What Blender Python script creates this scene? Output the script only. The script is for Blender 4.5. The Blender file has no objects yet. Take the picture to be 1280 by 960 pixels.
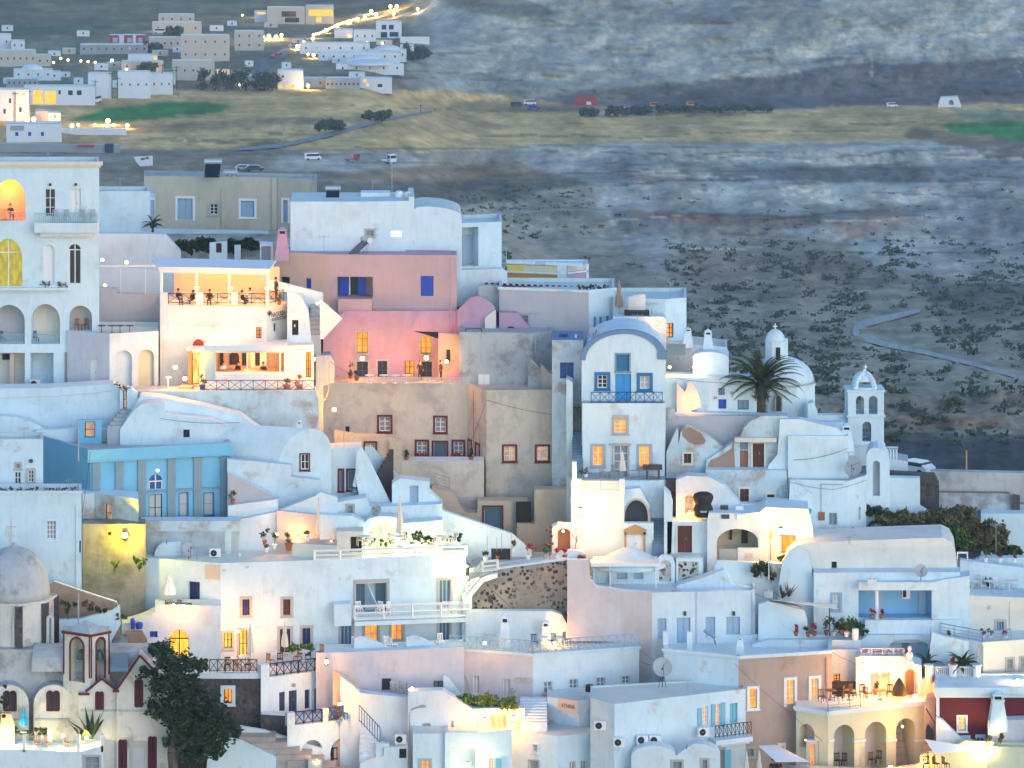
EXPO=.93; SUN_EL=22; SUN_ROT=145; SKY=.15; SUN=.24; SUN_ANG=45; DUST=.25; OZ=3.0; HAZE=.00012; KLC=.85; ES=1/2**EXPO; LAND=1.35
import bpy, bmesh, math, random
import numpy as np
from mathutils import Vector, Matrix, geometry, noise
random.seed(7)
R=math.radians
C=bpy.context.scene.collection
F=4500.0; HY=-250.0; CZ=100.0
# ---------- survey helpers: a sight line through the picture cut at a distance in metres
def P(px,py,Y): return Vector(((px-640)*Y/F, Y, CZ-(py-HY)*Y/F))
def yd(py): return 262+(960-py)*0.06
def Zat(py,Y): return CZ-(py-HY)*Y/F
def lvl(px,py,Z): 
    Y=(CZ-Z)*F/(py-HY); return Vector(((px-640)*Y/F,Y,Z))
# ---------- materials
MT={}
def nodes(m): 
    m.use_nodes=True; nt=m.node_tree; return nt, nt.nodes['Principled BSDF']
def plain(name,col,rough=.6,metal=0,emit=None,es=1,alpha=None,trans=0):
    m=bpy.data.materials.new(name); nt,b=nodes(m)
    b.inputs['Base Color'].default_value=(*col,1); b.inputs['Roughness'].default_value=rough; b.inputs['Metallic'].default_value=metal
    if emit: b.inputs['Emission Color'].default_value=(*emit,1); b.inputs['Emission Strength'].default_value=es
    if alpha is not None: b.inputs['Alpha'].default_value=alpha
    if trans: b.inputs['Transmission Weight'].default_value=trans
    MT[name]=m; return m
def N(nt,t,**k):
    n=nt.nodes.new(t)
    for a,v in k.items():
        if a in n.inputs: n.inputs[a].default_value=v
        else: setattr(n,a,v)
    return n
def ramp(nt,src,stops):
    r=nt.nodes.new('ShaderNodeValToRGB'); nt.links.new(src,r.inputs[0])
    e=r.color_ramp.elements
    while len(e)<len(stops): e.new(.5)
    for x,(p,c) in zip(e,stops): x.position=p; x.color=(*c,1) if len(c)==3 else c
    return r.outputs[0]
def plaster(name,col,dirt=.12,stain=None,amt=.5,scale=1.0,bump=.12,rough=.85):
    """lime-washed wall: faint brush mottling, long rain streaks, optional worn patches of another colour"""
    m=bpy.data.materials.new(name); nt,b=nodes(m); L=nt.links
    tc=N(nt,'ShaderNodeNewGeometry'); 
    n1=N(nt,'ShaderNodeTexNoise',Scale=.45*scale,Detail=6.0,Roughness=.62); L.new(tc.outputs['Position'],n1.inputs['Vector'])
    mp=N(nt,'ShaderNodeMapping'); mp.inputs['Scale'].default_value=(1.7,1.7,.35); L.new(tc.outputs['Position'],mp.inputs['Vector'])
    n2=N(nt,'ShaderNodeTexNoise',Scale=1.6*scale,Detail=5.0,Roughness=.7); L.new(mp.outputs[0],n2.inputs['Vector'])
    lo=tuple(c*(1-dirt*1.6) for c in col); mi=tuple(c*(1-dirt*.5) for c in col)
    a=ramp(nt,n1.outputs[0],[(.3,lo),(.5,mi),(.68,col)])
    s=ramp(nt,n2.outputs[0],[(.28,(1-dirt*1.1,1-dirt*1.15,1-dirt*1.25)),(.5,(1,1,1)),(1,(1,1,1))])
    mx=N(nt,'ShaderNodeMix',data_type='RGBA',blend_type='MULTIPLY'); mx.inputs[0].default_value=1
    L.new(a,mx.inputs[6]); L.new(s,mx.inputs[7]); out=mx.outputs[2]
    if stain:
        n3=N(nt,'ShaderNodeTexNoise',Scale=.5*scale,Detail=9.0,Roughness=.68); mp3=N(nt,'ShaderNodeMapping'); mp3.inputs['Location'].default_value=(13,5,7)
        L.new(tc.outputs['Position'],mp3.inputs['Vector']); L.new(mp3.outputs[0],n3.inputs['Vector'])
        k=ramp(nt,n3.outputs[0],[(.62-amt*.3,(0,0,0)),(.70-amt*.2,(1,1,1))])
        m2=N(nt,'ShaderNodeMix',data_type='RGBA'); L.new(k,m2.inputs[0]); L.new(out,m2.inputs[6]); m2.inputs[7].default_value=(*stain,1); out=m2.outputs[2]
    L.new(out,b.inputs['Base Color']); b.inputs['Roughness'].default_value=rough
    nb=N(nt,'ShaderNodeTexNoise',Scale=5.0,Detail=8.0,Roughness=.7); L.new(tc.outputs['Position'],nb.inputs['Vector'])
    bp=N(nt,'ShaderNodeBump',Strength=bump*3,Distance=.05); L.new(nb.outputs[0],bp.inputs['Height']); L.new(bp.outputs[0],b.inputs['Normal'])
    MT[name]=m; return m
def rubble(name,c1,c2,mortar,scale=3.2,dens=.5):
    m=bpy.data.materials.new(name); nt,b=nodes(m); L=nt.links
    tc=N(nt,'ShaderNodeNewGeometry')
    nz=N(nt,'ShaderNodeTexNoise',Scale=1.7,Detail=3.0); L.new(tc.outputs['Position'],nz.inputs['Vector'])
    ad=N(nt,'ShaderNodeVectorMath',operation='MULTIPLY_ADD'); L.new(nz.outputs['Color'],ad.inputs[0]); ad.inputs[1].default_value=(.35,.35,.35); L.new(tc.outputs['Position'],ad.inputs[2])
    v=N(nt,'ShaderNodeTexVoronoi',Scale=scale,feature='F1'); L.new(ad.outputs[0],v.inputs['Vector'])
    k=ramp(nt,v.outputs['Distance'],[(dens*.75,(1,1,1)),(dens,(0,0,0))])
    n2=N(nt,'ShaderNodeTexNoise',Scale=.7,Detail=5.0); L.new(tc.outputs['Position'],n2.inputs['Vector'])
    k2=ramp(nt,n2.outputs[0],[(.36,(0,0,0)),(.52,(1,1,1))])
    mm=N(nt,'ShaderNodeMix',data_type='RGBA',blend_type='MULTIPLY'); mm.inputs[0].default_value=1; L.new(k,mm.inputs[6]); L.new(k2,mm.inputs[7])
    mc=N(nt,'ShaderNodeMix',data_type='RGBA'); L.new(v.outputs['Color'],mc.inputs[0]); mc.inputs[6].default_value=(*c1,1); mc.inputs[7].default_value=(*c2,1)
    mo=ramp(nt,n2.outputs[0],[(.3,tuple(c*.75 for c in mortar)),(.65,mortar)])
    mx=N(nt,'ShaderNodeMix',data_type='RGBA'); L.new(mm.outputs[2],mx.inputs[0]); L.new(mo,mx.inputs[6]); L.new(mc.outputs[2],mx.inputs[7])
    L.new(mx.outputs[2],b.inputs['Base Color']); b.inputs['Roughness'].default_value=.9
    bp=N(nt,'ShaderNodeBump',Strength=.5,Distance=.08); L.new(k,bp.inputs['Height']); L.new(bp.outputs[0],b.inputs['Normal'])
    MT[name]=m; return m
def leafmat(name,c1,c2,c3):
    m=bpy.data.materials.new(name); nt,b=nodes(m); L=nt.links
    g=N(nt,'ShaderNodeNewGeometry'); n=N(nt,'ShaderNodeTexNoise',Scale=1.1,Detail=3.0); L.new(g.outputs['Position'],n.inputs['Vector'])
    ma=N(nt,'ShaderNodeMath',operation='MULTIPLY_ADD'); L.new(g.outputs['Random Per Island'],ma.inputs[0]); ma.inputs[1].default_value=.5; L.new(n.outputs[0],ma.inputs[2])
    c=ramp(nt,ma.outputs[0],[(.42,c1),(.75,c2),(1.0,c3)]); L.new(c,b.inputs['Base Color']); b.inputs['Roughness'].default_value=.75
    b.inputs['Specular IOR Level'].default_value=.2
    MT[name]=m; return m
def planks(name,c1,c2,scale=6):
    m=bpy.data.materials.new(name); nt,b=nodes(m); L=nt.links
    g=N(nt,'ShaderNodeNewGeometry'); mp=N(nt,'ShaderNodeMapping'); mp.inputs['Scale'].default_value=(scale,scale,.6); L.new(g.outputs['Position'],mp.inputs['Vector'])
    n=N(nt,'ShaderNodeTexNoise',Scale=1.0,Detail=5.0); L.new(mp.outputs[0],n.inputs['Vector']); L.new(ramp(nt,n.outputs[0],[(.3,c1),(.7,c2)]),b.inputs['Base Color']); b.inputs['Roughness'].default_value=.65
    MT[name]=m; return m
def glow(name,col,s,col2=None):
    """glowing pane in place of a lit room: noise patches painted into the emission"""
    m=bpy.data.materials.new(name); nt,b=nodes(m); L=nt.links
    g=N(nt,'ShaderNodeNewGeometry'); mp=N(nt,'ShaderNodeMapping'); mp.inputs['Scale'].default_value=(3.2,3.2,1.3); L.new(g.outputs['Position'],mp.inputs['Vector'])
    n=N(nt,'ShaderNodeTexNoise',Scale=1.0,Detail=2.0); L.new(mp.outputs[0],n.inputs['Vector'])
    c2=col2 or tuple(c*.45 for c in col)
    L.new(ramp(nt,n.outputs[0],[(.38,c2),(.62,col)]),b.inputs['Emission Color']); b.inputs['Emission Strength'].default_value=s*ES
    b.inputs['Base Color'].default_value=(.05,.04,.03,1); b.inputs['Roughness'].default_value=.3
    MT[name]=m; return m
W=.80
plaster('white',(.67,.81,.85),.10,(.50,.58,.60),.09)
plaster('white2',(.61,.76,.82),.10,(.50,.47,.43),.12)
plaster('white_old',(.56,.69,.73),.14,(.40,.36,.32),.40)
plaster('white_warm',(.69,.78,.80),.10,(.56,.58,.56),.08)
plaster('lavender',(.60,.60,.64),.10,(.48,.49,.52),.08)  # also tints left walls lavender for their shaded side
plaster('rosy',(.64,.58,.56),.10,(.52,.48,.47),.08)  # also gives a left side wall its shade as a pinkish tint
plaster('greywall',(.50,.50,.52),.08)  # grey plaster; also puts shade into walls that lie darker
plaster('cream',(.74,.70,.60),.07)
plaster('cream_roof',(.78,.76,.68),.09,(.45,.40,.34),.05)
plaster('beige',(.56,.50,.38),.10,(.42,.38,.30),.2)
plaster('ochre',(.62,.58,.49),.13,(.42,.40,.36),.40)
plaster('concrete',(.46,.52,.53),.16,(.26,.28,.29),.36)
plaster('peach',(.52,.38,.39),.07)
plaster('pink',(.49,.33,.44),.09,(.42,.27,.34),.25)
plaster('salmon',(.64,.46,.36),.06)  # inner room paint; on outside walls it carries orange lamp glow
plaster('tan',(.46,.35,.28),.10,(.38,.25,.18),.2)
plaster('yellow',(.62,.64,.46),.06)
plaster('yellow_hot',(.72,.60,.12),.05)
plaster('orange',(.62,.30,.07),.05)
plaster('blue_shade_side',(.15,.42,.60),.07)  # darker copy of the front blue; shade of the side put in
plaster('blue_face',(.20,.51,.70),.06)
plaster('blue_porch',(.22,.48,.72),.05)
plaster('pilaster',(.24,.33,.38),.08)
plaster('maroon',(.13,.012,.018),.10)
plaster('red_house',(.42,.06,.07),.1)
plaster('slate_trim',(.16,.27,.42),.08)
plaster('roof_white',(.60,.70,.68),.08,(.55,.56,.56),.1)
plaster('roof_grey',(.42,.46,.46),.10,(.30,.31,.33),.2)
plaster('pave',(.40,.37,.33),.12,(.28,.26,.24),.3)
plaster('step_blue',(.14,.24,.33),.08)
plaster('church_grey',(.48,.50,.50),.16,(.28,.29,.29),.32)
plaster('church_wall',(.70,.67,.60),.12,(.42,.38,.32),.22)
plaster('stain_brown',(.36,.25,.18),.14,(.26,.18,.13),.3)
plaster('moss',(.30,.29,.25),.25,(.14,.145,.11),.5)
rubble('rubble',(.02,.02,.025),(.07,.06,.06),(.36,.31,.25),3.0,.46)
rubble('rubble_dark',(.02,.02,.025),(.13,.11,.10),(.09,.08,.08),3.0,.7)
rubble('rubble_white',(.03,.03,.035),(.09,.09,.08),(.55,.54,.46),3.6,.52)
plain('glass_dark',(.03,.045,.06),.12); plain('glass_blue',(.10,.18,.24),.15); plain('glass_grey',(.22,.28,.32),.25)
plain('curtain',(.50,.52,.50),.7); plain('navy',(.006,.02,.09),.45); plain('blue_paint',(.01,.06,.42),.45); plain('sky_paint',(.03,.32,.66),.5); plain('teal_paint',(.02,.16,.34),.5)
plain('pale_blue',(.24,.42,.56),.5); plain('pale_shutter',(.32,.45,.58),.55); plain('white_paint',(.80,.80,.78),.45); plain('grey_paint',(.34,.36,.35),.6); plain('stone_trim',(.44,.42,.38),.8)
plain('red_frame',(.13,.008,.015),.5); plain('brown_door',(.09,.018,.010),.5); plain('dark_brown',(.035,.018,.012),.6); plain('wood',(.28,.13,.05),.6); plain('dark',(.012,.012,.014),.7)
plain('black_metal',(.012,.014,.018),.4,.3); plain('rail_blue',(.02,.07,.22),.45); plain('rail_pale',(.30,.48,.56),.5); plain('steel',(.42,.44,.46),.35,.7); plain('dish',(.36,.40,.42),.5); plain('tank',(.5,.56,.58),.35,.5); plain('solar',(.015,.02,.035),.12)
plain('gold_stone',(.40,.27,.13),.8); plain('terracotta',(.35,.10,.04),.8); plain('canvas',(.66,.63,.55),.85); plain('canvas_white',(.76,.78,.80),.85); plain('canvas_tan',(.36,.25,.18),.85); plain('umbrella_blue',(.03,.32,.62),.7)
plain('skin',(.45,.24,.16),.6); plain('cloth_dark',(.02,.02,.03),.8); plain('cloth_white',(.7,.7,.7),.8); plain('hair',(.02,.012,.008),.6); plain('bronze',(.05,.13,.11),.5,.5); plain('pool',(.10,.38,.42),.08); plain('rubber',(.015,.015,.015),.8)
plain('car_red',(.4,.03,.03),.3); plain('car_white',(.75,.75,.75),.3); plain('car_dark',(.04,.05,.06),.3); plain('marble',(.75,.74,.72),.4)
plain('glass_clear',(.75,.85,.88),.05,alpha=.22); plain('sign_beige',(.60,.52,.42),.7); plain('sign_dark',(.16,.09,.08),.6); plain('ink',(.06,.05,.05),.7)
planks('trunk',(.05,.04,.03),(.13,.10,.08)); planks('palm_trunk',(.04,.03,.02),(.11,.08,.06),3); planks('rust',(.25,.08,.04),(.36,.16,.09))
leafmat('leaf',(.018,.035,.010),(.05,.09,.025),(.10,.15,.04)); leafmat('leaf_dark',(.010,.020,.012),(.030,.048,.024),(.07,.095,.05)); leafmat('leaf_bright',(.04,.09,.01),(.09,.17,.03),(.16,.26,.05)); leafmat('leaf_olive',(.05,.05,.02),(.10,.10,.045),(.17,.14,.07)); leafmat('leaf_red',(.14,.01,.02),(.30,.03,.05),(.42,.08,.08)); leafmat('leaf_brown',(.05,.03,.02),(.13,.08,.05),(.2,.13,.08)); leafmat('leaf_hill',(.03,.05,.028),(.06,.085,.05),(.10,.12,.07)); leafmat('palm_leaf',(.015,.035,.02),(.04,.07,.03),(.09,.12,.05)); leafmat('rust_leaf',(.12,.06,.03),(.22,.11,.05),(.3,.16,.07))
# ---------- meshes
wl={}
def wloc(o): return wl.get(o,Vector((0,0,0)))
SPLIT={'parapet_pier','post','drainpipe','window_post','capital','curtain','stone_corner','pier','side_wall','flower_box','parapet','porch_frame','pipe','wall_light'}
def islands(bm):
    seen=set(); out=[]
    for f in bm.faces:
        if f in seen: continue
        st=[f]; seen.add(f); g=[]
        while st:
            q=st.pop(); g.append(q)
            for v in q.verts:
                for h in v.link_faces:
                    if h not in seen: seen.add(h); st.append(h)
        out.append(g)
    return out
def mk(name,bm,mats,parent=None,smooth=False,flip=True):
    if name in SPLIT and parent is not None:
        gs=islands(bm)
        if len(gs)>1:
            r=None
            for g in gs:
                b2=bmesh.new(); mp={}
                for f in g:
                    vs=[]
                    for v in f.verts:
                        if v not in mp: mp[v]=b2.verts.new(v.co)
                        vs.append(mp[v])
                    nf=b2.faces.new(vs); nf.material_index=f.material_index
                o=mk_one(name,b2,mats,parent,smooth,flip); r=r or o
            bm.free(); return r
    return mk_one(name,bm,mats,parent,smooth,flip)
def mk_one(name,bm,mats,parent=None,smooth=False,flip=True):
    me=bpy.data.meshes.new(name)
    if flip and len(bm.faces)<60000: bmesh.ops.recalc_face_normals(bm,faces=bm.faces)
    off=wloc(parent) if parent else Vector((0,0,0))
    if parent is None and len(bm.verts):
        # origin at the base of the thing
        xs=[v.co.x for v in bm.verts]; ys=[v.co.y for v in bm.verts]; zs=[v.co.z for v in bm.verts]
        off=Vector(((min(xs)+max(xs))/2,(min(ys)+max(ys))/2,min(zs)))
    bmesh.ops.translate(bm,verts=bm.verts,vec=-off)
    bm.to_mesh(me); bm.free()
    if isinstance(mats,str): mats=[mats]
    for m in mats: me.materials.append(MT[m])
    if smooth:
        for p in me.polygons: p.use_smooth=True
    o=bpy.data.objects.new(name,me); C.objects.link(o)
    if parent: o.parent=parent; wl[o]=off.copy()
    else: o.location=off; wl[o]=off.copy()
    return o
def tag(o,label=None,cat=None,group=None,kind=None):
    if label: o['label']=label
    if cat: o['category']=cat
    if group: o['group']=group
    if kind: o['kind']=kind
    return o
def root(name,loc,label=None,cat=None,group=None):
    o=bpy.data.objects.new(name,None); o.empty_display_size=.3; C.objects.link(o); o.location=loc; wl[o]=Vector(loc)
    return tag(o,label,cat,group)
def dup(o,loc=None,rz=0,sc=None,label=None,group=None,parent=None):
    c=o.copy(); C.objects.link(c); c.parent=parent
    if loc is not None: c.location=loc
    if parent is None: c.rotation_euler=(0,0,rz)
    if sc: c.scale=(sc,sc,sc) if not hasattr(sc,'__len__') else sc
    if label: c['label']=label
    if group: c['group']=group
    for ch in o.children: dup(ch,parent=c)
    return c
def B(): return bmesh.new()
def quad(bm,a,b,c,d,mi=0):
    f=bm.faces.new([bm.verts.new(v) for v in (a,b,c,d)]); f.material_index=mi; return f
def box(bm,x0,x1,y0,y1,z0,z1,mi=0,M=None):
    vs=[Vector((x,y,z)) for x in (x0,x1) for y in (y0,y1) for z in (z0,z1)]
    if M: vs=[M@v for v in vs]
    vs=[bm.verts.new(v) for v in vs]
    for f in ((0,1,3,2),(4,6,7,5),(0,4,5,1),(2,3,7,6),(0,2,6,4),(1,5,7,3)):
        g=bm.faces.new([vs[i] for i in f]); g.material_index=mi
def tube(bm,a,b,r0,r1=None,n=6,mi=0,cap=True):
    a=Vector(a); b=Vector(b); r1=r0 if r1 is None else r1
    d=(b-a)
    if d.length<1e-6: return
    q=d.to_track_quat('Z','Y').to_matrix()
    A=[bm.verts.new(a+q@Vector((r0*math.cos(t),r0*math.sin(t),0))) for t in [2*math.pi*i/n for i in range(n)]]
    Bv=[bm.verts.new(b+q@Vector((r1*math.cos(t),r1*math.sin(t),0))) for t in [2*math.pi*i/n for i in range(n)]]
    for i in range(n):
        f=bm.faces.new((A[i],A[(i+1)%n],Bv[(i+1)%n],Bv[i])); f.material_index=mi
    if cap:
        f=bm.faces.new(A[::-1]); f.material_index=mi
        f=bm.faces.new(Bv); f.material_index=mi
def path(bm,pts,r,n=6,mi=0):
    for a,b in zip(pts,pts[1:]): tube(bm,a,b,r,None,n,mi)
def lathe(bm,c,prof,n=16,mi=0,a0=0,sx=1,sy=1):
    c=Vector(c); rings=[]
    for r,z in prof:
        rings.append([bm.verts.new(c+Vector((max(r,.0005)*sx*math.cos(a0+2*math.pi*i/n),max(r,.0005)*sy*math.sin(a0+2*math.pi*i/n),z))) for i in range(n)])
    for a,b in zip(rings,rings[1:]):
        for i in range(n):
            f=bm.faces.new((a[i],a[(i+1)%n],b[(i+1)%n],b[i])); f.material_index=mi
    for rg,rev in ((rings[0],1),(rings[-1],0)):
        f=bm.faces.new(rg[::-1] if rev else rg); f.material_index=mi
def ball(bm,c,r,n=8,mi=0,sz=1):
    lathe(bm,c,[(r*math.sin(math.pi*k/n),-r*sz*math.cos(math.pi*k/n)) for k in range(n+1)],n+2,mi)
def arc(x0,y0,x1,y1,top,n=12,inc=True):
    """pixels along an arch from (x0,y0) to (x1,y1) whose crown reaches row top"""
    r=[]
    for i in range(n+1):
        t=i/n; x=(x0+x1)/2-(x1-x0)/2*math.cos(math.pi*t); yb=y0+(y1-y0)*((x-x0)/(x1-x0)); m=(y0+y1)/2
        r.append((x,yb-(m-top)*math.sin(math.pi*t)))
    return r if inc else r[1:-1]
# ---------- walls with real openings
class Wall:
    def __init__(s,a,b):
        s.o=Vector((a[0],a[1])); d=Vector((b[0]-a[0],b[1]-a[1])); s.L=d.length; s.u=d.normalized(); s.n=Vector((s.u.y,-s.u.x))
    def hit(s,px,py):
        dx=(px-640)/F; t=s.o.dot(s.n)/(dx*s.n.x+s.n.y); X=Vector((dx*t,t)); return ((X-s.o).dot(s.u), CZ-(py-HY)/F*t)
    def pt(s,u,z,d=0): 
        q=s.o+s.u*u+s.n*d; return Vector((q.x,q.y,z))
    def rect(s,x0,y0,x1,y1):
        ym=(y0+y1)/2; xm=(x0+x1)/2
        a,b=s.hit(x0,ym)[0],s.hit(x1,ym)[0]; c,d=s.hit(xm,y1)[1],s.hit(xm,y0)[1]
        return (min(a,b),max(a,b),min(c,d),max(c,d))
def wbox(bm,w,u0,u1,z0,z1,d0,d1,mi=0):
    vs=[bm.verts.new(w.pt(u,z,d)) for u in (u0,u1) for d in (d0,d1) for z in (z0,z1)]
    for f in ((0,1,3,2),(4,6,7,5),(0,4,5,1),(2,3,7,6),(0,2,6,4),(1,5,7,3)):
        g=bm.faces.new([vs[i] for i in f]); g.material_index=mi
def opoly(r,kind,rise=None,n=10):
    u0,u1,z0,z1=r
    if kind!='arch': return [(u0,z0),(u1,z0),(u1,z1),(u0,z1)]
    h=min(rise if rise else (u1-u0)/2,(z1-z0)*.95); zs=z1-h; c=(u0+u1)/2; a=(u1-u0)/2
    return [(u0,z0),(u1,z0)]+[(c+a*math.cos(math.pi*i/n),zs+h*math.sin(math.pi*i/n)) for i in range(n+1)]
def face(bm,w,outer,holes,mi=0,d=0,back=None):
    """holes: (poly, depth, through, back material index, reveal material index)"""
    polys=[[Vector((u,z,0)) for u,z in outer]]+[[Vector((u,z,0)) for u,z in h[0]] for h in holes]
    flat=[v for p in polys for v in p]
    tris=geometry.tessellate_polygon(polys) if (holes or len(outer)>4) else None
    vs=[bm.verts.new(w.pt(v.x,v.y,d)) for v in flat]
    if tris is None: 
        f=bm.faces.new(vs); f.material_index=mi
    else:
        for t in tris:
            try: f=bm.faces.new([vs[i] for i in t]); f.material_index=mi
            except ValueError: pass
    for h in holes:
        p,dep,thr=h[0],h[1],h[2]; bmi=h[3] if len(h)>3 else mi; rmi=h[4] if len(h)>4 else mi
        A=[bm.verts.new(w.pt(u,z,d)) for u,z in p]; Bk=[bm.verts.new(w.pt(u,z,d-dep)) for u,z in p]; n=len(p)
        for i in range(n):
            f=bm.faces.new((A[i],A[(i+1)%n],Bk[(i+1)%n],Bk[i])); f.material_index=rmi
        if not thr:
            f=bm.faces.new(Bk); f.material_index=bmi
# styles: sash, pane, surround, grid, recess ...
S={
 'w':dict(fr='white_paint',pn='glass_dark',nx=2,ny=3),
 'wt':dict(fr='white_paint',pn='glass_dark',nx=2,ny=3,su='stone_trim',sw=.16),
 'wtl':dict(fr='white_paint',pn='lit',nx=2,ny=3,su='stone_trim',sw=.2),
 'lit':dict(fr='white_paint',pn='lit',nx=2,ny=3,su='white_paint',sw=.14),
 'lity':dict(fr='white_paint',pn='lit_yellow',nx=2,ny=3,su='white_paint',sw=.14),
 'litd':dict(fr='dark_brown',pn='lit',nx=2,ny=3),
 'dk':dict(fr='dark_brown',pn='glass_dark',nx=2,ny=2),
 'dkw':dict(fr='white_paint',pn='glass_dark',nx=2,ny=2,su='red_frame',sw=.10),
 'plain':dict(pn='glass_dark'),
 'hole':dict(pn='dark'),  # flat dark pane in place of the shade inside a hole
 'gr':dict(fr='grey_paint',pn='glass_grey',nx=2,ny=2,su='stone_trim',sw=.16),
 'cur':dict(fr='white_paint',pn='curtain',nx=2,ny=1),
 'red':dict(fr='white_paint',pn='glass_grey',nx=2,ny=3,su='red_frame',sw=.17),
 'redl':dict(fr='white_paint',pn='dim',nx=2,ny=3,su='red_frame',sw=.17),
 'redd':dict(fr='pale_blue',pn='glass_blue',nx=1,ny=1,su='red_frame',sw=.15),
 'bluew':dict(sh='pale_shutter',su='white_paint',sw=.2),
 'bsh':dict(sh='blue_paint'),
 'tsh':dict(sh='teal_paint'),
 'sky':dict(sh='sky_paint'),
 'slate':dict(sh='pilaster',su='stone_trim',sw=.06),
 'bwin':dict(fr='white_paint',pn='glass_dark',nx=2,ny=3,su='teal_paint',sw=.25),
 'bwinc':dict(fr='white_paint',pn='curtain',nx=2,ny=2,su='teal_paint',sw=.25),
 'nav':dict(sh='navy',su='stone_trim',sw=.12),
 'navp':dict(sh='navy'),
 'wsh':dict(sh='white_paint'),
 'pale':dict(sh='pale_shutter'),
 'brn':dict(sh='brown_door',su='cream',sw=.16),
 'brn0':dict(sh='brown_door'),
 'drk':dict(sh='dark_brown'),
 'blk':dict(sh='black_metal'),
 'gry':dict(sh='grey_paint',su='stone_trim',sw=.12),
 'wdoor':dict(fr='white_paint',pn='glass_grey',nx=2,ny=4,su='stone_trim',sw=.12),
 'cdoor':dict(fr='grey_paint',pn='glass_grey',nx=3,ny=1,su='stone_trim',sw=.15),
}
glow('lit',(1.0,.36,.03),1.5,(.75,.20,.01)); glow('lit_yellow',(1.0,.62,.07),1.5,(.8,.38,.02)); glow('dim',(.75,.42,.22),.9,(.35,.25,.2)); glow('lit_room',(1,.55,.12),2.0,(.55,.22,.04)); glow('lit_white',(1.0,.93,.70),4.5,(1,.85,.55)); glow('lit_olive',(.60,.50,.04),1.0,(.36,.32,.03))
def window(par,w,r,st,dep,name=None):
    s=S[st] if isinstance(st,str) else st
    u0,u1,z0,z1=r; d=-dep+(.03 if dep>.07 else .012); arch=s.get('arch'); tall=(z1-z0)>1.75
    if 'sh' in s:
        nm=name or ('door' if tall else 'shutter'); bm=B(); m=(u0+u1)/2
        for a,b in ((u0,m-.012),(m+.012,u1)) if (u1-u0)>.55 else ((u0,u1),):
            wbox(bm,w,a,b,z0,z1,d,d+.03); k=3 if tall else 2
            for i in range(k):
                za=z0+(z1-z0)*(i+.12)/k; zb=z0+(z1-z0)*(i+.88)/k; wbox(bm,w,a+(b-a)*.18,b-(b-a)*.18,za,zb,d+.03,d+.05)
        o=mk(nm,bm,s['sh'],par)
        if tall:
            bm=B(); wbox(bm,w,m+.05,m+.10,z0+1.0,z0+1.12,d+.05,d+.10); mk('handle',bm,'steel',o)
    elif 'fr' in s:
        bm=B(); fw=.06
        wbox(bm,w,u0,u0+fw,z0,z1,d,d+.06); wbox(bm,w,u1-fw,u1,z0,z1,d,d+.06); wbox(bm,w,u0+fw,u1-fw,z1-fw,z1,d,d+.055); wbox(bm,w,u0+fw,u1-fw,z0,z0+fw,d,d+.055)
        for i in range(1,s.get('nx',1)): u=u0+(u1-u0)*i/s['nx']; wbox(bm,w,u-.035,u+.035,z0+fw,z1-fw,d,d+.05)
        for i in range(1,s.get('ny',1)): z=z0+(z1-z0)*i/s['ny']; wbox(bm,w,u0+fw,u1-fw,z-.025,z+.025,d,d+.045)
        o=mk(name or ('glazed_door' if tall else 'window'),bm,s['fr'],par)
        bm=B(); quad(bm,w.pt(u0,z0,d+.02),w.pt(u1,z0,d+.02),w.pt(u1,z1,d+.02),w.pt(u0,z1,d+.02)); mk('pane',bm,s['pn'],o)
    else:
        bm=B(); quad(bm,w.pt(u0,z0,d),w.pt(u1,z0,d),w.pt(u1,z1,d),w.pt(u0,z1,d)); o=mk(name or 'window',bm,s['pn'],par)
    if 'su' in s:
        sw=s['sw']; bm=B(); t=.05
        wbox(bm,w,u0-sw,u0,z0-sw*.6,z1+sw,-.02,t); wbox(bm,w,u1,u1+sw,z0-sw*.6,z1+sw,-.02,t); wbox(bm,w,u0,u1,z1,z1+sw,-.02,t-.002)
        if not tall: wbox(bm,w,u0-sw-.05,u1+sw+.05,z0-sw*.6-.08,z0-sw*.6,-.02,t+.06); wbox(bm,w,u0,u1,z0-sw*.6,z0,-.02,t-.002)
        mk('surround',bm,s['su'],o)
    return o
class Hs: pass
def do_ops(par,w,ops,mats,lo=None,hi=None):
    """turn opening specs into holes and return (holes, after) ; mats list grows"""
    holes=[]; after=[]
    for o in ops:
        kind=o[0]; x0,y0,x1,y1=o[1:5]; st=o[5] if len(o)>5 else 'w'; k=o[6] if len(o)>6 else {}
        r=w.rect(x0,y0,x1,y1)
        if lo is not None:
            r=(max(r[0],lo+.04),min(r[1],hi-.04),r[2],r[3])
            if r[1]-r[0]<.08: continue
        dep=k.get('dep',.24 if kind!='room' else 1.6)
        if kind in('arch','rect','room','aroom'):
            p=opoly(r,'arch' if kind in('arch','aroom') else 'rect',k.get('rise'))
            if kind in('room','aroom'): dep=k.get('dep',1.6)
            bmi=None
            bmat=k.get('back'); rmat=k.get('rev')
            for mm in (bmat,rmat):
                if mm and mm not in mats: mats.append(mm)
            holes.append((p,dep,k.get('thru',False),mats.index(bmat) if bmat else 0,mats.index(rmat) if rmat else 0))
            after.append((kind,r,p,st,dep,k))
    return holes,after
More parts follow.
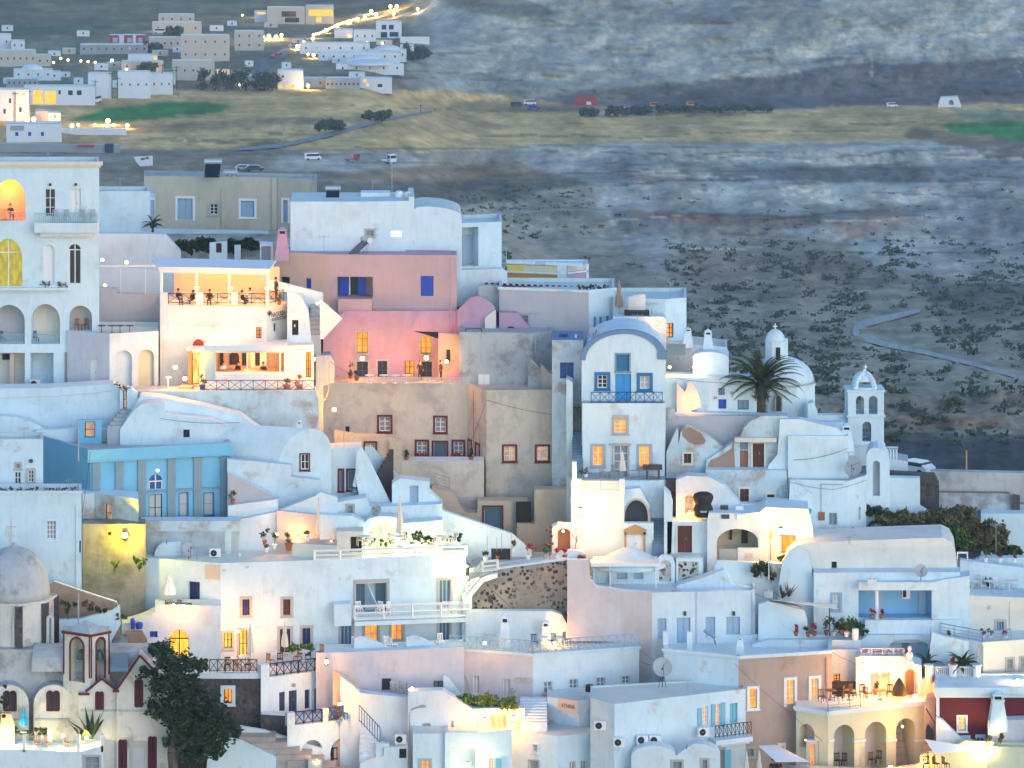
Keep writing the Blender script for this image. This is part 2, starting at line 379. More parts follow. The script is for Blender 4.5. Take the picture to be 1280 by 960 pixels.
def fin_ops(par,w,after):
    for kind,r,p,st,dep,k in after:
        if kind=='rect' and st: window(par,w,r,st,dep,k.get('name'))
        elif kind=='arch' and st:
            s=S[st] if isinstance(st,str) else st; d=-dep+.03
            bm=B(); bm.faces.new([bm.verts.new(w.pt(u,z,d)) for u,z in p]); 
            o=mk(k.get('name','arched_window'),bm,s.get('sh',s.get('pn')),par)
            if 'fr' in s or 'fr' in k:
                fm=s.get('fr') or k['fr']; bm=B(); u0,u1,z0,z1=r; c=(u0+u1)/2; zs=z1-(u1-u0)/2
                wbox(bm,w,c-.04,c+.04,z0,z1-.05,d+.01,d+.05); wbox(bm,w,u0,u1,zs-.04,zs+.04,d+.01,d+.045); wbox(bm,w,u0,u0+.07,z0,zs,d+.01,d+.05); wbox(bm,w,u1-.07,u1,z0,zs,d+.01,d+.05); mk('sash',bm,fm,o)
        if k.get('su') :
            bm=B(); sw=k.get('sw',.14); u0,u1,z0,z1=r; c=(u0+u1)/2; zc=(z0+z1)/2
            if len(p)>4:
                h=min(k.get('rise') or (u1-u0)/2,(z1-z0)*.95); zs=z1-h
                q=[(c+(u-c)*(1+2*sw/(u1-u0)),zs+(z-zs)*(1+sw/h) if z>=zs-1e-4 else z) for u,z in p]
                for i in range(1,len(p)):
                    j=(i+1)%len(p)
                    if j==0: a=[p[i],p[0],q[0],q[i]]
                    else: a=[p[i],p[j],q[j],q[i]]
                    vs=[w.pt(u,z,.05) for u,z in a]; vb=[w.pt(u,z,-.02) for u,z in a]
                    V=[bm.verts.new(v) for v in vs]; Vb=[bm.verts.new(v) for v in vb]
                    bm.faces.new(V)
                    for m in range(4): bm.faces.new((V[m],V[(m+1)%4],Vb[(m+1)%4],Vb[m]))
                mk('surround',bm,k['su'],par)
def inset(pts,d):
    n=len(pts); out=[]; A=sum(pts[i].x*pts[(i+1)%n].y-pts[(i+1)%n].x*pts[i].y for i in range(n)); sg=1 if A>0 else -1
    for i in range(n):
        p,a,b=pts[i],pts[i-1],pts[(i+1)%n]; e1=(p-a).normalized(); e2=(b-p).normalized()
        n1=Vector((-e1.y,e1.x))*sg; n2=Vector((-e2.y,e2.x))*sg; m=n1+n2
        if m.length<1e-3: m=n1
        m=m.normalized(); out.append(p+m*d/max(.35,m.dot(n1)))
    return out
def house(label,chain,base,ops=(),Y=None,D=8,mat='white',name='house',cat='house',group=None,par=.3,roof='roof_white',mats=None,iy=None,extra=3,cor=None,parent=None,pw=.22,wallname='wall',bmats=None):
    """flat-roofed house traced along the top of its visible walls; every corner of the roof lies at one height"""
    if iy is None: iy=max(range(len(chain)),key=lambda i:chain[i][1])
    if Y is None: Y=yd(base)
    zt=Zat(chain[iy][1],Y); zb=Zat(base,Y)-extra
    c=[lvl(x,y,zt).xy for x,y in chain]
    if len(c)==3 and D is None: q=c+[c[0]+c[2]-c[1]]
    else:
        wa=Wall(c[0],c[1]); wb=Wall(c[-2],c[-1]); D=D or 6
        ra=c[0]+c[0]*(D/c[0].y); rb=c[-1]+c[-1]*(D/c[-1].y)   # party walls follow the lane lines up the slope
        q=c+[rb,ra]
    mats=[mat]+([roof] if roof not in (None,mat) else [])
    if parent is None:
        ctr=sum((Vector(p) for p in q),Vector((0,0)))/len(q)
        rt=root(name,(ctr.x,ctr.y,zb),label,cat,group)
    else: rt=parent
    H=Hs(); H.root=rt; H.walls=[]; H.zt=zt; H.zb=zb; H.Y=Y; H.c=c
    bm=B(); allafter=[]; segm=mats_seg=bmats or {}
    n=len(q)
    for i in range(n):
        w=Wall(q[i],q[(i+1)%n]); H.walls.append(w)
        holes=[]
        mi=0
        if i in segm:
            if segm[i] not in mats: mats.append(segm[i])
            mi=mats.index(segm[i])
        if i<len(c)-1:
            sel=[o[1:] for o in ops if o[0]==i]
            holes,af=do_ops(rt,w,sel,mats,0,w.L); allafter+=[(w,af)]
            if mi: holes=[(h[0],h[1],h[2],h[3] or mi,h[4] or mi) for h in holes]
        face(bm,w,[(0,zb),(w.L,zb),(w.L,zt),(0,zt)],holes,mi)
    qq=[Vector(p) for p in q]; ins=inset(qq,pw); m=len(qq); rm=mats.index(roof) if roof in mats else 0
    if par>0:
        for i in range(m):
            a,b,cc,d=qq[i],qq[(i+1)%m],ins[(i+1)%m],ins[i]
            quad(bm,(a.x,a.y,zt),(b.x,b.y,zt),(cc.x,cc.y,zt),(d.x,d.y,zt),rm)
            quad(bm,(d.x,d.y,zt),(cc.x,cc.y,zt),(cc.x,cc.y,zt-par),(d.x,d.y,zt-par),rm)
        f=bm.faces.new([bm.verts.new((p.x,p.y,zt-par)) for p in ins]); f.material_index=rm
    else:
        f=bm.faces.new([bm.verts.new((p.x,p.y,zt)) for p in qq]); f.material_index=rm
    bmesh.ops.remove_doubles(bm,verts=bm.verts,dist=.0005)
    H.body=mk(wallname,bm,mats,rt)
    for w,af in allafter: fin_ops(rt,w,af)
    if cor:   # a cornice round the visible walls
        cm,hh,out=cor; bm=B()
        for i in range(len(c)-1):
            w=H.walls[i]; wbox(bm,w,-out,w.L+out,zt-hh,zt+.03,-.05,out-.003*i); wbox(bm,w,-out*.5,w.L+out*.5,zt-hh*1.6,zt-hh,-.05,out*.5-.003*i)
        mk('cornice',bm,cm,rt)
    return H
def slab(label,pts,base=None,ops=(),Y=None,yaw=0,D=5,mat='white',name='house',cat='house',group=None,parent=None,extra=2.5,wallname='wall',grow=True,smooth=False,roof=None,shear=None):
    """a wall or vaulted house: its true outline on one upright plane, run back D metres"""
    if Y is None: Y=yd(base if base else max(p[1] for p in pts))
    p0=P(pts[0][0],pts[0][1],Y); w=Wall((p0.x,p0.y),(p0.x+math.cos(R(yaw)),p0.y+math.sin(R(yaw))))
    out=[w.hit(*p) for p in pts]
    if grow:
        zm=min(z for u,z in out); out=[(u,z-extra if z<zm+.35 else z) for u,z in out]
    mats=[mat]+([roof] if roof and roof!=mat else []); 
    us=[u for u,z in out]; zs=[z for u,z in out]
    if parent is None:
        c=w.pt((min(us)+max(us))/2,min(zs),-D/2); rt=root(name,c,label,cat,group)
    else: rt=parent
    if shear is None:
        mid=w.pt((min(us)+max(us))/2,0,0); dr=Vector((mid.x/mid.y*D,D)); bkp=-w.n*D; shear=(dr-bkp).dot(w.u)
    bm=B(); holes,af=do_ops(rt,w,list(ops),mats)
    face(bm,w,out,holes,0)
    thr=[h for h in holes if h[2]]
    # back and sides
    n=len(out); sv=w.u*shear
    class W2(Wall):
        def __init__(s): s.o=w.o+sv; s.u=w.u; s.n=w.n; s.L=0
    w2=W2()
    face(bm,w2,out,[(h[0],0,True) for h in thr] if thr else [],0,-D)
    for i in range(n):
        a,b=out[i],out[(i+1)%n]
        f=quad(bm,w.pt(*a),w.pt(*b),w2.pt(*b,-D),w2.pt(*a,-D),1 if (roof and roof!=mat and max(a[1],b[1])>min(zs)+extra+.2 and abs(a[0]-b[0])>.05) else 0)
        if smooth: f.smooth=True
    bmesh.ops.remove_doubles(bm,verts=bm.verts,dist=.0005); bmesh.ops.dissolve_degenerate(bm,edges=bm.edges,dist=.0004)
    H=Hs(); H.root=rt; H.w=w; H.Y=Y; H.walls=[w]; H.zb=min(zs)
    H.body=mk(wallname,bm,mats,rt); fin_ops(rt,w,af)
    if smooth:
        for e in H.body.data.edges: pass
        try: H.body.data.shade_smooth(); H.body.data.set_sharp_from_angle(angle=R(35))
        except Exception: pass
    return H
# ---------- railings, stairs, roofs, trims
def rail(par,A,Bp,h=.95,style='x',mat='black_metal',name='railing',n=None,t=.025):
    A=Vector(A); Bp=Vector(Bp); d=Bp-A; L=d.xy.length; U=Vector((0,0,1)); bm=B()
    tube(bm,A+U*h,Bp+U*h,t*1.3,n=4); tube(bm,A+U*.12,Bp+U*.12,t,n=4)
    if style in('x','v'):
        n=n or max(1,int(L/(1.0 if style=='x' else .14)))
    else: n=n or max(1,int(L/1.5))
    for i in range(n+1): 
        q=A+d*i/n; tube(bm,q,q+U*h,t if style=='v' else t*1.1,n=4)
    if style=='x':
        for i in range(n):
            a=A+d*i/n; b=A+d*(i+1)/n; tube(bm,a+U*.12,b+U*h,t*.8,n=4); tube(bm,b+U*.12,a+U*h,t*.8,n=4)
    if style=='h':
        for k in (.4,.68): tube(bm,A+U*h*k,Bp+U*h*k,t*.7,n=4)
    if style=='board':
        dirn=d.normalized()
        for k in (.0,.45,.9):
            a=A+U*h*k; tube(bm,a,a+d,.07,n=4)
        for i in range(n+1): q=A+d*i/n; tube(bm,q,q+U*h,.09,n=4)
    return mk(name,bm,mat,par)
def prail(par,x0,y0,x1,y1,Y,h=.95,**k):
    a=P(x0,y0,Y); return rail(par,a,lvl(x1,y1,a.z),h,**k)
def stairs(label,x0,x1,yb,yt,n,Y,run,mat='step_blue',parent=None,group=None,name='stairs',side=0):
    """a flight climbing away from the viewer (side shifts it sideways, metres)"""
    bm=B(); z0=Zat(yb,Y); z1=Zat(yt,Y+run); a=P(x0,yb,Y).x; b=P(x1,yb,Y).x
    for i in range(n):
        s=side*i/n; ya=Y+run*i/n; box(bm,a+s,b+s,ya,Y+run+.3,z0-1.5,z0+(z1-z0)*(i+1)/n-.001*i)
    if parent: return mk(name,bm,mat,parent)
    return tag(mk(name,bm,mat),label,'stairs',group)
def flat(label,pts,Z,mat,name='terrace',th=.25,cat='terrace',parent=None,kind=None,group=None):
    """horizontal slab whose edge is given by picture points at height Z"""
    q=[lvl(x,y,Z) for x,y in pts]; bm=B()
    T=[bm.verts.new(v) for v in q]; Bt=[bm.verts.new(v-Vector((0,0,th))) for v in q]; bm.faces.new(T); bm.faces.new(Bt[::-1])
    for i in range(len(q)): bm.faces.new((T[i],T[(i+1)%len(q)],Bt[(i+1)%len(q)],Bt[i]))
    o=mk(name,bm,mat,parent)
    if parent is None: tag(o,label,cat if not kind else None,group,kind)
    return o

# ---------- foliage
def leaves(bm,blobs,n,size,mi=0,rng=None,flatz=1.0):
    rng=rng or random
    tot=sum(r[0]*r[1]*r[2] for c,r in blobs)
    for c,r in blobs:
        k=max(6,int(n*r[0]*r[1]*r[2]/tot))
        # sub-clumps keep gaps between tufts
        cl=[]
        for _ in range(max(3,k//28)):
            v=Vector((rng.gauss(0,1),rng.gauss(0,1),rng.gauss(0,1))).normalized()*(rng.random()**.4)
            cl.append(Vector((c[0]+v.x*r[0]*.85,c[1]+v.y*r[1]*.85,c[2]+v.z*r[2]*.85)))
        rr=min(r)*.42
        for _ in range(k):
            q=rng.choice(cl); v=Vector((rng.gauss(0,1),rng.gauss(0,1),rng.gauss(0,1)))*rr*.55; p=q+v
            s=size*rng.uniform(.6,1.3); a=Vector((rng.gauss(0,1),rng.gauss(0,1),rng.gauss(0,1)*flatz)).normalized(); b=a.orthogonal().normalized()
            V=[bm.verts.new(p+a*s),bm.verts.new(p+b*s*.5),bm.verts.new(p-a*s),bm.verts.new(p-b*s*.5)]
            f=bm.faces.new(V); f.material_index=mi
def bush(label,x0,y0,x1,y1,Y,mat='leaf',name='bush',group=None,n=None,size=.12,parent=None,depth=None,kind=None,cat='bush'):
    """rounded shrub filling the picture box x0..x1, y0..y1 at distance Y"""
    a=P(x0,y1,Y); b=P(x1,y0,Y); w=b.x-a.x; h=b.z-a.z; D=depth or min(w,h)*.5; k=max(1,int(round(w/max(h,.3))))
    bl=[]
    for i in range(k*2):
        cx=a.x+w*(i+.5)/(k*2); hh=h*random.uniform(.7,1.0) if k>1 else h
        bl.append(((cx,Y+random.uniform(-.2,.2)*D,a.z+hh*.5),(w/(k*2)*.9+.05,D*.5+.05,hh*.5)))
    bm=B(); leaves(bm,bl,n or int(140+w*h*90),size)
    if parent: return mk('foliage',bm,mat,parent,flip=False)
    rt=root(name,(a.x+w/2,Y,a.z),label,cat,group)
    if kind: rt['kind']=kind
    bs=B()
    tube(bs,(a.x+w*.5,Y,a.z-.1),(a.x+w*.5,Y,a.z+h*.6),.03,.012,5)
    tube(bs,(a.x+w*.5,Y,a.z),(a.x+w*.3,Y,a.z+h*.55),.02,.01,5)
    mk('stem',bs,'trunk',rt); mk('foliage',bm,mat,rt,flip=False); return rt
def potted(label,px,py,Y,h=.7,mat='leaf',pot='terracotta',group='potted plants on the terraces',ps=.35,flower=None):
    p=P(px,py,Y); rt=root('potted_plant',p,label,'potted plant',group)
    bm=B(); lathe(bm,p,[(ps*.34,0),(ps*.5,ps*.8),(ps*.56,ps*.82),(ps*.56,ps),(ps*.44,ps),(ps*.44,ps*.9)],10); mk('pot',bm,pot,rt)
    bm=B(); leaves(bm,[((p.x,p.y,p.z+ps+h*.45),(h*.42,h*.42,h*.5))],110,.085); mk('foliage',bm,mat,rt,flip=False)
    bm=B(); tube(bm,p+Vector((0,0,ps*.9)),p+Vector((0,0,ps+h*.5)),.02,.012,5); mk('stem',bm,'trunk',rt)
    if flower:
        bm=B(); 
        for i in range(12): ball(bm,p+Vector((random.uniform(-.4,.4)*h,random.uniform(-.4,.1)*h,ps+h*random.uniform(.4,1))),.05,4)
        mk('flower',bm,flower,rt)
    return rt
def palm(label,px,pyb,pyt,Y,spread,n=34,trunk_r=.33,group=None,crown_h=None,cat='palm tree'):
    p=P(px,pyb,Y); t=P(px,pyt,Y); rt=root('palm_tree',p,label,cat,group); bm=B()
    segs=9; H=t.z-p.z
    for i in range(segs):
        z0=p.z-1+(H+1)*i/segs; z1=p.z-1+(H+1)*(i+1)/segs; r=trunk_r*(1-.12*i/segs); lathe(bm,(p.x,p.y,0),[(r*.9,z0),(r*1.15,z1-.02),(r*.85,z1)],9)
    mk('trunk',bm,'palm_trunk',rt)
    bm=B(); ball(bm,t-Vector((0,0,trunk_r*.8)),trunk_r*1.35,8,sz=1.5)
    for i in range(60):
        a=random.uniform(0,6.28); z=random.uniform(-2.6,.6)*trunk_r; d=Vector((math.cos(a),math.sin(a),.5)); q=t+Vector((0,0,z))+Vector((d.x,d.y,0))*trunk_r*1.4; tube(bm,q,q+d*trunk_r*.9,.06,.01,4)
    mk('frond_stubs',bm,'palm_trunk',rt)
    bm=B()
    for i in range(n):
        a=2*math.pi*(i*.381966)+random.uniform(-.1,.1); el=R(random.uniform(2,84) if i%3 else random.uniform(-6,30)); L=spread*random.uniform(.85,1.05)
        d=Vector((math.cos(a),math.sin(a),0)); pts=[]; q=t.copy(); e=el; k=11
        for j in range(k+1):
            pts.append(q.copy()); q=q+(d*math.cos(e)+Vector((0,0,math.sin(e))))*L/k; e-=R(2.6+ j*.9)*(1.0 if el>0 else .4)
        for j in range(k): tube(bm,pts[j],pts[j+1],.045*(1-j/k)+.012,n=4,cap=False)
        side=Vector((-d.y,d.x,0))
        for j in range(1,k*3):
            f=j/3; m=int(f); fr=f-m; o=pts[m].lerp(pts[min(m+1,k)],fr); fl=(.75*math.sin(math.pi*min(1,(f/k)*.9+.1))+.12)*spread/4.0*.62
            tdir=(pts[min(m+1,k)]-pts[m]).normalized()
            for s in(-1,1):
                tip=o+(side*s*.85+tdir*.75-Vector((0,0,.35))).normalized()*fl
                wv=tdir*.05; bm.faces.new([bm.verts.new(o-wv),bm.verts.new(o+wv),bm.verts.new(tip)])
    mk('fronds',bm,'palm_leaf',rt,flip=False); return rt
def agave(label,px,py,Y,h,n=9,mat='leaf',group=None,w=.12,cat='agave'):
    p=P(px,py,Y); bm=B()
    for i in range(n):
        a=2*math.pi*i/n+.3; el=R(random.uniform(30,80)); d=Vector((math.cos(a)*math.cos(el),math.sin(a)*math.cos(el),math.sin(el))); s=Vector((-math.sin(a),math.cos(a),0))
        m=p+d*h*.5; tip=p+d*h-Vector((0,0,h*.12*math.cos(el))); 
        for aa,bb,wa,wb in((p,m,w*.8,w),(m,tip,w,.01)):
            f=bm.faces.new([bm.verts.new(aa-s*wa),bm.verts.new(aa+s*wa),bm.verts.new(bb+s*wb),bm.verts.new(bb-s*wb)])
    return tag(mk('agave_plant',bm,mat,flip=False),label,cat,group)
# ---------- fittings
LAMPS=0
def lamp(px,py,Y,label,W=60,r=.16,col=(1,.37,.045),style='wall',group='wall lamps lit at dusk',rad=.15,z=0,up=0,cat='lamp'):
    global LAMPS; LAMPS+=1
    p=P(px,py,Y); nm={'wall':'wall_lamp','globe':'globe_lamp','post':'lamp_post','flood':'floodlight','candle':'table_lantern'}[style]
    rt=root(nm,p-Vector((0,0,.2)),label,cat,group)
    bm=B()
    if style=='wall': tube(bm,p+Vector((0,.35,-.12)),p+Vector((0,0,-.12-r)),.02,n=5); lathe(bm,p,[(r*.5,-r*1.2),(r*.7,-r*.95)],8); lathe(bm,p,[(r*.75,r*.95),(r*.2,r*1.3)],8)
    elif style=='globe': lathe(bm,p,[(r*.4,-r*1.5),(r*.5,-r*.9)],8); 
    elif style=='post': tube(bm,p-Vector((0,0,4.2 if not up else up)),p-Vector((0,0,r)),.05,.04,6); lathe(bm,p,[(r*.8,r*.9),(r*.1,r*1.4)],8)
    elif style=='flood': box(bm,p.x-.18,p.x+.18,p.y+.06,p.y+.3,p.z-.12,p.z+.12); tube(bm,p+Vector((0,.2,.1)),p+Vector((0,.5,.2)),.025)
    else: lathe(bm,p,[(r*.9,-r*1.3),(r*.9,-r*1.1)],6); lathe(bm,p,[(r*.9,r*1.1),(r*.2,r*1.5)],6)
    if style in('wall','post','candle'): tube(bm,p+Vector((0,r*1.1,-r*1.2)),p+Vector((0,r*1.1,r*1.15)),.015,n=4)
    mk('fitting',bm,'black_metal',rt)
    bm=B(); ball(bm,p,r,8); o=mk('bulb',bm,'bulb' if col[2]<.45 and col[1]<.75 else 'bulb_yellow',rt,smooth=True)
    o.visible_shadow=True
    ld=bpy.data.lights.new('lamp_light','POINT'); ld.energy=W*KL; ld.color=col; ld.shadow_soft_size=rad
    lo=bpy.data.objects.new('lamp_light',ld); C.objects.link(lo); lo.parent=rt; lo.location=(0,-(r+.12+rad),.2+z)
    return rt
KL=KLC
plain('bulb',(1,.8,.5),.4,emit=(1,.66,.22),es=6*ES); plain('bulb_yellow',(1,.9,.5),.4,emit=(1,.90,.42),es=6*ES)
def ac(label,px,py,Y,group='air conditioner units',s=1.0,yaw=0):
    p=P(px,py,Y); rt=root('air_conditioner',p,label,'air conditioner',group); rt.rotation_euler=(0,0,0)
    M=Matrix.Translation(p)@Matrix.Rotation(yaw,4,'Z')@Matrix.Scale(s,4)
    bm=B(); box(bm,-.42,.42,-.16,.16,.06,.68,0,M); box(bm,-.36,-.28,-.1,.1,0,.06,0,M); box(bm,.28,.36,-.1,.1,0,.06,0,M); mk('casing',bm,'canvas_white',rt)
    bm=B(); n=16; c=[M@Vector((-.1+.24*math.cos(6.283*i/n),-.165,.37+.24*math.sin(6.283*i/n))) for i in range(n)]; c2=[M@Vector((-.1+.24*math.cos(6.283*i/n),-.175,.37+.24*math.sin(6.283*i/n))) for i in range(n)]
    A=[bm.verts.new(v) for v in c]; Bb=[bm.verts.new(v) for v in c2]; bm.faces.new(Bb)
    for i in range(n): bm.faces.new((A[i],A[(i+1)%n],Bb[(i+1)%n],Bb[i]))
    f=mk('fan_grille',bm,'dark',rt); bm=B()
    lathe(bm,M@Vector((-.1,-.19,.37)),[(.045,-.02),(.045,.02)],8); mk('hub',bm,'steel',f); return rt
def dish(label,px,py,Y,r=.5,yaw=20,tripod=True,group='satellite dishes on the roofs',up=.7):
    p=P(px,py,Y); rt=root('satellite_dish',p,label,'satellite dish',group); c=p+Vector((0,0,up))
    M=Matrix.Translation(c)@Matrix.Rotation(R(yaw),4,'Z')@Matrix.Rotation(R(62),4,'X'); bm=B()
    rings=[]
    for k in range(6):
        rr=r*k/5+.002; rings.append([bm.verts.new(M@Vector((rr*math.cos(6.283*i/18),rr*math.sin(6.283*i/18),.22*rr*rr/r-0.1*r))) for i in range(18)])
    for a,b in zip(rings,rings[1:]):
        for i in range(18): bm.faces.new((a[i],a[(i+1)%18],b[(i+1)%18],b[i]))
    bb=[[bm.verts.new(v.co+(M.to_3x3()@Vector((0,0,-.02)))) for v in rg] for rg in rings]
    for a,b in zip(bb,bb[1:]):
        for i in range(18): bm.faces.new((a[i],b[i],b[(i+1)%18],a[(i+1)%18]))
    mk('reflector',bm,'dish',rt,smooth=False,flip=False)
    bm=B(); f=M@Vector((0,0,r*.75)); path(bm,[M@Vector((0,-r,.12*r)),f],.015,5); tube(bm,f,f+(M.to_3x3()@Vector((0,0,.1))),.04); tube(bm,M@Vector((r*.6,r*.6,.1)),f,.01); mk('receiver_arm',bm,'dark',rt)
    bm=B()
    if tripod:
        for a in(90,210,330): tube(bm,c,p+Vector((.32*math.cos(R(a)),.32*math.sin(R(a)),0)),.02,n=5)
    tube(bm,p,c,.03,n=6); mk('stand',bm,'dark',rt); return rt
def antenna(label,px,py,pyt,Y,group='television aerials',yaw=0,n=5):
    a=P(px,py,Y); b=P(px,pyt,Y); bm=B(); tube(bm,a-Vector((0,0,.3)),b,.025,.02,6)
    rt=root('television_aerial',a,label,'aerial',group); mk('mast',bm,'steel',rt)
    if n:
        bm=B(); d=Vector((math.cos(R(yaw)),math.sin(R(yaw)),0)); s=Vector((-d.y,d.x,.0)); q=b-Vector((0,0,.12)); tube(bm,q-d*.45,q+d*.45,.015,n=4)
        for i in range(n): m=q+d*(-.42+.84*i/(n-1)); tube(bm,m-s*.22-Vector((0,0,.12)),m+s*.22+Vector((0,0,.12)),.012,n=4)
        mk('yagi_rods',bm,'steel',rt)
    return rt
def heater(label,px,py,Y,s=1.0,yaw=0,group='solar water heaters',flipx=1):
    p=P(px,py,Y); rt=root('solar_water_heater',p,label,'solar heater',group); M=Matrix.Translation(p)@Matrix.Rotation(R(yaw),4,'Z')@Matrix.Scale(s,4)
    bm=B(); vs=[M@Vector(v) for v in((-.65,-1.0,.1),(.65,-1.0,.1),(.65,.3,1.1),(-.65,.3,1.1))]; d=M.to_3x3()@Vector((0,.05,-.07)); A=[bm.verts.new(v) for v in vs]; Bb=[bm.verts.new(v+d) for v in vs]; bm.faces.new(A); bm.faces.new(Bb[::-1])
    for i in range(4): bm.faces.new((A[i],A[(i+1)%4],Bb[(i+1)%4],Bb[i]))
    mk('collector_panel',bm,'solar',rt)
    bm=B(); tube(bm,M@Vector((-.75,.45,1.25)),M@Vector((.75,.45,1.25)),.26*s,n=14); mk('water_tank',bm,'tank',rt,smooth=False)
    bm=B()
    for x in(-.55,.55):
        path(bm,[M@Vector((x,-1,0)),M@Vector((x,.45,0)),M@Vector((x,.45,1.05)),M@Vector((x,-1,.1))],.025*s,5)
    tube(bm,M@Vector((-.55,.45,0)),M@Vector((.55,.45,1)),.02*s,n=4); tube(bm,M@Vector((.55,.45,0)),M@Vector((-.55,.45,1)),.02*s,n=4); mk('frame',bm,'steel',rt); return rt
def chimney(label,px,py,Y,h=1.1,w=.5,caps='holes',mat='white',group='whitewashed chimneys',parent=None,taper=.72):
    p=P(px,py,Y); bm=B(); 
    def ring(z,k): return [Vector((p.x+sx*w/2*k,p.y+sy*w/2*k,p.z+z)) for sx,sy in((-1,-1),(1,-1),(1,1),(-1,1))]
    z=[(-.6,1.15),(0,1.1),(h*.75,taper),(h*.78,taper*1.12),(h*.84,taper*1.12)]
    rs=[[bm.verts.new(v) for v in ring(*q)] for q in z]
    for a,b in zip(rs,rs[1:]):
        for i in range(4): bm.faces.new((a[i],a[(i+1)%4],b[(i+1)%4],b[i]))
    bm.faces.new(rs[-1])
    k=taper*.95
    for sx,sy in((-1,-1),(1,-1),(1,1),(-1,1)):
        cx=p.x+sx*w/2*k*.82; cy=p.y+sy*w/2*k*.82; box(bm,cx-.05,cx+.05,cy-.05,cy+.05,p.z+h*.84,p.z+h*.96)
    a=w/2*k; box(bm,p.x-a,p.x+a,p.y-a,p.y+a,p.z+h*.96,p.z+h*1.03)
    V=[bm.verts.new(Vector((p.x+sx*a*.8,p.y+sy*a*.8,p.z+h*1.03))) for sx,sy in((-1,-1),(1,-1),(1,1),(-1,1))]; t=bm.verts.new(Vector((p.x,p.y,p.z+h*1.16)))
    for i in range(4): bm.faces.new((V[i],V[(i+1)%4],t))
    bx=B(); box(bx,p.x-a*.62,p.x+a*.62,p.y-a*.62,p.y+a*.62,p.z+h*.80,p.z+h*.961)
    if parent: o=mk('chimney',bm,mat,parent)
    else: o=tag(mk('chimney',bm,mat),label,'chimney',group)
    mk('flue',bx,'dark',o); return o
def umbrella_closed(label,px,pyb,pyt,Y,mat='canvas',w=.28,group='folded parasols'):
    p=P(px,pyb,Y); t=P(px,pyt,Y); H=t.z-p.z; rt=root('folded_parasol',p,label,'parasol',group)
    bm=B(); tube(bm,p,t,.03,n=6); lathe(bm,p,[(.28,0),(.28,.08),(.05,.1)],10); mk('pole',bm,'steel',rt)
    bm=B(); n=14; rings=[]
    for z,r in((.27,.62),(.29,.85),(.42,.78),(.55,.66),(.63,.5),(.67,.42),(.71,.47),(.85,.3),(.985,.06)):
        rings.append([bm.verts.new(p+Vector((w*r*(1+.22*(i%2))*math.cos(6.283*i/n),w*r*(1+.22*(i%2))*math.sin(6.283*i/n),H*z))) for i in range(n)])
    for a,b in zip(rings,rings[1:]):
        for i in range(n): bm.faces.new((a[i],a[(i+1)%n],b[(i+1)%n],b[i]))
    bm.faces.new(rings[0][::-1]); bm.faces.new(rings[-1]); mk('canopy',bm,mat,rt); return rt
# furniture prototypes are moved to their first place, then copied
PROTO={}
def chair_at(px,py,Y,mat='white_paint',rz=0,label='',group='terrace chairs',s=1.0):
    p=P(px,py,Y); key='chair'+mat
    if key not in PROTO:
        rt=root('chair',(0,0,0),label,'chair',group); wl[rt]=Vector((0,0,0))
        bm=B(); box(bm,-.22,.22,-.22,.22,.42,.46); mk('seat',bm,mat,rt)
        bm=B(); 
        for i in range(4): box(bm,-.2+.12*i,-.14+.12*i,.19,.22,.46,.92)
        box(bm,-.22,.22,.18,.22,.86,.95); mk('backrest',bm,mat,rt)
        for sx in(-.2,.2):
            for sy in(-.2,.2): bm=B(); box(bm,sx-.02,sx+.02,sy-.02,sy+.02,0,.42); mk('leg',bm,mat,rt)
        PROTO[key]=rt; rt.location=p; rt.rotation_euler=(0,0,rz); rt.scale=(s,s,s); return rt
    return dup(PROTO[key],p,rz,s,label,group)
def table_at(px,py,Y,mat='white_paint',label='',group='terrace tables',s=1.0):
    p=P(px,py,Y); key='table'+mat
    if key not in PROTO:
        rt=root('table',(0,0,0),label,'table',group); wl[rt]=Vector((0,0,0))
        bm=B(); lathe(bm,(0,0,.70),[(.42,0),(.45,.015),(.42,.035)],16); mk('tabletop',bm,mat,rt)
        bm=B(); lathe(bm,(0,0,0),[(.24,0),(.22,.04),(.035,.08),(.03,.7)],10); mk('pedestal',bm,mat,rt)
        PROTO[key]=rt; rt.location=p; rt.scale=(s,s,s); return rt
    return dup(PROTO[key],p,0,s,label,group)
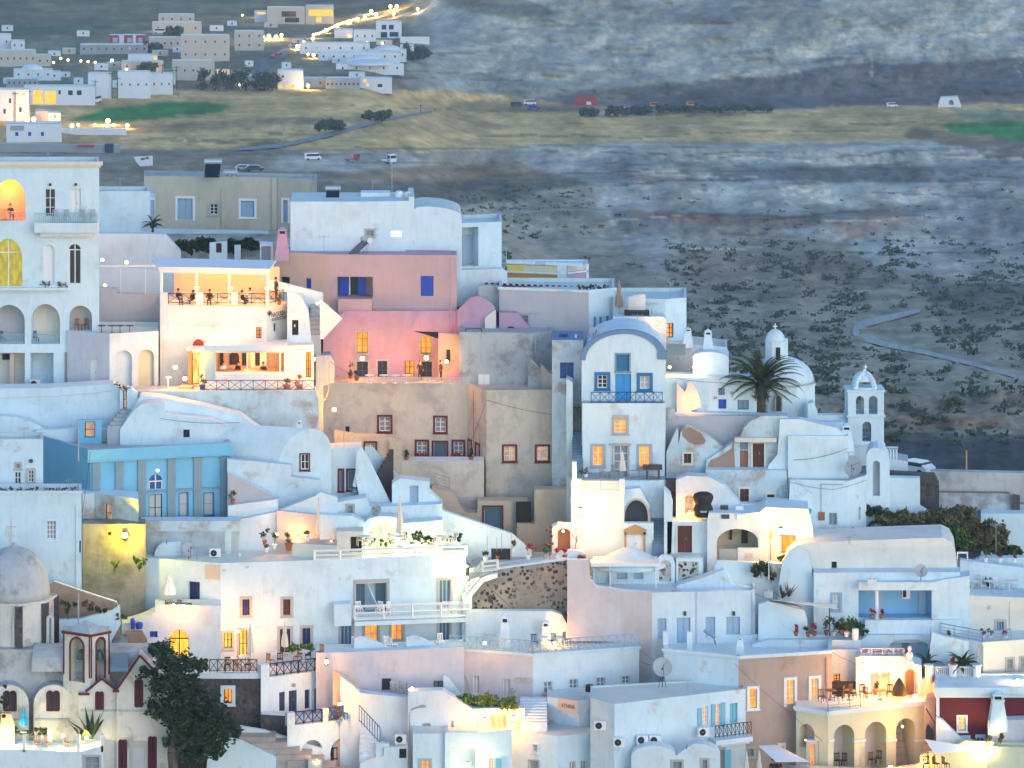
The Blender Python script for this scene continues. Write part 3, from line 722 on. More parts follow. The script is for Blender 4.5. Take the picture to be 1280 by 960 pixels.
def person(px,py,Y,label,pose='sit',top='cloth_dark',rz=0,group=None,s=1.0):
    """one skinned body with hair and clothes; px,py = feet (standing) or seat"""
    p=P(px,py,Y); key='person'+pose+top
    if key in PROTO: return dup(PROTO[key],p,rz,s,label,group)
    sit=pose=='sit'; v=[]; e=[]; rr=[]
    def a(co,r,par=None):
        v.append(Vector(co)); rr.append(r); i=len(v)-1
        if par is not None: e.append((par,i))
        return i
    h=0.0 if sit else .92
    pel=a((0,0,h+.05),.15); ch=a((0,.0,h+.35),.16,pel); nk=a((0,0,h+.56),.065,ch); hd=a((0,-.02,h+.68),.10,nk); a((0,-.01,h+.79),.085,hd)
    for sx in(-1,1):
        sh=a((sx*.19,0,h+.48),.065,ch); el=a((sx*.25,-.04 if not sit else -.08,h+.22),.045,sh)
        ha=a((sx*.26,-.1,h+.0) if not sit else (sx*.14,-.34,h+.24),.032,el); a((sx*.25,-.12,h-.12) if not sit else (sx*.08,-.42,h+.26),.028,ha)
        if sit: kn=a((sx*.12,-.42,.05),.07,pel); ft=a((sx*.12,-.42,-.38),.045,kn); a((sx*.12,-.56,-.42),.04,ft)
        else: kn=a((sx*.1,-.02,.48),.065,pel); ft=a((sx*.11,0,.08),.045,kn); a((sx*.12,-.15,.03),.04,ft)
    me=bpy.data.meshes.new('body'); me.from_pydata([tuple(q) for q in v],e,[]); o=bpy.data.objects.new('body',me); C.objects.link(o)
    m=o.modifiers.new('s','SKIN'); m.use_smooth_shade=True
    for q,r in zip(me.skin_vertices[0].data if me.skin_vertices else [],rr): q.radius=(r,r)
    if not me.skin_vertices:
        pass
    su=o.modifiers.new('u','SUBSURF'); su.levels=1; su.render_levels=1
    rt=root('person',(0,0,0),label,'person',group); wl[rt]=Vector((0,0,0))
    dg=bpy.context.evaluated_depsgraph_get(); dg.update(); em=bpy.data.meshes.new_from_object(o.evaluated_get(dg)); bpy.data.objects.remove(o)
    if len(em.polygons)<10:   # skin layer unavailable: loft the same joints by hand
        bm=B()
        for i,j in e: tube(bm,v[i],v[j],rr[i],rr[j],8)
        for q,r in zip(v,rr): ball(bm,q,r,6)
        em=bpy.data.meshes.new('body'); bm.to_mesh(em); bm.free()
    em.name='body'; em.materials.clear(); em.materials.append(MT['skin']); em.materials.append(MT[top]); em.materials.append(MT['cloth_dark'])
    for q in em.polygons:
        c=q.center; q.use_smooth=True
        q.material_index=1 if (h+.08<c.z<h+.55 and not(sit and c.y<-.3)) else (2 if c.z<=h+.08 and not(abs(c.x)>.2) else 0)
    b=bpy.data.objects.new('body',em); C.objects.link(b); b.parent=rt
    bm=B(); ball(bm,(0,.03,h+.77),.115,8,sz=1.1); mk('hair',bm,'hair',rt,smooth=True)
    PROTO[key]=rt; rt.location=p; rt.rotation_euler=(0,0,rz); rt.scale=(s,s,s); return rt
def car(px,py,Y,label,mat,kind='car',rz=0,group='parked cars',s=1.0):
    p=P(px,py,Y); name={'car':'parked_car','van':'parked_van','truck':'truck','bus':'parked_bus'}[kind]
    rt=root(name,(0,0,0),label,kind,group); wl[rt]=Vector((0,0,0)); bm=B()
    L,Wd,H={'car':(4.2,1.7,1.4),'van':(5,1.9,2.1),'truck':(6.5,2.4,2.9),'bus':(9,2.4,3)}[kind]
    prof={'car':[(-.5,.25),(.5,.25),(.5,.6),(.28,.66),(.14,1),(-.28,1),(-.46,.66),(-.5,.6)],'van':[(-.5,.15),(.5,.15),(.5,.5),(.4,.6),(.32,1),(-.5,1)],'bus':[(-.5,.12),(.5,.12),(.5,.7),(.47,1),(-.5,1)],
      'truck':[(-.5,.2),(.5,.2),(.5,.55),(.47,1),(.18,1),(.18,.3),(-.5,.3)]}[kind]
    def ext(pr,w0,w1,bm):
        A=[bm.verts.new((x*L,w0,z*H)) for x,z in pr]; Bb=[bm.verts.new((x*L,w1,z*H)) for x,z in pr]; bm.faces.new(A); bm.faces.new(Bb[::-1])
        for i in range(len(pr)): bm.faces.new((A[i],A[(i+1)%len(pr)],Bb[(i+1)%len(pr)],Bb[i]))
    ext(prof,-Wd/2,Wd/2,bm); mk('body',bm,mat,rt)
    bm=B(); zz={'car':(.68,.94),'van':(.6,.92),'bus':(.55,.88),'truck':(.6,.9)}[kind]; xs={'car':(-.38,.2),'van':(-.4,.36),'bus':(-.48,.46),'truck':(.25,.46)}[kind]
    box(bm,xs[0]*L,xs[1]*L,-Wd/2-.01,Wd/2+.01,zz[0]*H,zz[1]*H); box(bm,.47*L if kind!='car' else .2*L,.505*L if kind!='car' else .26*L,-Wd*.42,Wd*.42,zz[0]*H,zz[1]*H); mk('window',bm,'glass_dark',rt)
    for x in(-.32,.32):
        for y in(-1,1): bm=B(); tube(bm,(x*L,y*(Wd/2-.2),.34),(x*L,y*(Wd/2+.02),.34),.34,n=12); mk('wheel',bm,'rubber',rt)
    rt.location=p; rt.rotation_euler=(0,0,rz); rt.scale=(s,s,s); return rt
def text(par,s,w,rect,mat,d=.03,name='lettering',bold=False):
    """raised lettering fitted to the picture rectangle on a wall plane"""
    cu=bpy.data.curves.new('t','FONT'); cu.body=s; cu.extrude=.01; cu.align_x='CENTER'; cu.align_y='CENTER'
    if bold: cu.offset=.02
    o=bpy.data.objects.new('t',cu); C.objects.link(o); dg=bpy.context.evaluated_depsgraph_get(); dg.update()
    me=bpy.data.meshes.new_from_object(o.evaluated_get(dg)); bpy.data.objects.remove(o)
    r=w.rect(*rect); xs=[v.co.x for v in me.vertices]; ys=[v.co.y for v in me.vertices]
    bm=B(); bm.from_mesh(me); bx,by=min(xs),min(ys); W0,H0=max(xs)-bx,max(ys)-by
    for v in bm.verts: v.co=w.pt(r[0]+(v.co.x-bx)/W0*(r[1]-r[0]), r[2]+(v.co.y-by)/H0*(r[3]-r[2]), d+v.co.z)
    return mk(name,bm,mat,par)
def board(par,w,rect,mat,d0=-.01,d1=.03,name='sign_board'):
    r=w.rect(*rect); bm=B(); wbox(bm,w,r[0],r[1],r[2],r[3],d0,d1); return mk(name,bm,mat,par)
def dome(par,px,py,rx,top,Y,mat,name='dome',n=24,ry=None,point=0):
    c=P(px,py,Y); r=rx*Y/F; h=Zat(top,Y)-c.z; bm=B()
    lathe(bm,c,[(r*math.cos(math.pi/2*k/12),h*math.sin(math.pi/2*k/12)) for k in range(13)],n); 
    return mk(name,bm,mat,par,smooth=True)
def cross(par,px,pyb,pyt,Y,mat='white_paint'):
    a=P(px,pyb,Y); b=P(px,pyt,Y); H=b.z-a.z; bm=B(); box(bm,a.x-.04,a.x+.04,a.y-.04,a.y+.04,a.z,b.z); box(bm,a.x-H*.22,a.x+H*.22,a.y-.035,a.y+.035,a.z+H*.66,a.z+H*.66+.08); return mk('cross',bm,mat,par)
def cable(label,pts,r=.012,mat='ink',group='overhead cables'):
    bm=B(); q=[P(*p) for p in pts]; o=[]
    for a,b in zip(q,q[1:]):
        for i in range(8): t=i/8; o.append(a.lerp(b,t)-Vector((0,0,(b-a).length*.03*4*t*(1-t))))
    o.append(q[-1]); path(bm,o,r,4); return tag(mk('cable',bm,mat),label,'cable',group)
def awning(label,pts,Y,mat='canvas_white',group=None,name='shade_sail',dz=None,th=.03,cat='shade sail'):
    """pts: (px,py,dY)"""
    bm=B(); q=[P(x,y,Y+d) for x,y,d in pts]; A=[bm.verts.new(v) for v in q]; Bb=[bm.verts.new(v-Vector((0,0,th))) for v in q]; bm.faces.new(A); bm.faces.new(Bb[::-1])
    for i in range(len(q)): bm.faces.new((A[i],A[(i+1)%len(q)],Bb[(i+1)%len(q)],Bb[i]))
    return tag(mk(name,bm,mat),label,cat,group)
# ---------- camera, light, air
sc=bpy.context.scene
cam=bpy.data.cameras.new('camera'); cam.sensor_width=36; cam.lens=36*F/1280; cam.shift_y=-(480-HY)/1280; cam.clip_start=5; cam.clip_end=6000
co=bpy.data.objects.new('camera',cam); C.objects.link(co); co.location=(0,0,CZ); co.rotation_euler=(R(90),0,0); sc.camera=co
sc.view_settings.view_transform='Standard'; sc.view_settings.look='None'; sc.view_settings.gamma=1; sc.view_settings.use_curve_mapping=False
sc.view_settings.exposure=EXPO
wd=bpy.data.worlds.new('World'); sc.world=wd; wd.use_nodes=True; nt=wd.node_tree; bg=nt.nodes['Background']
sk=nt.nodes.new('ShaderNodeTexSky'); sk.sky_type='NISHITA'; sk.sun_disc=False; sk.sun_elevation=R(SUN_EL); sk.sun_rotation=R(SUN_ROT); sk.air_density=1.0; sk.dust_density=DUST; sk.ozone_density=OZ
nt.links.new(sk.outputs[0],bg.inputs[0]); bg.inputs[1].default_value=SKY
sl=bpy.data.lights.new('sun','SUN'); sl.energy=SUN; sl.angle=R(SUN_ANG); sl.color=(1,.97,.95); so=bpy.data.objects.new('sun',sl); C.objects.link(so); so.location=(0,0,300)
# the sky's sun stands at compass SUN_ROT (0 = +Y, turning towards +X)
az=R(SUN_ROT); el=R(SUN_EL); dv=Vector((math.sin(az)*math.cos(el),math.cos(az)*math.cos(el),math.sin(el))); so.rotation_euler=dv.to_track_quat('Z','Y').to_euler()
# ---------- land
rs=np.random.RandomState(3)
def vnoise(x,y,seed=0):
    r=np.random.RandomState(seed).rand(257,257); xi=np.floor(x).astype(int); yi=np.floor(y).astype(int); fx=x-xi; fy=y-yi; fx=fx*fx*(3-2*fx); fy=fy*fy*(3-2*fy)
    a=r[xi%256,yi%256]; b=r[(xi+1)%256,yi%256]; c=r[xi%256,(yi+1)%256]; d=r[(xi+1)%256,(yi+1)%256]
    return (a*(1-fx)+b*fx)*(1-fy)+(c*(1-fx)+d*fx)*fy
def fbm(x,y,o=5,seed=0):
    s=0; a=.5
    for i in range(o): s=s+a*(vnoise(x*2**i,y*2**i,seed+i)-.5); a*=.55
    return s
ex=[-700,0,380,600,760,860,1000,1100,1280,1900]; ey=[300,300,300,325,430,500,560,640,705,760]
lrow=[-80,0,60,110,190,232,350,470]; lY=[2500,1800,1500,1350,1120,1000,430,330]
rrow=[-80,0,60,126,134,176,184,206,211,226,232,262,269,300,310,350,364,400,440,484,490,540,549,600,660,720,800]; rY=[1640,1575,1540,1500,1480,1335,1300,1288,1250,1238,1195,1172,1120,1098,1030,985,900,830,730,615,598,575,530,470,410,350,312]
def TY(px,py):
    e=np.interp(px,ex,ey); L_=np.interp(py,lrow,lY); pw=py+np.clip((py-170)/30,0,1)*(fbm(px/110,py*0+.3,4,301)*26+fbm(px/25,py/60,3,321)*7); R_=np.interp(pw,rrow,rY)
    k=np.clip((px-430)/190,0,1); k=k*k*(3-2*k); far=L_*(1-k)+R_*k
    te=262+(960-e)*.06+8; near=262+(960-py)*.06+8
    t=np.clip((e-py)/70,0,1); t=t*t*(3-2*t)*.999
    return np.where(py>=e,near,1/((1-t)/te+t/np.maximum(far,te)))
px=np.arange(-620,1900,3.0); py=np.concatenate([np.arange(-76,700,2.2),np.arange(700,1260,9)])
GX,GY=np.meshgrid(px,py); YY=TY(GX,GY); e_=np.interp(GX,ex,ey)
far=np.clip((e_-10-GY)/60,0,1)
n1=fbm(GX/60,GY/22,6,11); n2=fbm(GX/26+GY/60,GY/34,6,31); n3=fbm(GX/14,GY/5,4,51)
cl=np.clip((GX-500)/150,0,1)*np.clip((132-GY)/12,0,1)
qu=np.clip((GX-600)/200,0,1)*np.clip((GY-178)/15,0,1)*far
YY=YY+cl*(n2*9+n1*20+n3*3)+far*(1-cl)*(n1*5+n3*2.0)*(YY/900)+qu*(n2*2+n1*9+n3*3)
def pin(poly,x,y):
    r=np.zeros(x.shape,bool); n=len(poly)
    for i in range(n):
        x0,y0=poly[i]; x1,y1=poly[(i+1)%n]
        if y0==y1: continue
        c=((y0>y)!=(y1>y)) & (x<(x1-x0)*(y-y0)/(y1-y0)+x0); r^=c
    return r
wx=np.clip(GX+fbm(GX/30,GY/12,4,71)*22,-290,1590); wy=GY+fbm(GX/40,GY/14,4,91)*7
col=np.zeros(GX.shape+(3,)); col[:]=(.30,.31,.32)
def z(c,poly,k=1.0,warp=1):
    m=pin(poly,wx if warp else GX,wy if warp else GY); col[m]=col[m]*(1-k)+np.array(c)*k
TAN=(.47,.34,.17); BR=(.21,.16,.115); DK=(.12,.12,.105); GR=(.04,.20,.05); QG=(.29,.31,.32); CF=(.27,.29,.30); PU=(.105,.10,.125); OR=(.34,.13,.06); OL=(.10,.11,.07); PA=(.38,.39,.39)
z(OL,[(-300,-90),(560,-90),(545,14),(-300,60)]); z(BR,[(-300,20),(300,10),(330,34),(-300,44)],.5); z(OL,[(-300,30),(540,20),(540,110),(-300,200)],.8)
z(BR,[(-300,6),(540,2),(540,9),(-300,14)],.6); z(TAN,[(60,44),(260,20),(540,24),(540,30),(200,34),(60,52)],.35); z((.07,.10,.07),[(-300,36),(200,30),(400,34),(200,44),(-300,44)],.7); z(BR,[(180,96),(330,84),(540,88),(540,110),(200,112)],.6)
z(CF,[(505,-90),(600,-90),(600,125),(545,125),(500,100),(518,50)],.5)
z(CF,[(548,-90),(1600,-90),(1600,135),(640,130),(560,125),(535,60)])
z(DK,[(540,-10),(640,-10),(700,18),(640,24),(560,8)],.8); z(PU,[(1040,70),(1120,82),(1280,70),(1600,60),(1600,140),(800,138),(760,112),(860,106),(960,88)],.95); z(PU,[(700,112),(1000,96),(1000,135),(640,135)],.6)
z((.12,.13,.16),[(770,5),(1040,-10),(1000,20),(890,30),(800,28)],.55); z(PA,[(860,92),(960,86),(1150,66),(1280,58),(1280,62),(1100,74),(960,96),(860,98)],.7); z(PA,[(640,82),(760,66),(880,88),(700,100),(640,98)],.4)
z(DK,[(740,112),(790,110),(800,130),(745,130)],.6)
z(TAN,[(-300,112),(540,112),(800,140),(1600,120),(1600,178),(640,182),(540,190),(130,188),(-300,200)])
z(BR,[(560,128),(780,132),(740,142),(560,140)],.8); z(BR,[(330,150),(560,136),(640,160),(420,176)],.4); z(BR,[(150,156),(420,146),(380,158),(160,166)],.7)
z(GR,[(85,152),(130,136),(200,129),(262,128),(300,132),(270,142),(180,149),(110,152)],1); z((.10,.12,.07),[(130,190),(300,186),(330,176),(360,182),(210,196),(130,200)],.9)
z(GR,[(1165,157),(1290,150),(1600,140),(1600,190),(1280,178),(1200,168)],1); z((.20,.23,.16),[(1185,138),(1260,134),(1330,150),(1220,154)],.8)
z((.13,.10,.08),[(1140,160),(1290,178),(1600,190),(1600,215),(1280,196),(1130,172)],.8)
z((.24,.22,.20),[(-300,188),(700,186),(700,232),(-300,260)]); z(BR,[(400,206),(640,206),(735,214),(735,228),(400,226)],.9); z((.20,.16,.12),[(120,200),(420,190),(420,212),(120,240)],.6)
z((.32,.33,.34),[(350,196),(500,192),(560,206),(430,214),(330,212)],.8)
z(DK,[(395,228),(560,226),(735,222),(740,262),(560,262),(500,300),(380,300)],.95); z((.28,.27,.24),[(560,262),(740,228),(765,290),(800,330),(840,370),(900,420),(860,520),(560,420)],.95)
z(QG,[(640,180),(1170,176),(1190,260),(1190,340),(1000,330),(800,250),(640,200)],.9)
z((.12,.125,.14),[(880,208),(1170,208),(1170,228),(900,226)],.85); z((.12,.125,.13),[(760,262),(1000,268),(1180,250),(1180,262),(1010,284),(860,300),(780,290)],.75); z(OR,[(780,218),(860,222),(900,232),(800,230)],.45); z(OR,[(1040,276),(1130,262),(1160,280),(1060,300)],.4); z(OR,[(780,262),(1000,276),(1010,284),(800,272)],.35)
z(PA,[(1010,184),(1170,182),(1175,206),(1010,206)],.7); z(PA,[(730,226),(1180,228),(1180,248),(1000,262),(760,254)],.45)
z((.20,.22,.24),[(1180,190),(1600,190),(1600,360),(1200,350)],.9); z(PA,[(1080,290),(1200,270),(1280,300),(1280,352),(1130,350)],.35)
z((.24,.23,.20),[(830,330),(900,280),(1040,300),(1100,340),(1280,352),(1600,360),(1600,600),(820,600),(800,420)],.9)
z((.20,.15,.13),[(850,310),(1060,300),(1080,350),(980,380),(860,350)],.55); z((.18,.20,.20),[(1060,385),(1150,384),(1090,420),(1280,470),(1280,460),(1110,410)],.3)
z((.10,.10,.10),[(1150,354),(1600,352),(1600,380),(1160,376)],.9); z((.16,.13,.12),[(1160,376),(1600,380),(1600,440),(1180,430)],.6)
z((.26,.25,.22),[(1010,486),(1600,490),(1600,545),(1180,548),(1010,540)],.85); z((.14,.10,.085),[(1040,490),(1400,492),(1400,515),(1180,508)],.35); z(OR,[(1130,520),(1260,524),(1250,532),(1120,530)],.4)
z((.055,.065,.085),[(1000,544),(1100,540),(1600,552),(1600,720),(1060,700),(1000,600)],1); z((.13,.11,.11),[(1010,540),(1600,548),(1600,556),(1010,548)],.8)
for _ in range(1):
    c0=col.copy(); col[1:-1,1:-1]=(c0[1:-1,1:-1]*2+c0[:-2,1:-1]+c0[2:,1:-1]+c0[1:-1,:-2]+c0[1:-1,2:])/6
rg=random.Random(11)
for i in range(70):
    y0=rg.uniform(60,232); x0=rg.uniform(-100,1300); 
    if y0<134 and x0>520: continue
    L0=rg.uniform(40,230); sl=rg.uniform(-.05,.05); hh=rg.uniform(.7,1.5); z(rg.choice([(.07,.08,.06),(.12,.10,.08),(.45,.42,.34),(.50,.38,.2),(.10,.12,.08)]),[(x0,y0-hh),(x0+L0,y0+L0*sl-hh),(x0+L0,y0+L0*sl+hh),(x0,y0+hh)],.6)
for i in range(40):
    y0=rg.uniform(182,360); x0=rg.uniform(700,1280); L0=rg.uniform(30,200); sl=rg.uniform(-.08,.06); hh=rg.uniform(.6,1.6)
    z(rg.choice([(.07,.075,.09),(.10,.10,.11),(.48,.48,.45)]),[(x0,y0-hh),(x0+L0,y0+L0*sl-hh),(x0+L0,y0+L0*sl+hh),(x0,y0+hh)],.6)
for i in range(26):
    x0=rg.uniform(560,1300); y0=rg.uniform(-10,95); L0=rg.uniform(15,70); hh=rg.uniform(.8,2.2)
    if i%2: z(rg.choice([(.12,.13,.15),(.42,.43,.42)]),[(x0,y0),(x0+hh*1.6,y0),(x0+hh*3,y0+L0*.7),(x0+hh,y0+L0*.7)],.5)
    else: z(rg.choice([(.13,.14,.16),(.45,.45,.43)]),[(x0,y0-hh),(x0+L0*2,y0-L0*.12-hh),(x0+L0*2,y0-L0*.12+hh),(x0,y0+hh)],.55)
nr=GY>=e_-12; col[nr]=(.42,.41,.38)
col*=LAND; col*=np.array([1.17,1.08,.90])
sp=fbm(GX/7,GY/3.2,3,131)
col*=np.clip(1+(n1*.9+n3*.8)[...,None],.5,1.5)
road=lambda pts,w,c:[z(c,[(x0,y0-w0),(x1,y1-w1),(x1,y1+w1),(x0,y0+w0)],1,0) for (x0,y0,w0),(x1,y1,w1) in zip(pts,pts[1:])]
nxv=len(px); nyv=len(py)
X=(GX-640)*YY/F; Zz=CZ-(GY-HY)*YY/F
co3=np.stack([X,YY,Zz],-1).reshape(-1,3)
idx=np.arange(nxv*nyv).reshape(nyv,nxv); fc=np.stack([idx[:-1,:-1],idx[1:,:-1],idx[1:,1:],idx[:-1,1:]],-1).reshape(-1,4)
me=bpy.data.meshes.new('hillside'); me.vertices.add(len(co3)); me.vertices.foreach_set('co',co3.ravel()); me.loops.add(len(fc)*4); me.loops.foreach_set('vertex_index',fc.ravel()); me.polygons.add(len(fc)); me.polygons.foreach_set('loop_start',np.arange(len(fc))*4); me.polygons.foreach_set('loop_total',np.full(len(fc),4)); me.update(calc_edges=True)
ca=me.color_attributes.new('land_cover','FLOAT_COLOR','POINT'); ca.data.foreach_set('color',np.concatenate([col.reshape(-1,3),np.ones((len(co3),1))],1).ravel())
me.polygons.foreach_set('use_smooth',np.ones(len(fc),bool))
ho=bpy.data.objects.new('hillside',me); C.objects.link(ho); tag(ho,'terraced fields, quarry benches and grey cliffs behind the town','hillside',None,'structure'); del ho['category']
m=bpy.data.materials.new('land'); nt,b=nodes(m); L=nt.links
at=N(nt,'ShaderNodeAttribute',attribute_name='land_cover'); g=N(nt,'ShaderNodeNewGeometry')
a1=N(nt,'ShaderNodeTexNoise',Scale=.045,Detail=13.0,Roughness=.74); L.new(g.outputs['Position'],a1.inputs['Vector'])
mp=N(nt,'ShaderNodeMapping'); mp.inputs['Scale'].default_value=(.022,.035,.16); L.new(g.outputs['Position'],mp.inputs['Vector']); a2=N(nt,'ShaderNodeTexNoise',Scale=1.0,Detail=9.0,Roughness=.65); L.new(mp.outputs[0],a2.inputs['Vector'])
r1=ramp(nt,a1.outputs[0],[(.28,(.66,.67,.68)),(.44,(.92,.92,.92)),(.58,(1.08,1.07,1.05)),(.72,(1.32,1.3,1.26))]); r2=ramp(nt,a2.outputs[0],[(.36,(.78,.78,.80)),(.6,(1.1,1.09,1.07))])
x1=N(nt,'ShaderNodeMix',data_type='RGBA',blend_type='MULTIPLY'); x1.inputs[0].default_value=1; x2=N(nt,'ShaderNodeMix',data_type='RGBA',blend_type='MULTIPLY'); x2.inputs[0].default_value=1
L.new(at.outputs['Color'],x1.inputs[6]); L.new(r1,x1.inputs[7]); L.new(x1.outputs[2],x2.inputs[6]); L.new(r2,x2.inputs[7]); a3=N(nt,'ShaderNodeTexNoise',Scale=.30,Detail=12.0,Roughness=.86); L.new(g.outputs['Position'],a3.inputs['Vector']); r3=ramp(nt,a3.outputs[0],[(.33,(.36,.40,.40)),(.45,(.88,.89,.89)),(.57,(1.1,1.09,1.07)),(.67,(1.6,1.56,1.48))])
x3=N(nt,'ShaderNodeMix',data_type='RGBA',blend_type='MULTIPLY'); x3.inputs[0].default_value=1; L.new(x2.outputs[2],x3.inputs[6]); L.new(r3,x3.inputs[7])
L.new(x3.outputs[2],b.inputs['Base Color']); b.inputs['Roughness'].default_value=.95; b.inputs['Specular IOR Level'].default_value=.1
bp=N(nt,'ShaderNodeBump',Strength=.8,Distance=2.0); L.new(a1.outputs[0],bp.inputs['Height']); L.new(bp.outputs[0],b.inputs['Normal']); MT['land']=m; me.materials.append(m)
def landY(px,py): return float(TY(np.array(float(px)),np.array(float(py))))
def ribbon(name,label,pts,mat,up=.35,kind='structure'):
    """a strip of road laid on the land: (px, py, half width in rows)"""
    bm=B(); prev=None; fine=[]
    for (a,b_,w0),(c,d,w1) in zip(pts,pts[1:]):
        k=max(2,int(abs(c-a)/6))
        for i in range(k): t=i/k; fine.append((a+(c-a)*t,b_+(d-b_)*t,w0+(w1-w0)*t))
    fine.append(pts[-1])
    for x,y,w in fine:
        q=[]
        for s in(-1,1):
            ix=np.clip(round((x-px[0])/3),0,nxv-1).astype(int); iy=np.argmin(abs(py-(y+s*w)))
            q.append(P(x,y+s*w,YY[iy,ix]*(1-up/120)))
        V=[bm.verts.new(v) for v in q]
        if prev: bm.faces.new((prev[0],V[0],V[1],prev[1]))
        prev=V
    o=mk(name,bm,mat,None); o['kind']=kind; o['label']=label; return o
px_,py_=px,py
ROADP=[(1290,476),(1220,456),(1160,441),(1110,431),(1080,422),(1066,413),(1080,404),(1115,396),(1150,388)]
def surfY(x,y):
    ix=int(np.clip(round((x-px_[0])/3),0,nxv-1)); iy=int(np.argmin(abs(py_-y))); return float(YY[iy,ix])
plaster('asphalt',(.13,.15,.17),.1); plaster('track',(.36,.37,.36),.1); plaster('track_dim',(.22,.24,.24),.1)
sc.cycles.max_bounces=6; sc.cycles.diffuse_bounces=3; sc.cycles.glossy_bounces=2; sc.cycles.transmission_bounces=3; sc.cycles.transparent_max_bounces=6; sc.cycles.volume_bounces=0; sc.cycles.use_light_tree=True
ribbon('road','pale dirt track winding across the dark slope',[(1290,476,2.2),(1220,456,2.4),(1160,441,2.8),(1110,431,3.4),(1080,422,4.5),(1066,413,5),(1080,404,5),(1115,396,4),(1150,388,2.4)],'track')
ribbon('road','dirt road crossing the dry fields',[(290,187,1.6),(350,182,2.4),(400,171,2.6),(440,160,2.4),(480,149,1.8),(540,139,1.2)],'track_dim')
ribbon('road','asphalt road running up into the far town',[(318,88,9),(345,72,7),(365,58,4.5),(385,47,3.2),(420,32,2.2),(450,22,1.6)],'asphalt')
# haze
if HAZE:
    bm=B(); box(bm,-700,700,-30,2900,-60,CZ+28); o=mk('haze',bm,[]) if False else None
    bm2=B(); box(bm2,-900,900,-30,3000,-120,CZ+40); me2=bpy.data.meshes.new('haze'); bm2.to_mesh(me2); bm2.free(); bm.free()
    hm=bpy.data.materials.new('air'); hm.use_nodes=True; nt=hm.node_tree; nt.nodes.remove(nt.nodes['Principled BSDF']); pv=nt.nodes.new('ShaderNodeVolumePrincipled'); pv.inputs['Color'].default_value=(.74,.90,1,1); pv.inputs['Density'].default_value=HAZE; pv.inputs['Anisotropy'].default_value=.2
    nt.links.new(pv.outputs[0],nt.nodes['Material Output'].inputs['Volume']); me2.materials.append(hm); hz=bpy.data.objects.new('haze',me2); C.objects.link(hz); hz['kind']='stuff'; hz['label']='thin blue evening haze over the valley'

# ================= upper left: hotel, restaurant, houses behind =================
S['olive']=dict(fr='white_paint',pn='lit_olive',nx=2,ny=2)
A='arch'; Q='rect'; RM='room'; AR='aroom'
# far house yellow
h=house('beige two storey house with white framed windows and pale blue shutters on the left skyline',[(180,220),(346,222),(396,225)],322,Y=322,D=5,mat='beige',roof='roof_grey',ops=[
 (0,Q,222,248,241,274,'bluew'),(0,Q,262,255,272,268,'wt'),(0,Q,301,251,318,271,'bluew'),(1,Q,354,250,360,277,'bluew'),(1,RM,376,243,393,250,None,{'dep':1.2,'back':'orange'})],par=.2)
bm=B(); w=h.walls[0]; wbox(bm,w,*w.rect(340,222,346,318)[:2],h.zb,h.zt-.02,-.02,.14); wbox(bm,w,*w.rect(277,238,281,318)[:2],h.zb,Zat(238,322),-.02,.10); mk('pilaster',bm,'beige',h.root)
heater('solar water heater with a tall frame on the beige house roof',266,221,324,1.05,0); 
bm=B(); tube(bm,P(279,216,326),P(297,216,326),.3,n=12); o=tag(mk('water_tank',bm,'tank'),'horizontal steel water tank on small piers on the beige house roof','water tank')
bm=B()
for x in(281,287,293): q=P(x,222,326); box(bm,q.x-.12,q.x+.12,q.y-.2,q.y+.2,q.z-.2,q.z+.5)
mk('pier',bm,'beige',o)
slab('low white garden wall below the beige house windows',[(192,300),(192,287),(336,290),(336,315)],300,Y=316,D=1,mat='white2',name='garden_wall',cat='wall')
house('plain white box shaped house between the hotel and the beige house',[(118,239),(187,239)],300,Y=311,D=4,ops=[(0,Q,124.5,250,125.5,252,'hole')])
slab('tall blue door in a narrow white gable next to the beige house',[(186,300),(186,246),(194,248),(194,300)],300,Y=312,D=4,mat='white2',ops=[(Q,188,250,193,280,'pale')],name='house_annex',cat='annex')
palm('small dark yucca palm in the yard beside the beige house',191,300,280,310,1.2,14,.12)
slab('white terrace wall with a salmon panel and slanting end above the restaurant pergola',[(120,345),(120,292),(160,292),(207,293),(226,314),(226,345)],345,Y=303,D=1.2,mat='white_warm',name='terrace_wall',cat='wall')
h=Hs()
bush('dark rounded hedge clump behind the restaurant roof, left one',205,296,266,316,307,'leaf_dark',n=2200,size=.2)
bush('dark rounded hedge clump behind the restaurant roof, right one',283,295,322,315,308,'leaf_dark',n=1600,size=.2)
slab('small white roof parapet with a dark grille in front of the hedge',[(262,330),(262,304),(284,302),(284,330)],330,Y=304,D=.6,name='parapet',cat='wall',ops=[(Q,270,304,277,316,'dk')])
slab('short white gate pier in front of the dark hedge',[(293,330),(293,307),(301,307),(301,330)],330,Y=303.5,D=.6,name='gate_pier',cat='pier')
# hotel
h=house('tall white hotel with stacked arches and a balcony at the left edge',[(-60,202),(124,202)],492,Y=288,D=4,cor=('cream',.28,.28),name='hotel',cat='hotel',ops=[
 (0,AR,-6,224,32,276,None,{'dep':2.2,'back':'salmon','rev':'salmon','rise':1.75}),
 (0,Q,56,236,69,271,'w'),(0,Q,88,236,101,271,'wsh'),
 (0,A,-8,298,28,358,'olive',{'dep':.45,'rise':1.7}),
 (0,A,54,306,68,356,'wsh',{'dep':.25}),(0,A,86,305,101,354,'w',{'dep':.25}),
 (0,AR,-8,381,31,430,None,{'back':'greywall','rise':1.3}),(0,AR,39,380,75,430,None,{'back':'cream','rise':1.3}),(0,AR,86,382,115,414,None,{'back':'rosy','rise':.95}),
 (0,RM,-8,441,31,486,None,{'back':'cream'}),(0,RM,38,441,67,486,None,{'back':'white2'}),(0,Q,82,442,98,486,'wdoor')])
w=h.walls[0]
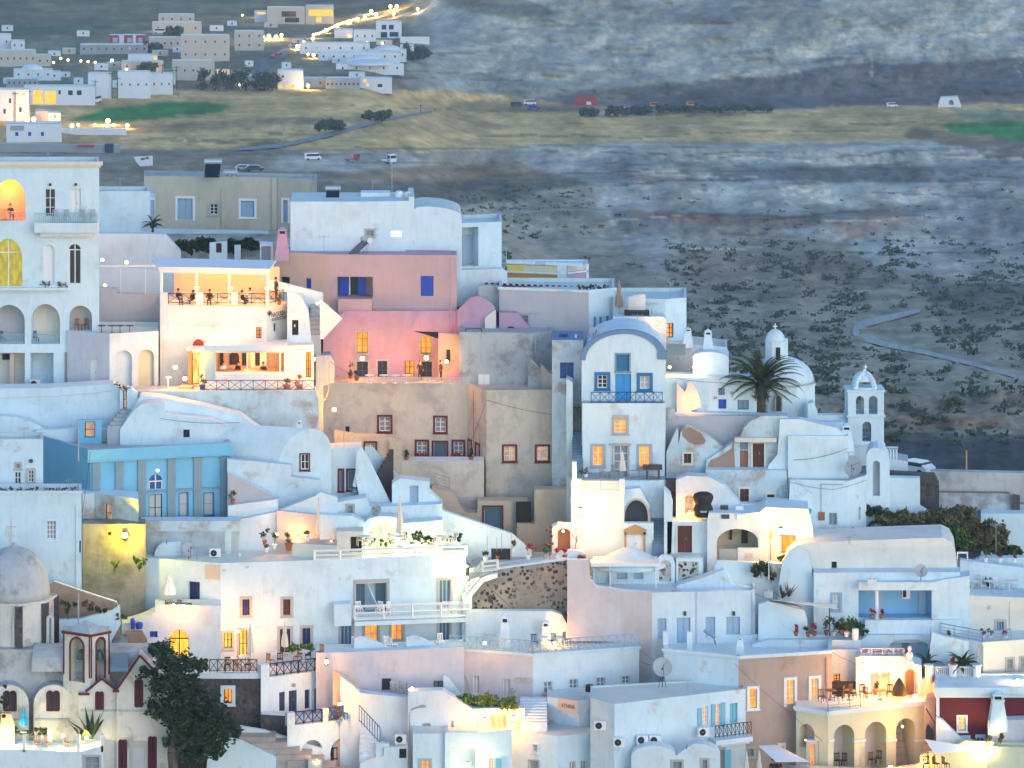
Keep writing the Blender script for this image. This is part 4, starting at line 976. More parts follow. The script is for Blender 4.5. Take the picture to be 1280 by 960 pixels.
def at(w,rect,d0,d1,mat,name,par): 
    r=w.rect(*rect); bm=B(); wbox(bm,w,r[0],r[1],r[2],r[3],d0,d1); return mk(name,bm,mat,par)
def wr(par,w,x0,y0,x1,y1,d,hh=.95,**k):
    a=w.hit(x0,y0); b=w.hit(x1,y1); return rail(par,w.pt(a[0],a[1],d),w.pt(b[0],a[1],d),hh,**k)
bm=B(); r=w.rect(45,277,123,289); wbox(bm,w,r[0],r[1],r[2],r[3],-.02,1.0); wbox(bm,w,r[0]+.4,r[1]-.5,r[2]-.35,r[2],-.02,.6); mk('balcony',bm,'white_warm',h.root)
wr(h.root,w,45,277,123,277,.95,.75,style='v',mat='rail_pale')
wr(h.root,w,-8,276,31,276,-.1,.7,style='v',mat='grey_paint'); wr(h.root,w,-8,430,30,430,-.1,.75,style='v',mat='rail_pale'); wr(h.root,w,40,430,74,430,-.1,.75,style='v',mat='rail_pale')
at(w,(-60,359,86,362),-.02,.5,'white','ledge',h.root)
for x0,y0,x1,y1 in((-8,300,30,400),): pass
bm=B(); q=w.rect(11,442,30,486); wbox(bm,w,q[0],q[0]+.35,q[2],q[3],-.9,-.6); mk('column',bm,'salmon',h.root)
for x,y in((63,231),(95,231)): at(w,(x-1.2,y-2,x+1.2,y+1),0,.2,'black_metal','wall_light',h.root)
at(w,(0,446,9,453),-1.5,-1.4,'dark','screen',h.root)
for x,l in((70,'left'),(84,'second'),(103,'third'),(117,'right')): chair_at(x,277,287.4,'grey_paint',.5,'grey slatted chair on the hotel balcony, %s'%l+' of the row','hotel balcony chairs')
person(13,268,288.9,'guest in dark clothes seated in the orange lit hotel arch','sit','cloth_dark',.4)
table_at(6,274,288.8,'wood','small wooden table beside the guest in the orange hotel arch')
for x in(4,12,22): bush('low plants along the hotel ledge under the yellow arch, %s'%{4:'left',12:'middle',22:'right'}[x]+' one',x*2+26,350,x*2+40,359,287.7,'leaf_olive',n=80,size=.08,group='plants on the hotel ledge') if x!=4 else None
chair_at(98,413,287.4+1.2,'wood',.8,'brown wooden deck chair in the small hotel arch'); chair_at(106,413,288.9,'wood',-.6,'brown wooden armchair beside the deck chair in the hotel arch')
for x,l in((8,'left'),(50,'right')): chair_at(x-6,429,289,'rail_blue',.6,'blue chair behind the %s arch railing of the hotel'%l)
ac('outdoor cooling unit on the hotel floor behind the white column',44,485,287.8)
h2=house('low cream hotel wing, side tinted lavender for shade, with two arched niches',[(84,413),(137,417),(198,414)],494,Y=286,D=5,mat='white_warm',bmats={0:'lavender'},par=.12,name='hotel_wing',cat='hotel wing',ops=[(0,Q,112,449,122,482,'wsh'),(1,A,144,438,165,490,None,{'dep':.5}),(1,A,173,437,193,490,None,{'dep':.5,'back':'yellow'})])  # side wall in lavender, its shade put into the colour
for x,l in((127,'nearest the hotel'),(140,'second from the hotel'),(150,'in the middle'),(162,'nearest the restaurant')): table_at(x,416,287.5,'dark_brown','low dark table on the wing roof terrace, %s'%l,'wing terrace tables',.8)
lo_=bpy.data.lights.new('arch_light','POINT'); lo_.energy=260*KL; lo_.color=(1,.38,.06); lo_.shadow_soft_size=.2
for px_a,py_a in((8,234),): q=bpy.data.objects.new('arch_light',lo_); C.objects.link(q); q.parent=h.root; q.location=P(px_a,py_a,288.6)-wl[h.root]
# grey wall + glass
h=slab('grey shaded side wall of the restaurant under a glass windbreak',[(120,430),(120,359),(146,361),(146,367),(203,369),(203,430)],430,Y=294,D=1.0,mat='greywall',name='side_wall',cat='wall')  # dimmer light on this wall is put into its grey plaster
w=h.w; bm=B()
for a,b,y0,y1 in((122,150,333,360),(151,181,336,366),(182,203,338,368)): r=w.rect(a,y0,b,y1); quad(bm,w.pt(r[0],r[2],-.3),w.pt(r[1],r[2],-.3),w.pt(r[1],r[3],-.3),w.pt(r[0],r[3],-.3))
o=tag(mk('glass_windbreak',bm,'glass_clear'),'clear glass windbreak standing on the grey side wall','windbreak')
bm=B()
for x in(122,150.5,181.5,203): r=w.rect(x-.4,333,x+.4,368); wbox(bm,w,r[0],r[1],r[2],r[3],-.33,-.27)
r=w.rect(122,332,203,334); wbox(bm,w,*r,-.34,-.28); mk('frame',bm,'white_paint',o)
# ---- upper restaurant
rest=house('cream lit restaurant with a glazed terrace floor and lettered sign',[(200,381),(333,384),(358,379)],496,Y=287,D=7,mat='white_warm',par=0,name='restaurant',cat='restaurant',ops=[(0,Q,320,409,327,423,'litd'),(1,Q,342,404,346,414,'hole')])
w=rest.walls[0]; w1=rest.walls[1]; R0=rest.root
at(w,(203,403,297,406),-.02,.08,'white_warm','string_course',R0); at(w,(203,407,298,427),-.02,.04,'white','blank_panel',R0)
bm=B()
for x0,x1 in((200,209),(245,254),(289,297),(332,335)): r=w.rect(x0,366,x1,381); wbox(bm,w,*r,-.3,0.0)
mk('parapet_pier',bm,'white_warm',R0)
for x0,x1 in((210,245),(254,289),(297,331)): wr(R0,w,x0,380,x1,381,-.1,.85,style='x',mat='dark_brown')
wr(R0,w1,335,381,356,380,-.1,.95,style='x',mat='dark_brown')
bm=B(); 
for x in(201,245,286,334): r=w.rect(x-1.3,341,x+1.3,382); wbox(bm,w,*r,-.28,-.12)
r=w.rect(199,336,335,342); wbox(bm,w,r[0],r[1],r[2],r[3],-.4,.0); mk('window_post',bm,'white_paint',R0)
bm=B(); a=w.rect(200,341,334,381)
bm.faces.new([bm.verts.new(w.pt(u,z,d)) for u,z,d in((a[0],a[2]+.01,-4.5),(a[1],a[2]+.01,-4.5),(a[1],a[3],-4.5),(a[0],a[3],-4.5))]); mk('dining_room_wall',bm,'salmon',R0)
bm=B(); r=w.rect(198,322,338,336); V=[w.pt(r[0],r[2]+.1,.15),w.pt(r[1],r[2]+.1,.15),w.pt(r[1]-.3,r[2]+.34,-3.4),w.pt(r[0]-1.6,r[2]+.34,-3.4)]; T=[bm.verts.new(v) for v in V]; Bt=[bm.verts.new(v-Vector((0,0,.12))) for v in V]; bm.faces.new(T); bm.faces.new(Bt[::-1])
for i in range(4): bm.faces.new((T[i],T[(i+1)%4],Bt[(i+1)%4],Bt[i]))
mk('terrace_roof',bm,'canvas_white',R0)
board(R0,w1,(335,387,355,400),'white_warm',0,.05); text(R0,'NAOUSSA',w1,(338.5,389,356,395),'sign_dark',.055,bold=True); bb=board(R0,w1,(339,396,356,399.5),'rail_blue',.05,.07,'sign_strip'); text(R0,'RESTAURANT',w1,(340,396.6,355,399),'white_paint',.072)
bm=B(); q=w1.rect(334.5,388,338,395)
for k in range(-3,4): tube(bm,w1.pt((q[0]+q[1])/2,q[2],.06),w1.pt((q[0]+q[1])/2+.1*k,q[3]-abs(k)*.05,.06),.025,n=4)
mk('shell_emblem',bm,'maroon',R0)
for i,(x,y) in enumerate(((223,372),(241,374),(262,373),(303,374),(312,371),(345,372))):
    person(x,y+2,288.6+ (i%2)*.8,['diner in a dark top at the first bay of the restaurant terrace','diner with long dark hair near the first terrace pillar','diner at the candle lit table in the middle terrace bay','diner leaning forward in the third terrace bay','grey clad diner sitting upright in the third terrace bay','woman standing beside the plant at the right end of the terrace'][i],'sit' if i<5 else 'stand',['cloth_dark','cloth_white'][i==4],[.6,-.8,0,1.2,-1,2.2][i],'diners on the restaurant terrace')
for i,(x,y) in enumerate(((232,378),(270,378),(306,378))): table_at(x,y,289,'white_paint','white clothed dining table in the %s bay of the restaurant terrace'%['first','middle','third'][i],'restaurant tables')
potted('spiky potted plant at the right end of the restaurant terrace',349,381,287.6,.7,'leaf',group=None)
for x,y,W_,d in((128,325,30,301),(158,328,50,299),(198,325,40,296),(236,327,40,294),(131,357,18,296)): lamp(x,y,d,'round warm bulb strung above the restaurant roof edge, %s'%{128:'leftmost',158:'second from left, brightest',198:'third from left',236:'fourth from left',131:'alone low on the grey wall'}[x],W_,.15,style='globe',group='round bulbs over the restaurant')
for x,l in((246,'first'),(288,'second'),(334,'third'),(361,'rightmost')): lamp(x,360,286.6 if x<340 else 288,'glowing wall lantern on the %s pillar of the restaurant terrace'%l if x<340 else 'glowing wall lantern at the right end of the restaurant terrace',95,.17,rad=.25)
# lower restaurant
S['doorlit']=dict(fr='dark_brown',pn='lit_room',nx=1,ny=1)
ent=slab('warm lit entrance bay of the restaurant with an open brown door and fanlight board',[(236,490),(236,436),(258,436),(258,490)],490,Y=285.6,D=1.3,mat='white_warm',name='entrance_bay',cat='entrance',ops=[(Q,240,441,249,481,'doorlit',{'dep':.4})])
bm=B(); w=ent.w; c=w.hit(248,428); pts=[w.pt(c[0]+.46*math.cos(math.pi*i/10)*1.0,c[1]-.25+.5*math.sin(math.pi*i/10),.1) for i in range(11)]; V=[bm.verts.new(p) for p in pts]; bm.faces.new(V); V2=[bm.verts.new(p+Vector((0,.15,0))) for p in pts]; bm.faces.new(V2[::-1])
for i in range(11): bm.faces.new((V[i],V[(i+1)%11],V2[(i+1)%11],V2[i]))
mk('fanlight_board',bm,'maroon',ent.root)
bm=B(); q=w.rect(236,438,240,482); wbox(bm,w,q[0]+.02,q[0]+.25,q[2],q[3],.0,.75); mk('open_door',bm,'wood',ent.root)
lo=slab('low white restaurant annex with a wide window onto a lit dining room',[(256,490),(256,434),(380,432),(392,431),(392,490)],490,Y=284.6,D=3.6,mat='white_warm',name='restaurant_annex',cat='annex',ops=[(RM,269,441,356,466,None,{'dep':2.6,'back':'salmon','rev':'salmon'}),(Q,382,440,389,472,'litd')])
w=lo.w; bm=B(); r=w.rect(256,429,358,436); wbox(bm,w,r[0],r[1],r[2],r[3],-.3,1.1); mk('awning_box',bm,'canvas_white',lo.root)
bm=B()
for x in(269,309,350,356): r=w.rect(x-.8,439,x+.8,467); wbox(bm,w,*r,-.12,-.02)
r=w.rect(269,465,357,468); wbox(bm,w,*r,-.12,.03); mk('window_frame',bm,'white_paint',lo.root)
at(w,(256,434,269,474),-.02,.06,'pale_blue','pale_panel',lo.root)
bm=B(); q=w.rect(284,446,296,462); p=opoly(q,'arch'); bm.faces.new([bm.verts.new(w.pt(u,z,-2.5)) for u,z in p]); mk('inner_arch',bm,'dark_brown',lo.root)
bm=B(); q=w.rect(272,443,276,463); wbox(bm,w,*q,-2.6,-2.45); q=w.rect(300,443,305,463); wbox(bm,w,*q,-2.6,-2.45); q=w.rect(316,443,322,463); wbox(bm,w,*q,-2.6,-2.45); mk('curtain',bm,'dark',lo.root)
ld=bpy.data.lights.new('dining_room_light','POINT'); ld.energy=130*KL; ld.color=(1,.45,.1); ld.shadow_soft_size=.3; q=bpy.data.objects.new('dining_room_light',ld); C.objects.link(q); q.parent=lo.root; q.location=w.pt(w.hit(312,446)[0],w.hit(312,446)[1],-1.2)-wl[lo.root]
ld2=ld.copy(); ld2.energy=150*KL; ld2.color=(1,.42,.08)
for x in(222,268,310): q=bpy.data.objects.new('dining_room_light',ld2); C.objects.link(q); q.parent=R0; p=rest.walls[0].pt(rest.walls[0].hit(x,346)[0],rest.walls[0].hit(x,346)[1]-.1,-2.2); q.location=p-wl[R0]
for i,(x,y) in enumerate(((279,466),(298,466),(329,467))): person(x,y-1,285.6+.3,['diner in a white shirt behind the annex window','diner in dark clothes in the middle of the annex window','diner at the right side of the annex window'][i],'sit',['cloth_white','cloth_dark','cloth_dark'][i],[.5,-.6,0][i],'diners behind the annex window')
awning('beige fabric awning stretched over the restaurant annex',[(298,431,.5),(384,432,-.6),(350,424,3.5),(310,428,3)],285,'canvas')
ter=slab('long whitewashed stained retaining wall below the restaurant',[(176,560),(170,489),(395,488),(398,500),(400,560)],560,Y=283.2,D=2.6,mat='white_old',name='retaining_wall',cat='wall',extra=5)
w=ter.w
wr(ter.root,w,255,489,393,489,-.15,.82,style='x',mat='rail_blue',n=9)
for i,(x,l) in enumerate(((253,'left of the blue railing'),(358,'behind the blue railing by the door'),(374,'third, reddish, behind the blue railing'))): potted('bushy potted plant %s'%l,x,489,283.9,.85,['leaf','leaf_dark','leaf_red'][i],pot='rail_blue' if i==0 else 'terracotta',ps=.5)
tag(mk('entrance_steps',(lambda bm:(box(bm,P(222,489,283.6).x,P(240,489,283.6).x,283.5,285.4,P(230,489,283.6).z-.6,P(230,489,283.6).z+.12),box(bm,P(224,489,283.6).x,P(240,489,283.6).x,283.9,285.4,P(230,489,283.6).z+.12,P(230,489,283.6).z+.3),bm)[-1])(B()),'pave'),'worn stone steps at the restaurant entrance','steps')
bm=B(); q=P(210,488,284.4); tube(bm,q,q+Vector((0,0,1.0)),.05); lathe(bm,q+Vector((0,0,1.0)),[(.35,0),(.1,.12)],4); tag(mk('menu_stand',bm,'white_paint'),'white menu stand at the foot of the restaurant steps','menu stand')
for x,y,W_,l in((236,436,260,'left above the brown restaurant door'),(249,437,260,'right above the brown restaurant door'),(219,459,140,'on a torch beside the restaurant steps'),(231,473,260,'low beside the restaurant steps'),(370,450,420,'bright beside the annex corner'),(389,436,200,'at the top of the annex corner pillar'),(392,449,260,'lower on the annex corner pillar')): lamp(x,y,284.3 if x<300 else 283.6,'glowing lantern %s'%l,W_*.6,.17,rad=.25)
ld=bpy.data.lights.new('spot_wash','POINT')
lamp(266,412,285.4,'small floodlight washing the cream wall above the annex',330,.09,style='flood')
# right-hand stair and white block
st=slab('white stair block with stepped flight and black doorway beside the sign',[(359,440),(359,371),(378,374),(386,392),(394,440)],496,Y=286.5,D=4,mat='white',name='stair_house',cat='stair house',ops=[(Q,365,400,373,419,'blk')])
at(st.w,(367.5,406,369,409),-.13,-.09,'white_paint','door_plate',st.root)
slab('white sloping parapet wall rising to the pink house stairs',[(335,362),(335,349),(384,361),(404,366),(404,377),(428,398),(404,420),(390,440),(386,392),(378,368)],440,Y=290,D=.4,mat='white_warm',name='stair_parapet',cat='wall',grow=False)
stairs('steep outdoor flight climbing towards the pink house',386,401,423,380,8,286.6,3.2,'roof_grey')
slab('peach parapet with a dark handrail beside the steep flight',[(400,424),(400,374),(428,398),(404,424)],424,Y=286.2,D=.3,mat='white_warm',name='handrail_wall',cat='wall',grow=False)
lamp(397,379,286.2,'small lamp at the top of the steep flight',70,.13)
lamp(361,362,289,'bulb on the parapet behind the restaurant terrace end',60,.14,style='globe')

S['litw']=dict(pn='lit_white')
# ================= centre: white roofs, pink house, ochre house =================
h=slab('large white house with a blank facade, small lit window and curved right shoulder',[(363,345),(363,252),(455,252),(511,251),(511,246),(518,246),(518,262)]+arc(518,262,577,269,259,8)+[(577,345)],345,Y=298.5,D=7,mat='white',roof='roof_white',ops=[(Q,457,287,468,295,'gr'),(Q,488,288.5,502,296,'litw')] if 0 else [(Q,458,288,467,295,'gr'),(Q,489,289,502,296,'litw')])
heater('solar water heater with a grey tank on the large white house roof',416,252,302,.85,0)
slab('low white tank housing on the large white house roof',[(451,253),(451,241),(488,241),(488,253)],253,Y=302,D=2,name='tank_housing',cat='roof box',extra=.3)
for x,y,l in((499,252,'taller'),(510,253,'shorter')):
    q=P(x,y,301.6); bm=B(); lathe(bm,q,[(.36,-.3),(.36,.65),(.28,.75),(.3,.85),(.1,.92)],14); tag(mk('water_tank',bm,'white_paint'),'round white plastic water tank, the %s of two on the large white roof'%l,'water tank')
antenna('tall thin mast rising from the large white house roof',490,252,203,306,n=0)
antenna('bent aerial pole in front of the large white house wall',405,317,294,297.5,n=3)
antenna('lattice aerial beside the beige house',466,238,224,312,n=2)
h=house('pale blue white house with a recessed side door right of the large white house',[(576,279),(627,277)],360,Y=300,D=6,mat='white2',ops=[(0,RM,577.5,284,598,333,None,{'dep':1.6,'back':'white2'})])
w=h.walls[0]; at(w,(585,296,597,332),-1.58,-1.5,'pale_shutter','door',h.root)
slab('cream garden wall under the pale blue white house',[(571,372),(571,338),(627,336),(634,341),(634,372)],372,Y=299,D=1,mat='white_warm',name='garden_wall',cat='wall')
wr(h.root,w,627,331,633,331,0,1.4,style='h',mat='rail_pale',n=1)
# pink house
S['loggia']=dict(sh='blue_paint')
ph=house('pink house with deep blue shutters and an overhanging upper floor',[(341,314),(412,318),(571,319)],480,Y=295,D=3,mat='peach',roof='pink',par=.1,bmats={0:'salmon'},name='pink_house',ops=[(1,RM,421,346,466,372,None,{'dep':1.5,'back':'peach'}),(1,Q,526,345,542,370,'bsh',{'dep':.1}),(0,Q,351,346,362,354,'hole'),(0,Q,382,348,389,361,'bsh')])  # left wall in salmon: orange lamp glow put into its colour
w=ph.walls[1]
for a,b in((422,434),(446,456)): at(w,(a,347,b,371),-1.2,-1.1,'blue_paint','shutter',ph.root)
at(w,(434,347,446,371),-1.45,-1.35,'glass_dark','window',ph.root); at(w,(434.5,347,436,371),-1.3,-1.2,'white_paint','window_frame',ph.root)
bm=B(); r=w.rect(424,372,466,390); wbox(bm,w,r[0],r[1],r[2],r[3],-.03,.9); mk('balcony',bm,'peach',ph.root)
bm=B(); r=w.rect(466,386,571,389); wbox(bm,w,*r,-.02,.25); mk('ledge',bm,'peach',ph.root)
S['lits']=dict(fr='wood',pn='lit',nx=2,ny=3,su='stone_trim',sw=.12); S['bdoor']=dict(fr='rail_blue',pn='glass_dark',nx=2,ny=2,su='stone_trim',sw=.14)
lp=slab('',[(398,485),(398,400),(428,392),(428,388.5),(596,388.5),(596,485)],485,Y=294.4,D=1.2,mat='pink',parent=ph.root,wallname='lower_wall',ops=[(Q,446,415,460,441,'lits'),(Q,526,421,539,442,'lits'),(Q,446,452,460,476,'bdoor'),(Q,472,451,484,476,'bdoor'),(Q,506,451,518,475,'litd'),(Q,526,452,540,476,'bdoor')])
bm=B(); tube(bm,P(563,322,294.8),P(563,388,294.2),.04); tube(bm,P(563,388,294.2),P(563,420,294.2),.04); mk('drainpipe',bm,'pink',ph.root)
slab('curved pink stair wall to the right of the pink house',[(572,430),(572,388),(588,372),(598,370)]+[(608,374),(617,382),(620,389),(610,396),(606,403),(616,430)],430,Y=294,D=.5,mat='pink',name='stair_wall',cat='wall')
slab('white inner face of the curved stair wall beside the pink house',[(606,420),(606,398),(611,393),(620,387),(620,420)],420,Y=293.6,D=.4,mat='cream',name='stair_cheek',cat='wall')
stairs('blue grey steps between the pink walls',614,625,412,378,9,294.5,5,'step_blue')
slab('small pink gable with a dark arched opening above the concrete block',[(624,430),(624,391),(646,391),(666,414),(666,430)],430,Y=293.6,D=1.2,mat='pink',name='pink_gable',cat='wall',ops=[(A,631,408,646,420,'hole',{'dep':.3,'rise':.5})])
slab('sloping grey white stair parapet above the curved pink wall',[(598,400),(598,357),(612,357),(624,358),(668,414),(668,425),(646,392),(624,392),(618,384)],400,Y=296,D=.8,mat='concrete',name='stair_parapet',cat='wall',grow=False)
heater('black solar collector tilted on the pink house roof edge',452,318,296.5,.95,-62)
chimney('pink chimney pot behind the orange lit wall of the pink house',353,316,296,1.9,1.0,mat='pink',group=None)
cp=slab('narrow white turret with a blue grey doorway beside the restaurant roof',[(325,345),(325,305),(341,306),(341,345)],345,Y=297.5,D=2,ops=[(Q,327,308,338,333,'slate')],name='turret',cat='turret')
awning('brown lean to canopy over the pink house lit doorway',[(518,414,0),(548,415,-1.6),(548,423,-2.4),(530,417,-1.4)],294,'dark_brown',name='canopy',cat='canopy')
slab('orange lit pink side wall at the right of the pink house terrace',[(548,485),(548,416),(575,418),(575,485)],485,Y=292,D=.5,mat='salmon',name='terrace_side_wall',cat='wall',ops=[(Q,558,437,563,452,'drk',{'dep':.08})])  # salmon colour carries the orange lamp light on this pink wall
slab('pink buttress sloping beside the terrace with a dark niche',[(553,481),(574,442),(576,442),(594,456),(594,482)],482,Y=291.6,D=.8,mat='pink',name='buttress',cat='wall',grow=False,ops=[(A,576,459,583,473,'hole')])
# grey concrete block
gb=house('unpainted grey concrete block above the ochre house',[(574,415),(666,416),(690,413)],490,Y=290.4,D=5,mat='concrete',roof='roof_grey',par=.1,name='concrete_block',ops=[(0,Q,598,468,612,485,'wsh',{'dep':.05})])
slab('tall thin concrete fin descending beside the concrete block',[(660,500),(660,445),(676,460),(676,500)],500,Y=289,D=.5,mat='concrete',name='buttress_fin',cat='wall')
slab('curved ochre shoulder wall at the right end of the concrete block',[(676,505),(676,455),(686,466),(700,471),(708,482),(708,505)],505,Y=288.6,D=1.5,mat='ochre',name='shoulder_wall',cat='wall')
h=slab('long grey parapet slab on the concrete block roof',[(664,430),(664,416),(699,416),(699,430)],430,Y=292,D=2,mat='concrete',name='roof_slab',cat='roof slab')
antenna('television aerial rising above the concrete block roof',669,440,390,289.5,yaw=20)
bm=B(); 
for a,b in((582,411),(602,411)): tube(bm,P(a,417,291),P(a,b,291),.04)
tube(bm,P(582,411,291),P(602,411,291),.04); tag(mk('metal_frame',bm,'ink'),'small dark metal frame standing on the concrete block roof','metal frame')
# ochre house
oc=house('weathered ochre house with dark red window frames',[(402,479),(447,478),(585,479),(608,488),(709,487)],625,Y=287,D=6,mat='ochre',roof='ochre',par=.12,iy=3,name='ochre_house',ops=[
 (1,Q,474,521,488,539,'red'),(1,Q,544,522,557,540,'red'),(1,Q,521,552,534,569,'red'),(1,Q,542,553,558,578,'redd'),(1,Q,567,552,579,569,'red'),
 (2,Q,584,551,589,574,'red'),(2,Q,595,556,599,574,'red'),(3,Q,630,558,644,576,'redl'),(3,Q,671,558,685,576,'redl'),(0,Q,432,533,437,541,'hole'),(1,Q,458,554,469,563,'red')])
bm=B(); w=oc.walls[1]
for x in(522,528,534,567,573): 
    u,z=w.hit(x,570); ball(bm,w.pt(u,z+.1,.3),.2,6)
tube(bm,P(592,488,287.6),P(592,560,287.6),.02); mk('flower_box',bm,'leaf_red',oc.root)
for x,l in((508,'at the left end of the dark red windows'),(589,'leaning in the corner of the dark red windows')): potted('potted plant on the ochre house ledge %s'%l,x,577,286.5,.8,'leaf_dark',ps=.4)
slab('ochre terrace wall under the dark red windows with a thin white ledge',[(500,650),(500,577),(605,577),(605,650)],650,Y=285.6,D=2.2,mat='ochre',roof='white',name='terrace_wall',cat='wall')
slab('ochre wall in front of the lit alley left of the ochre house',[(418,600),(418,540),(446,545),(480,546),(501,551),(501,600)],600,Y=285,D=1.2,mat='beige',name='alley_wall',cat='wall',ops=[(Q,457,554,469,563,'red')])
slab('broad pale ochre buttress at the foot of the alley wall',[(487,612),(487,551),(502,553),(502,612)],612,Y=284.6,D=1,mat='beige',name='buttress',cat='wall')
slab('old stained wall stub between the blue railing and the street lamp',[(395,560),(395,445),(413,444),(418,452),(418,478),(404,482),(404,560)],560,Y=286,D=2,mat='concrete',name='wall_stub',cat='wall')
bm=B(); path(bm,[P(411,452,285),P(411,487,285),P(407,498,285),P(402,503,285),P(402,545,285)],.05,6); box(bm,P(400,0,284.9).x,P(404,0,284.9).x,284.7,285,P(0,500,284.9).z,P(0,492,284.9).z); tag(mk('cable_pipe',bm,'grey_paint'),'thick grey cable pipe with a junction box on the old wall stub','pipe')
lamp(418,512,284.6,'street lamp glowing on the ochre alley wall',420,.18,rad=.3)
# terrace in front of the pink house
prail(oc.root,450,478,585,479,288.6,.42,style='x',mat='rosy',n=24)
for x,y,l in((453,448,'left'),(533,447,'right, brightest')): lamp(x,y,292.6,'big warm globe lamp on the pink house wall, %s'%l,230,.2,style='wall',rad=.25)
lamp(558,452,291,'warm globe lamp on the orange side wall of the pink terrace',120,.17)
for x,y in((432,451,),): pass
potted('potted shrub at the left end of the pink house terrace',438,473,292,.9,'leaf')
potted('leafy pot in front of the pink house blue door',446,476,290.5,.6,'leaf')
person(525,475,292.4,'person in dark clothes standing by the lit doorway of the pink house','stand','cloth_dark',.2,'people on the pink house terrace',.9)
person(551,475,291.2,'person in a dark suit leaning at the orange side wall of the terrace','stand','cloth_dark',1.2,'people on the pink house terrace',.9)
for i,x in enumerate((462,480,494,508)): table_at(x,479,290.4,'canvas_white','white covered table on the pink house terrace, %s from the left'%['first','second','third','fourth'][i],'pink terrace tables',.9)
# lower door wall (beige), red door
h=slab('sandy wall with a dark red framed glazed door below the ochre house',[(540,700),(540,610),(566,616),(575,632),(583,641),(597,641),(597,626),(645,626),(660,626),(660,700)],700,Y=283.8,D=1.6,mat='beige',name='door_wall',cat='wall',ops=[(Q,605,634,627,664,'redd')])
prail(h.root,566,640,596,640,284.2,.9,style='v',mat='grey_paint')
prail(h.root,544,606,562,612,284.6,.9,style='h',mat='grey_paint')
slab('ochre retaining wall right of the dark red door with a shadowed gap',[(646,720),(646,655),(668,655),(668,612),(716,612),(716,720)],720,Y=282.6,D=1.5,mat='beige',name='retaining_wall',cat='wall')
slab('dark slab standing in for a shaded doorway beside the sandy wall',[(645,660),(645,628),(664,628),(664,660)],660,Y=283.2,D=.4,mat='dark',name='doorway',cat='doorway',grow=False)  # solid dark slab in place of the shade in the gap
# ---- skyline right of centre
yh=house('low house with a yellow and orange painted band on the skyline',[(633,329),(708,332),(735,329)],360,Y=303,D=2.5,mat='orange',par=.1,bmats={1:'pink'},roof='white',name='banded_house')
w=yh.walls[0]; at(w,(634,332,697,341),0,.05,'yellow','yellow_band',yh.root); at(w,(634,332,655,341),.05,.06,'yellow_hot','bright_band',yh.root); at(w,(634,340,708,342),0,.12,'white','string_course',yh.root); at(w,(697,331,708,358),0,.10,'white','corner_pilaster',yh.root); w=yh.walls[1]; at(w,(709,331,733,338),0,.05,'rosy','pale_band',yh.root); at(w,(709,339,735,341),0,.1,'white','string_course',yh.root); at(w,(732,330,735,358),0,.1,'white','corner_pilaster',yh.root)
bm=B(); w=yh.walls[0]; r=w.rect(633,327,667,330); wbox(bm,w,r[0],r[1],yh.zt-.02,yh.zt+.25,-.4,.12); mk('parapet',bm,'white',yh.root); bm=B(); r=w.rect(682,327,726,330); wbox(bm,w,r[0],r[1],yh.zt-.02,yh.zt+.25,-.4,.12); mk('parapet',bm,'white',yh.root)
c1=house('white corner house with three tall blue shutters on its narrow side',[(624,359),(736,363),(768,360)],440,Y=293,D=6,mat='white2',bmats={0:'greywall'},iy=1,cor=('white',.12,.1),name='corner_house',ops=[(1,Q,742,396,745.6,424,'sky'),(1,Q,749,396,753,424,'sky'),(1,Q,757.5,395,761.5,422,'sky'),(0,Q,652,394,660,403,'gr')])  # left wall greyer, its shade painted into the plaster
for i in range(16):
    x=608+i*7.6; q=P(x,358+i*.3,297.5); bm=B(); box(bm,q.x-.14,q.x+.14,q.y,q.y+.3,q.z-.2,q.z+.28); lathe(bm,q+Vector((.22,0,-.1)),[(.12,0),(.16,.25)],6)
    tag(mk('terracotta_planter',bm,'maroon'),'small dark red planter in the row on the corner house roof','planter','planters along the corner house roof')
bush('low green hedge on the corner house roof beside the folded parasol',722,354,760,362,295,'leaf_olive',n=500,size=.09)
umbrella_closed('tall folded tan parasol on the white roof terrace',774,396,350,293,'canvas_tan',.34)
c2=house('white flat roofed block with a lit window and chimneys by the dark slope',[(766,372),(832,374),(858,372)],450,Y=292.5,D=6,mat='white',roof='roof_white',iy=1,name='white_block',ops=[(1,Q,834,404,842,422,'litd'),(0,Q,769,405,782,417,'pale')])
slab('low white terrace block in front of the lit window block',[(766,450),(766,396),(830,396),(833,400),(833,450)],450,Y=290.5,D=1.5,name='terrace_block',cat='terrace block')
lamp(822,404,290,'small lamp on the white terrace block wall',40,.1)
bm=B(); q=P(796,392,291.6); box(bm,q.x-1,q.x+1,q.y-.5,q.y+.5,q.z-.3,q.z+.25); tag(mk('sun_shelf',bm,'dark'),'long black planter box on the white roof terrace','planter')
for i in range(3):
    q=P(790+i*6,386,291.9); bm=B(); M=Matrix.Translation(q)@Matrix.Rotation(R(35-i*8),4,'X'); box(bm,-.3,.3,-.06,.06,-.2,1.3,0,M); tag(mk('stacked_lounger',bm,'canvas_white'),'white sun lounger cushion stood on end, %s on the roof terrace'%['left','middle','right'][i],'cushion','cushions on the roof terrace')
antenna('thin aerial behind the blue vaulted house',797,424,392,290,n=3); antenna('metal rail aerial on the white block roof',815,395,378,292,n=4)
chimney('white chimney with a pointed top above the glass balustrade',885,436,288.5,1.4,.8); chimney('small white chimney at the block corner',860,425,289.5,.9,.7)
h=house('white roof terrace wall with two chimneys beside the dark slope',[(832,426),(870,431),(909,434)],480,Y=287.6,D=4,mat='white',name='terrace_house',ops=[]) 
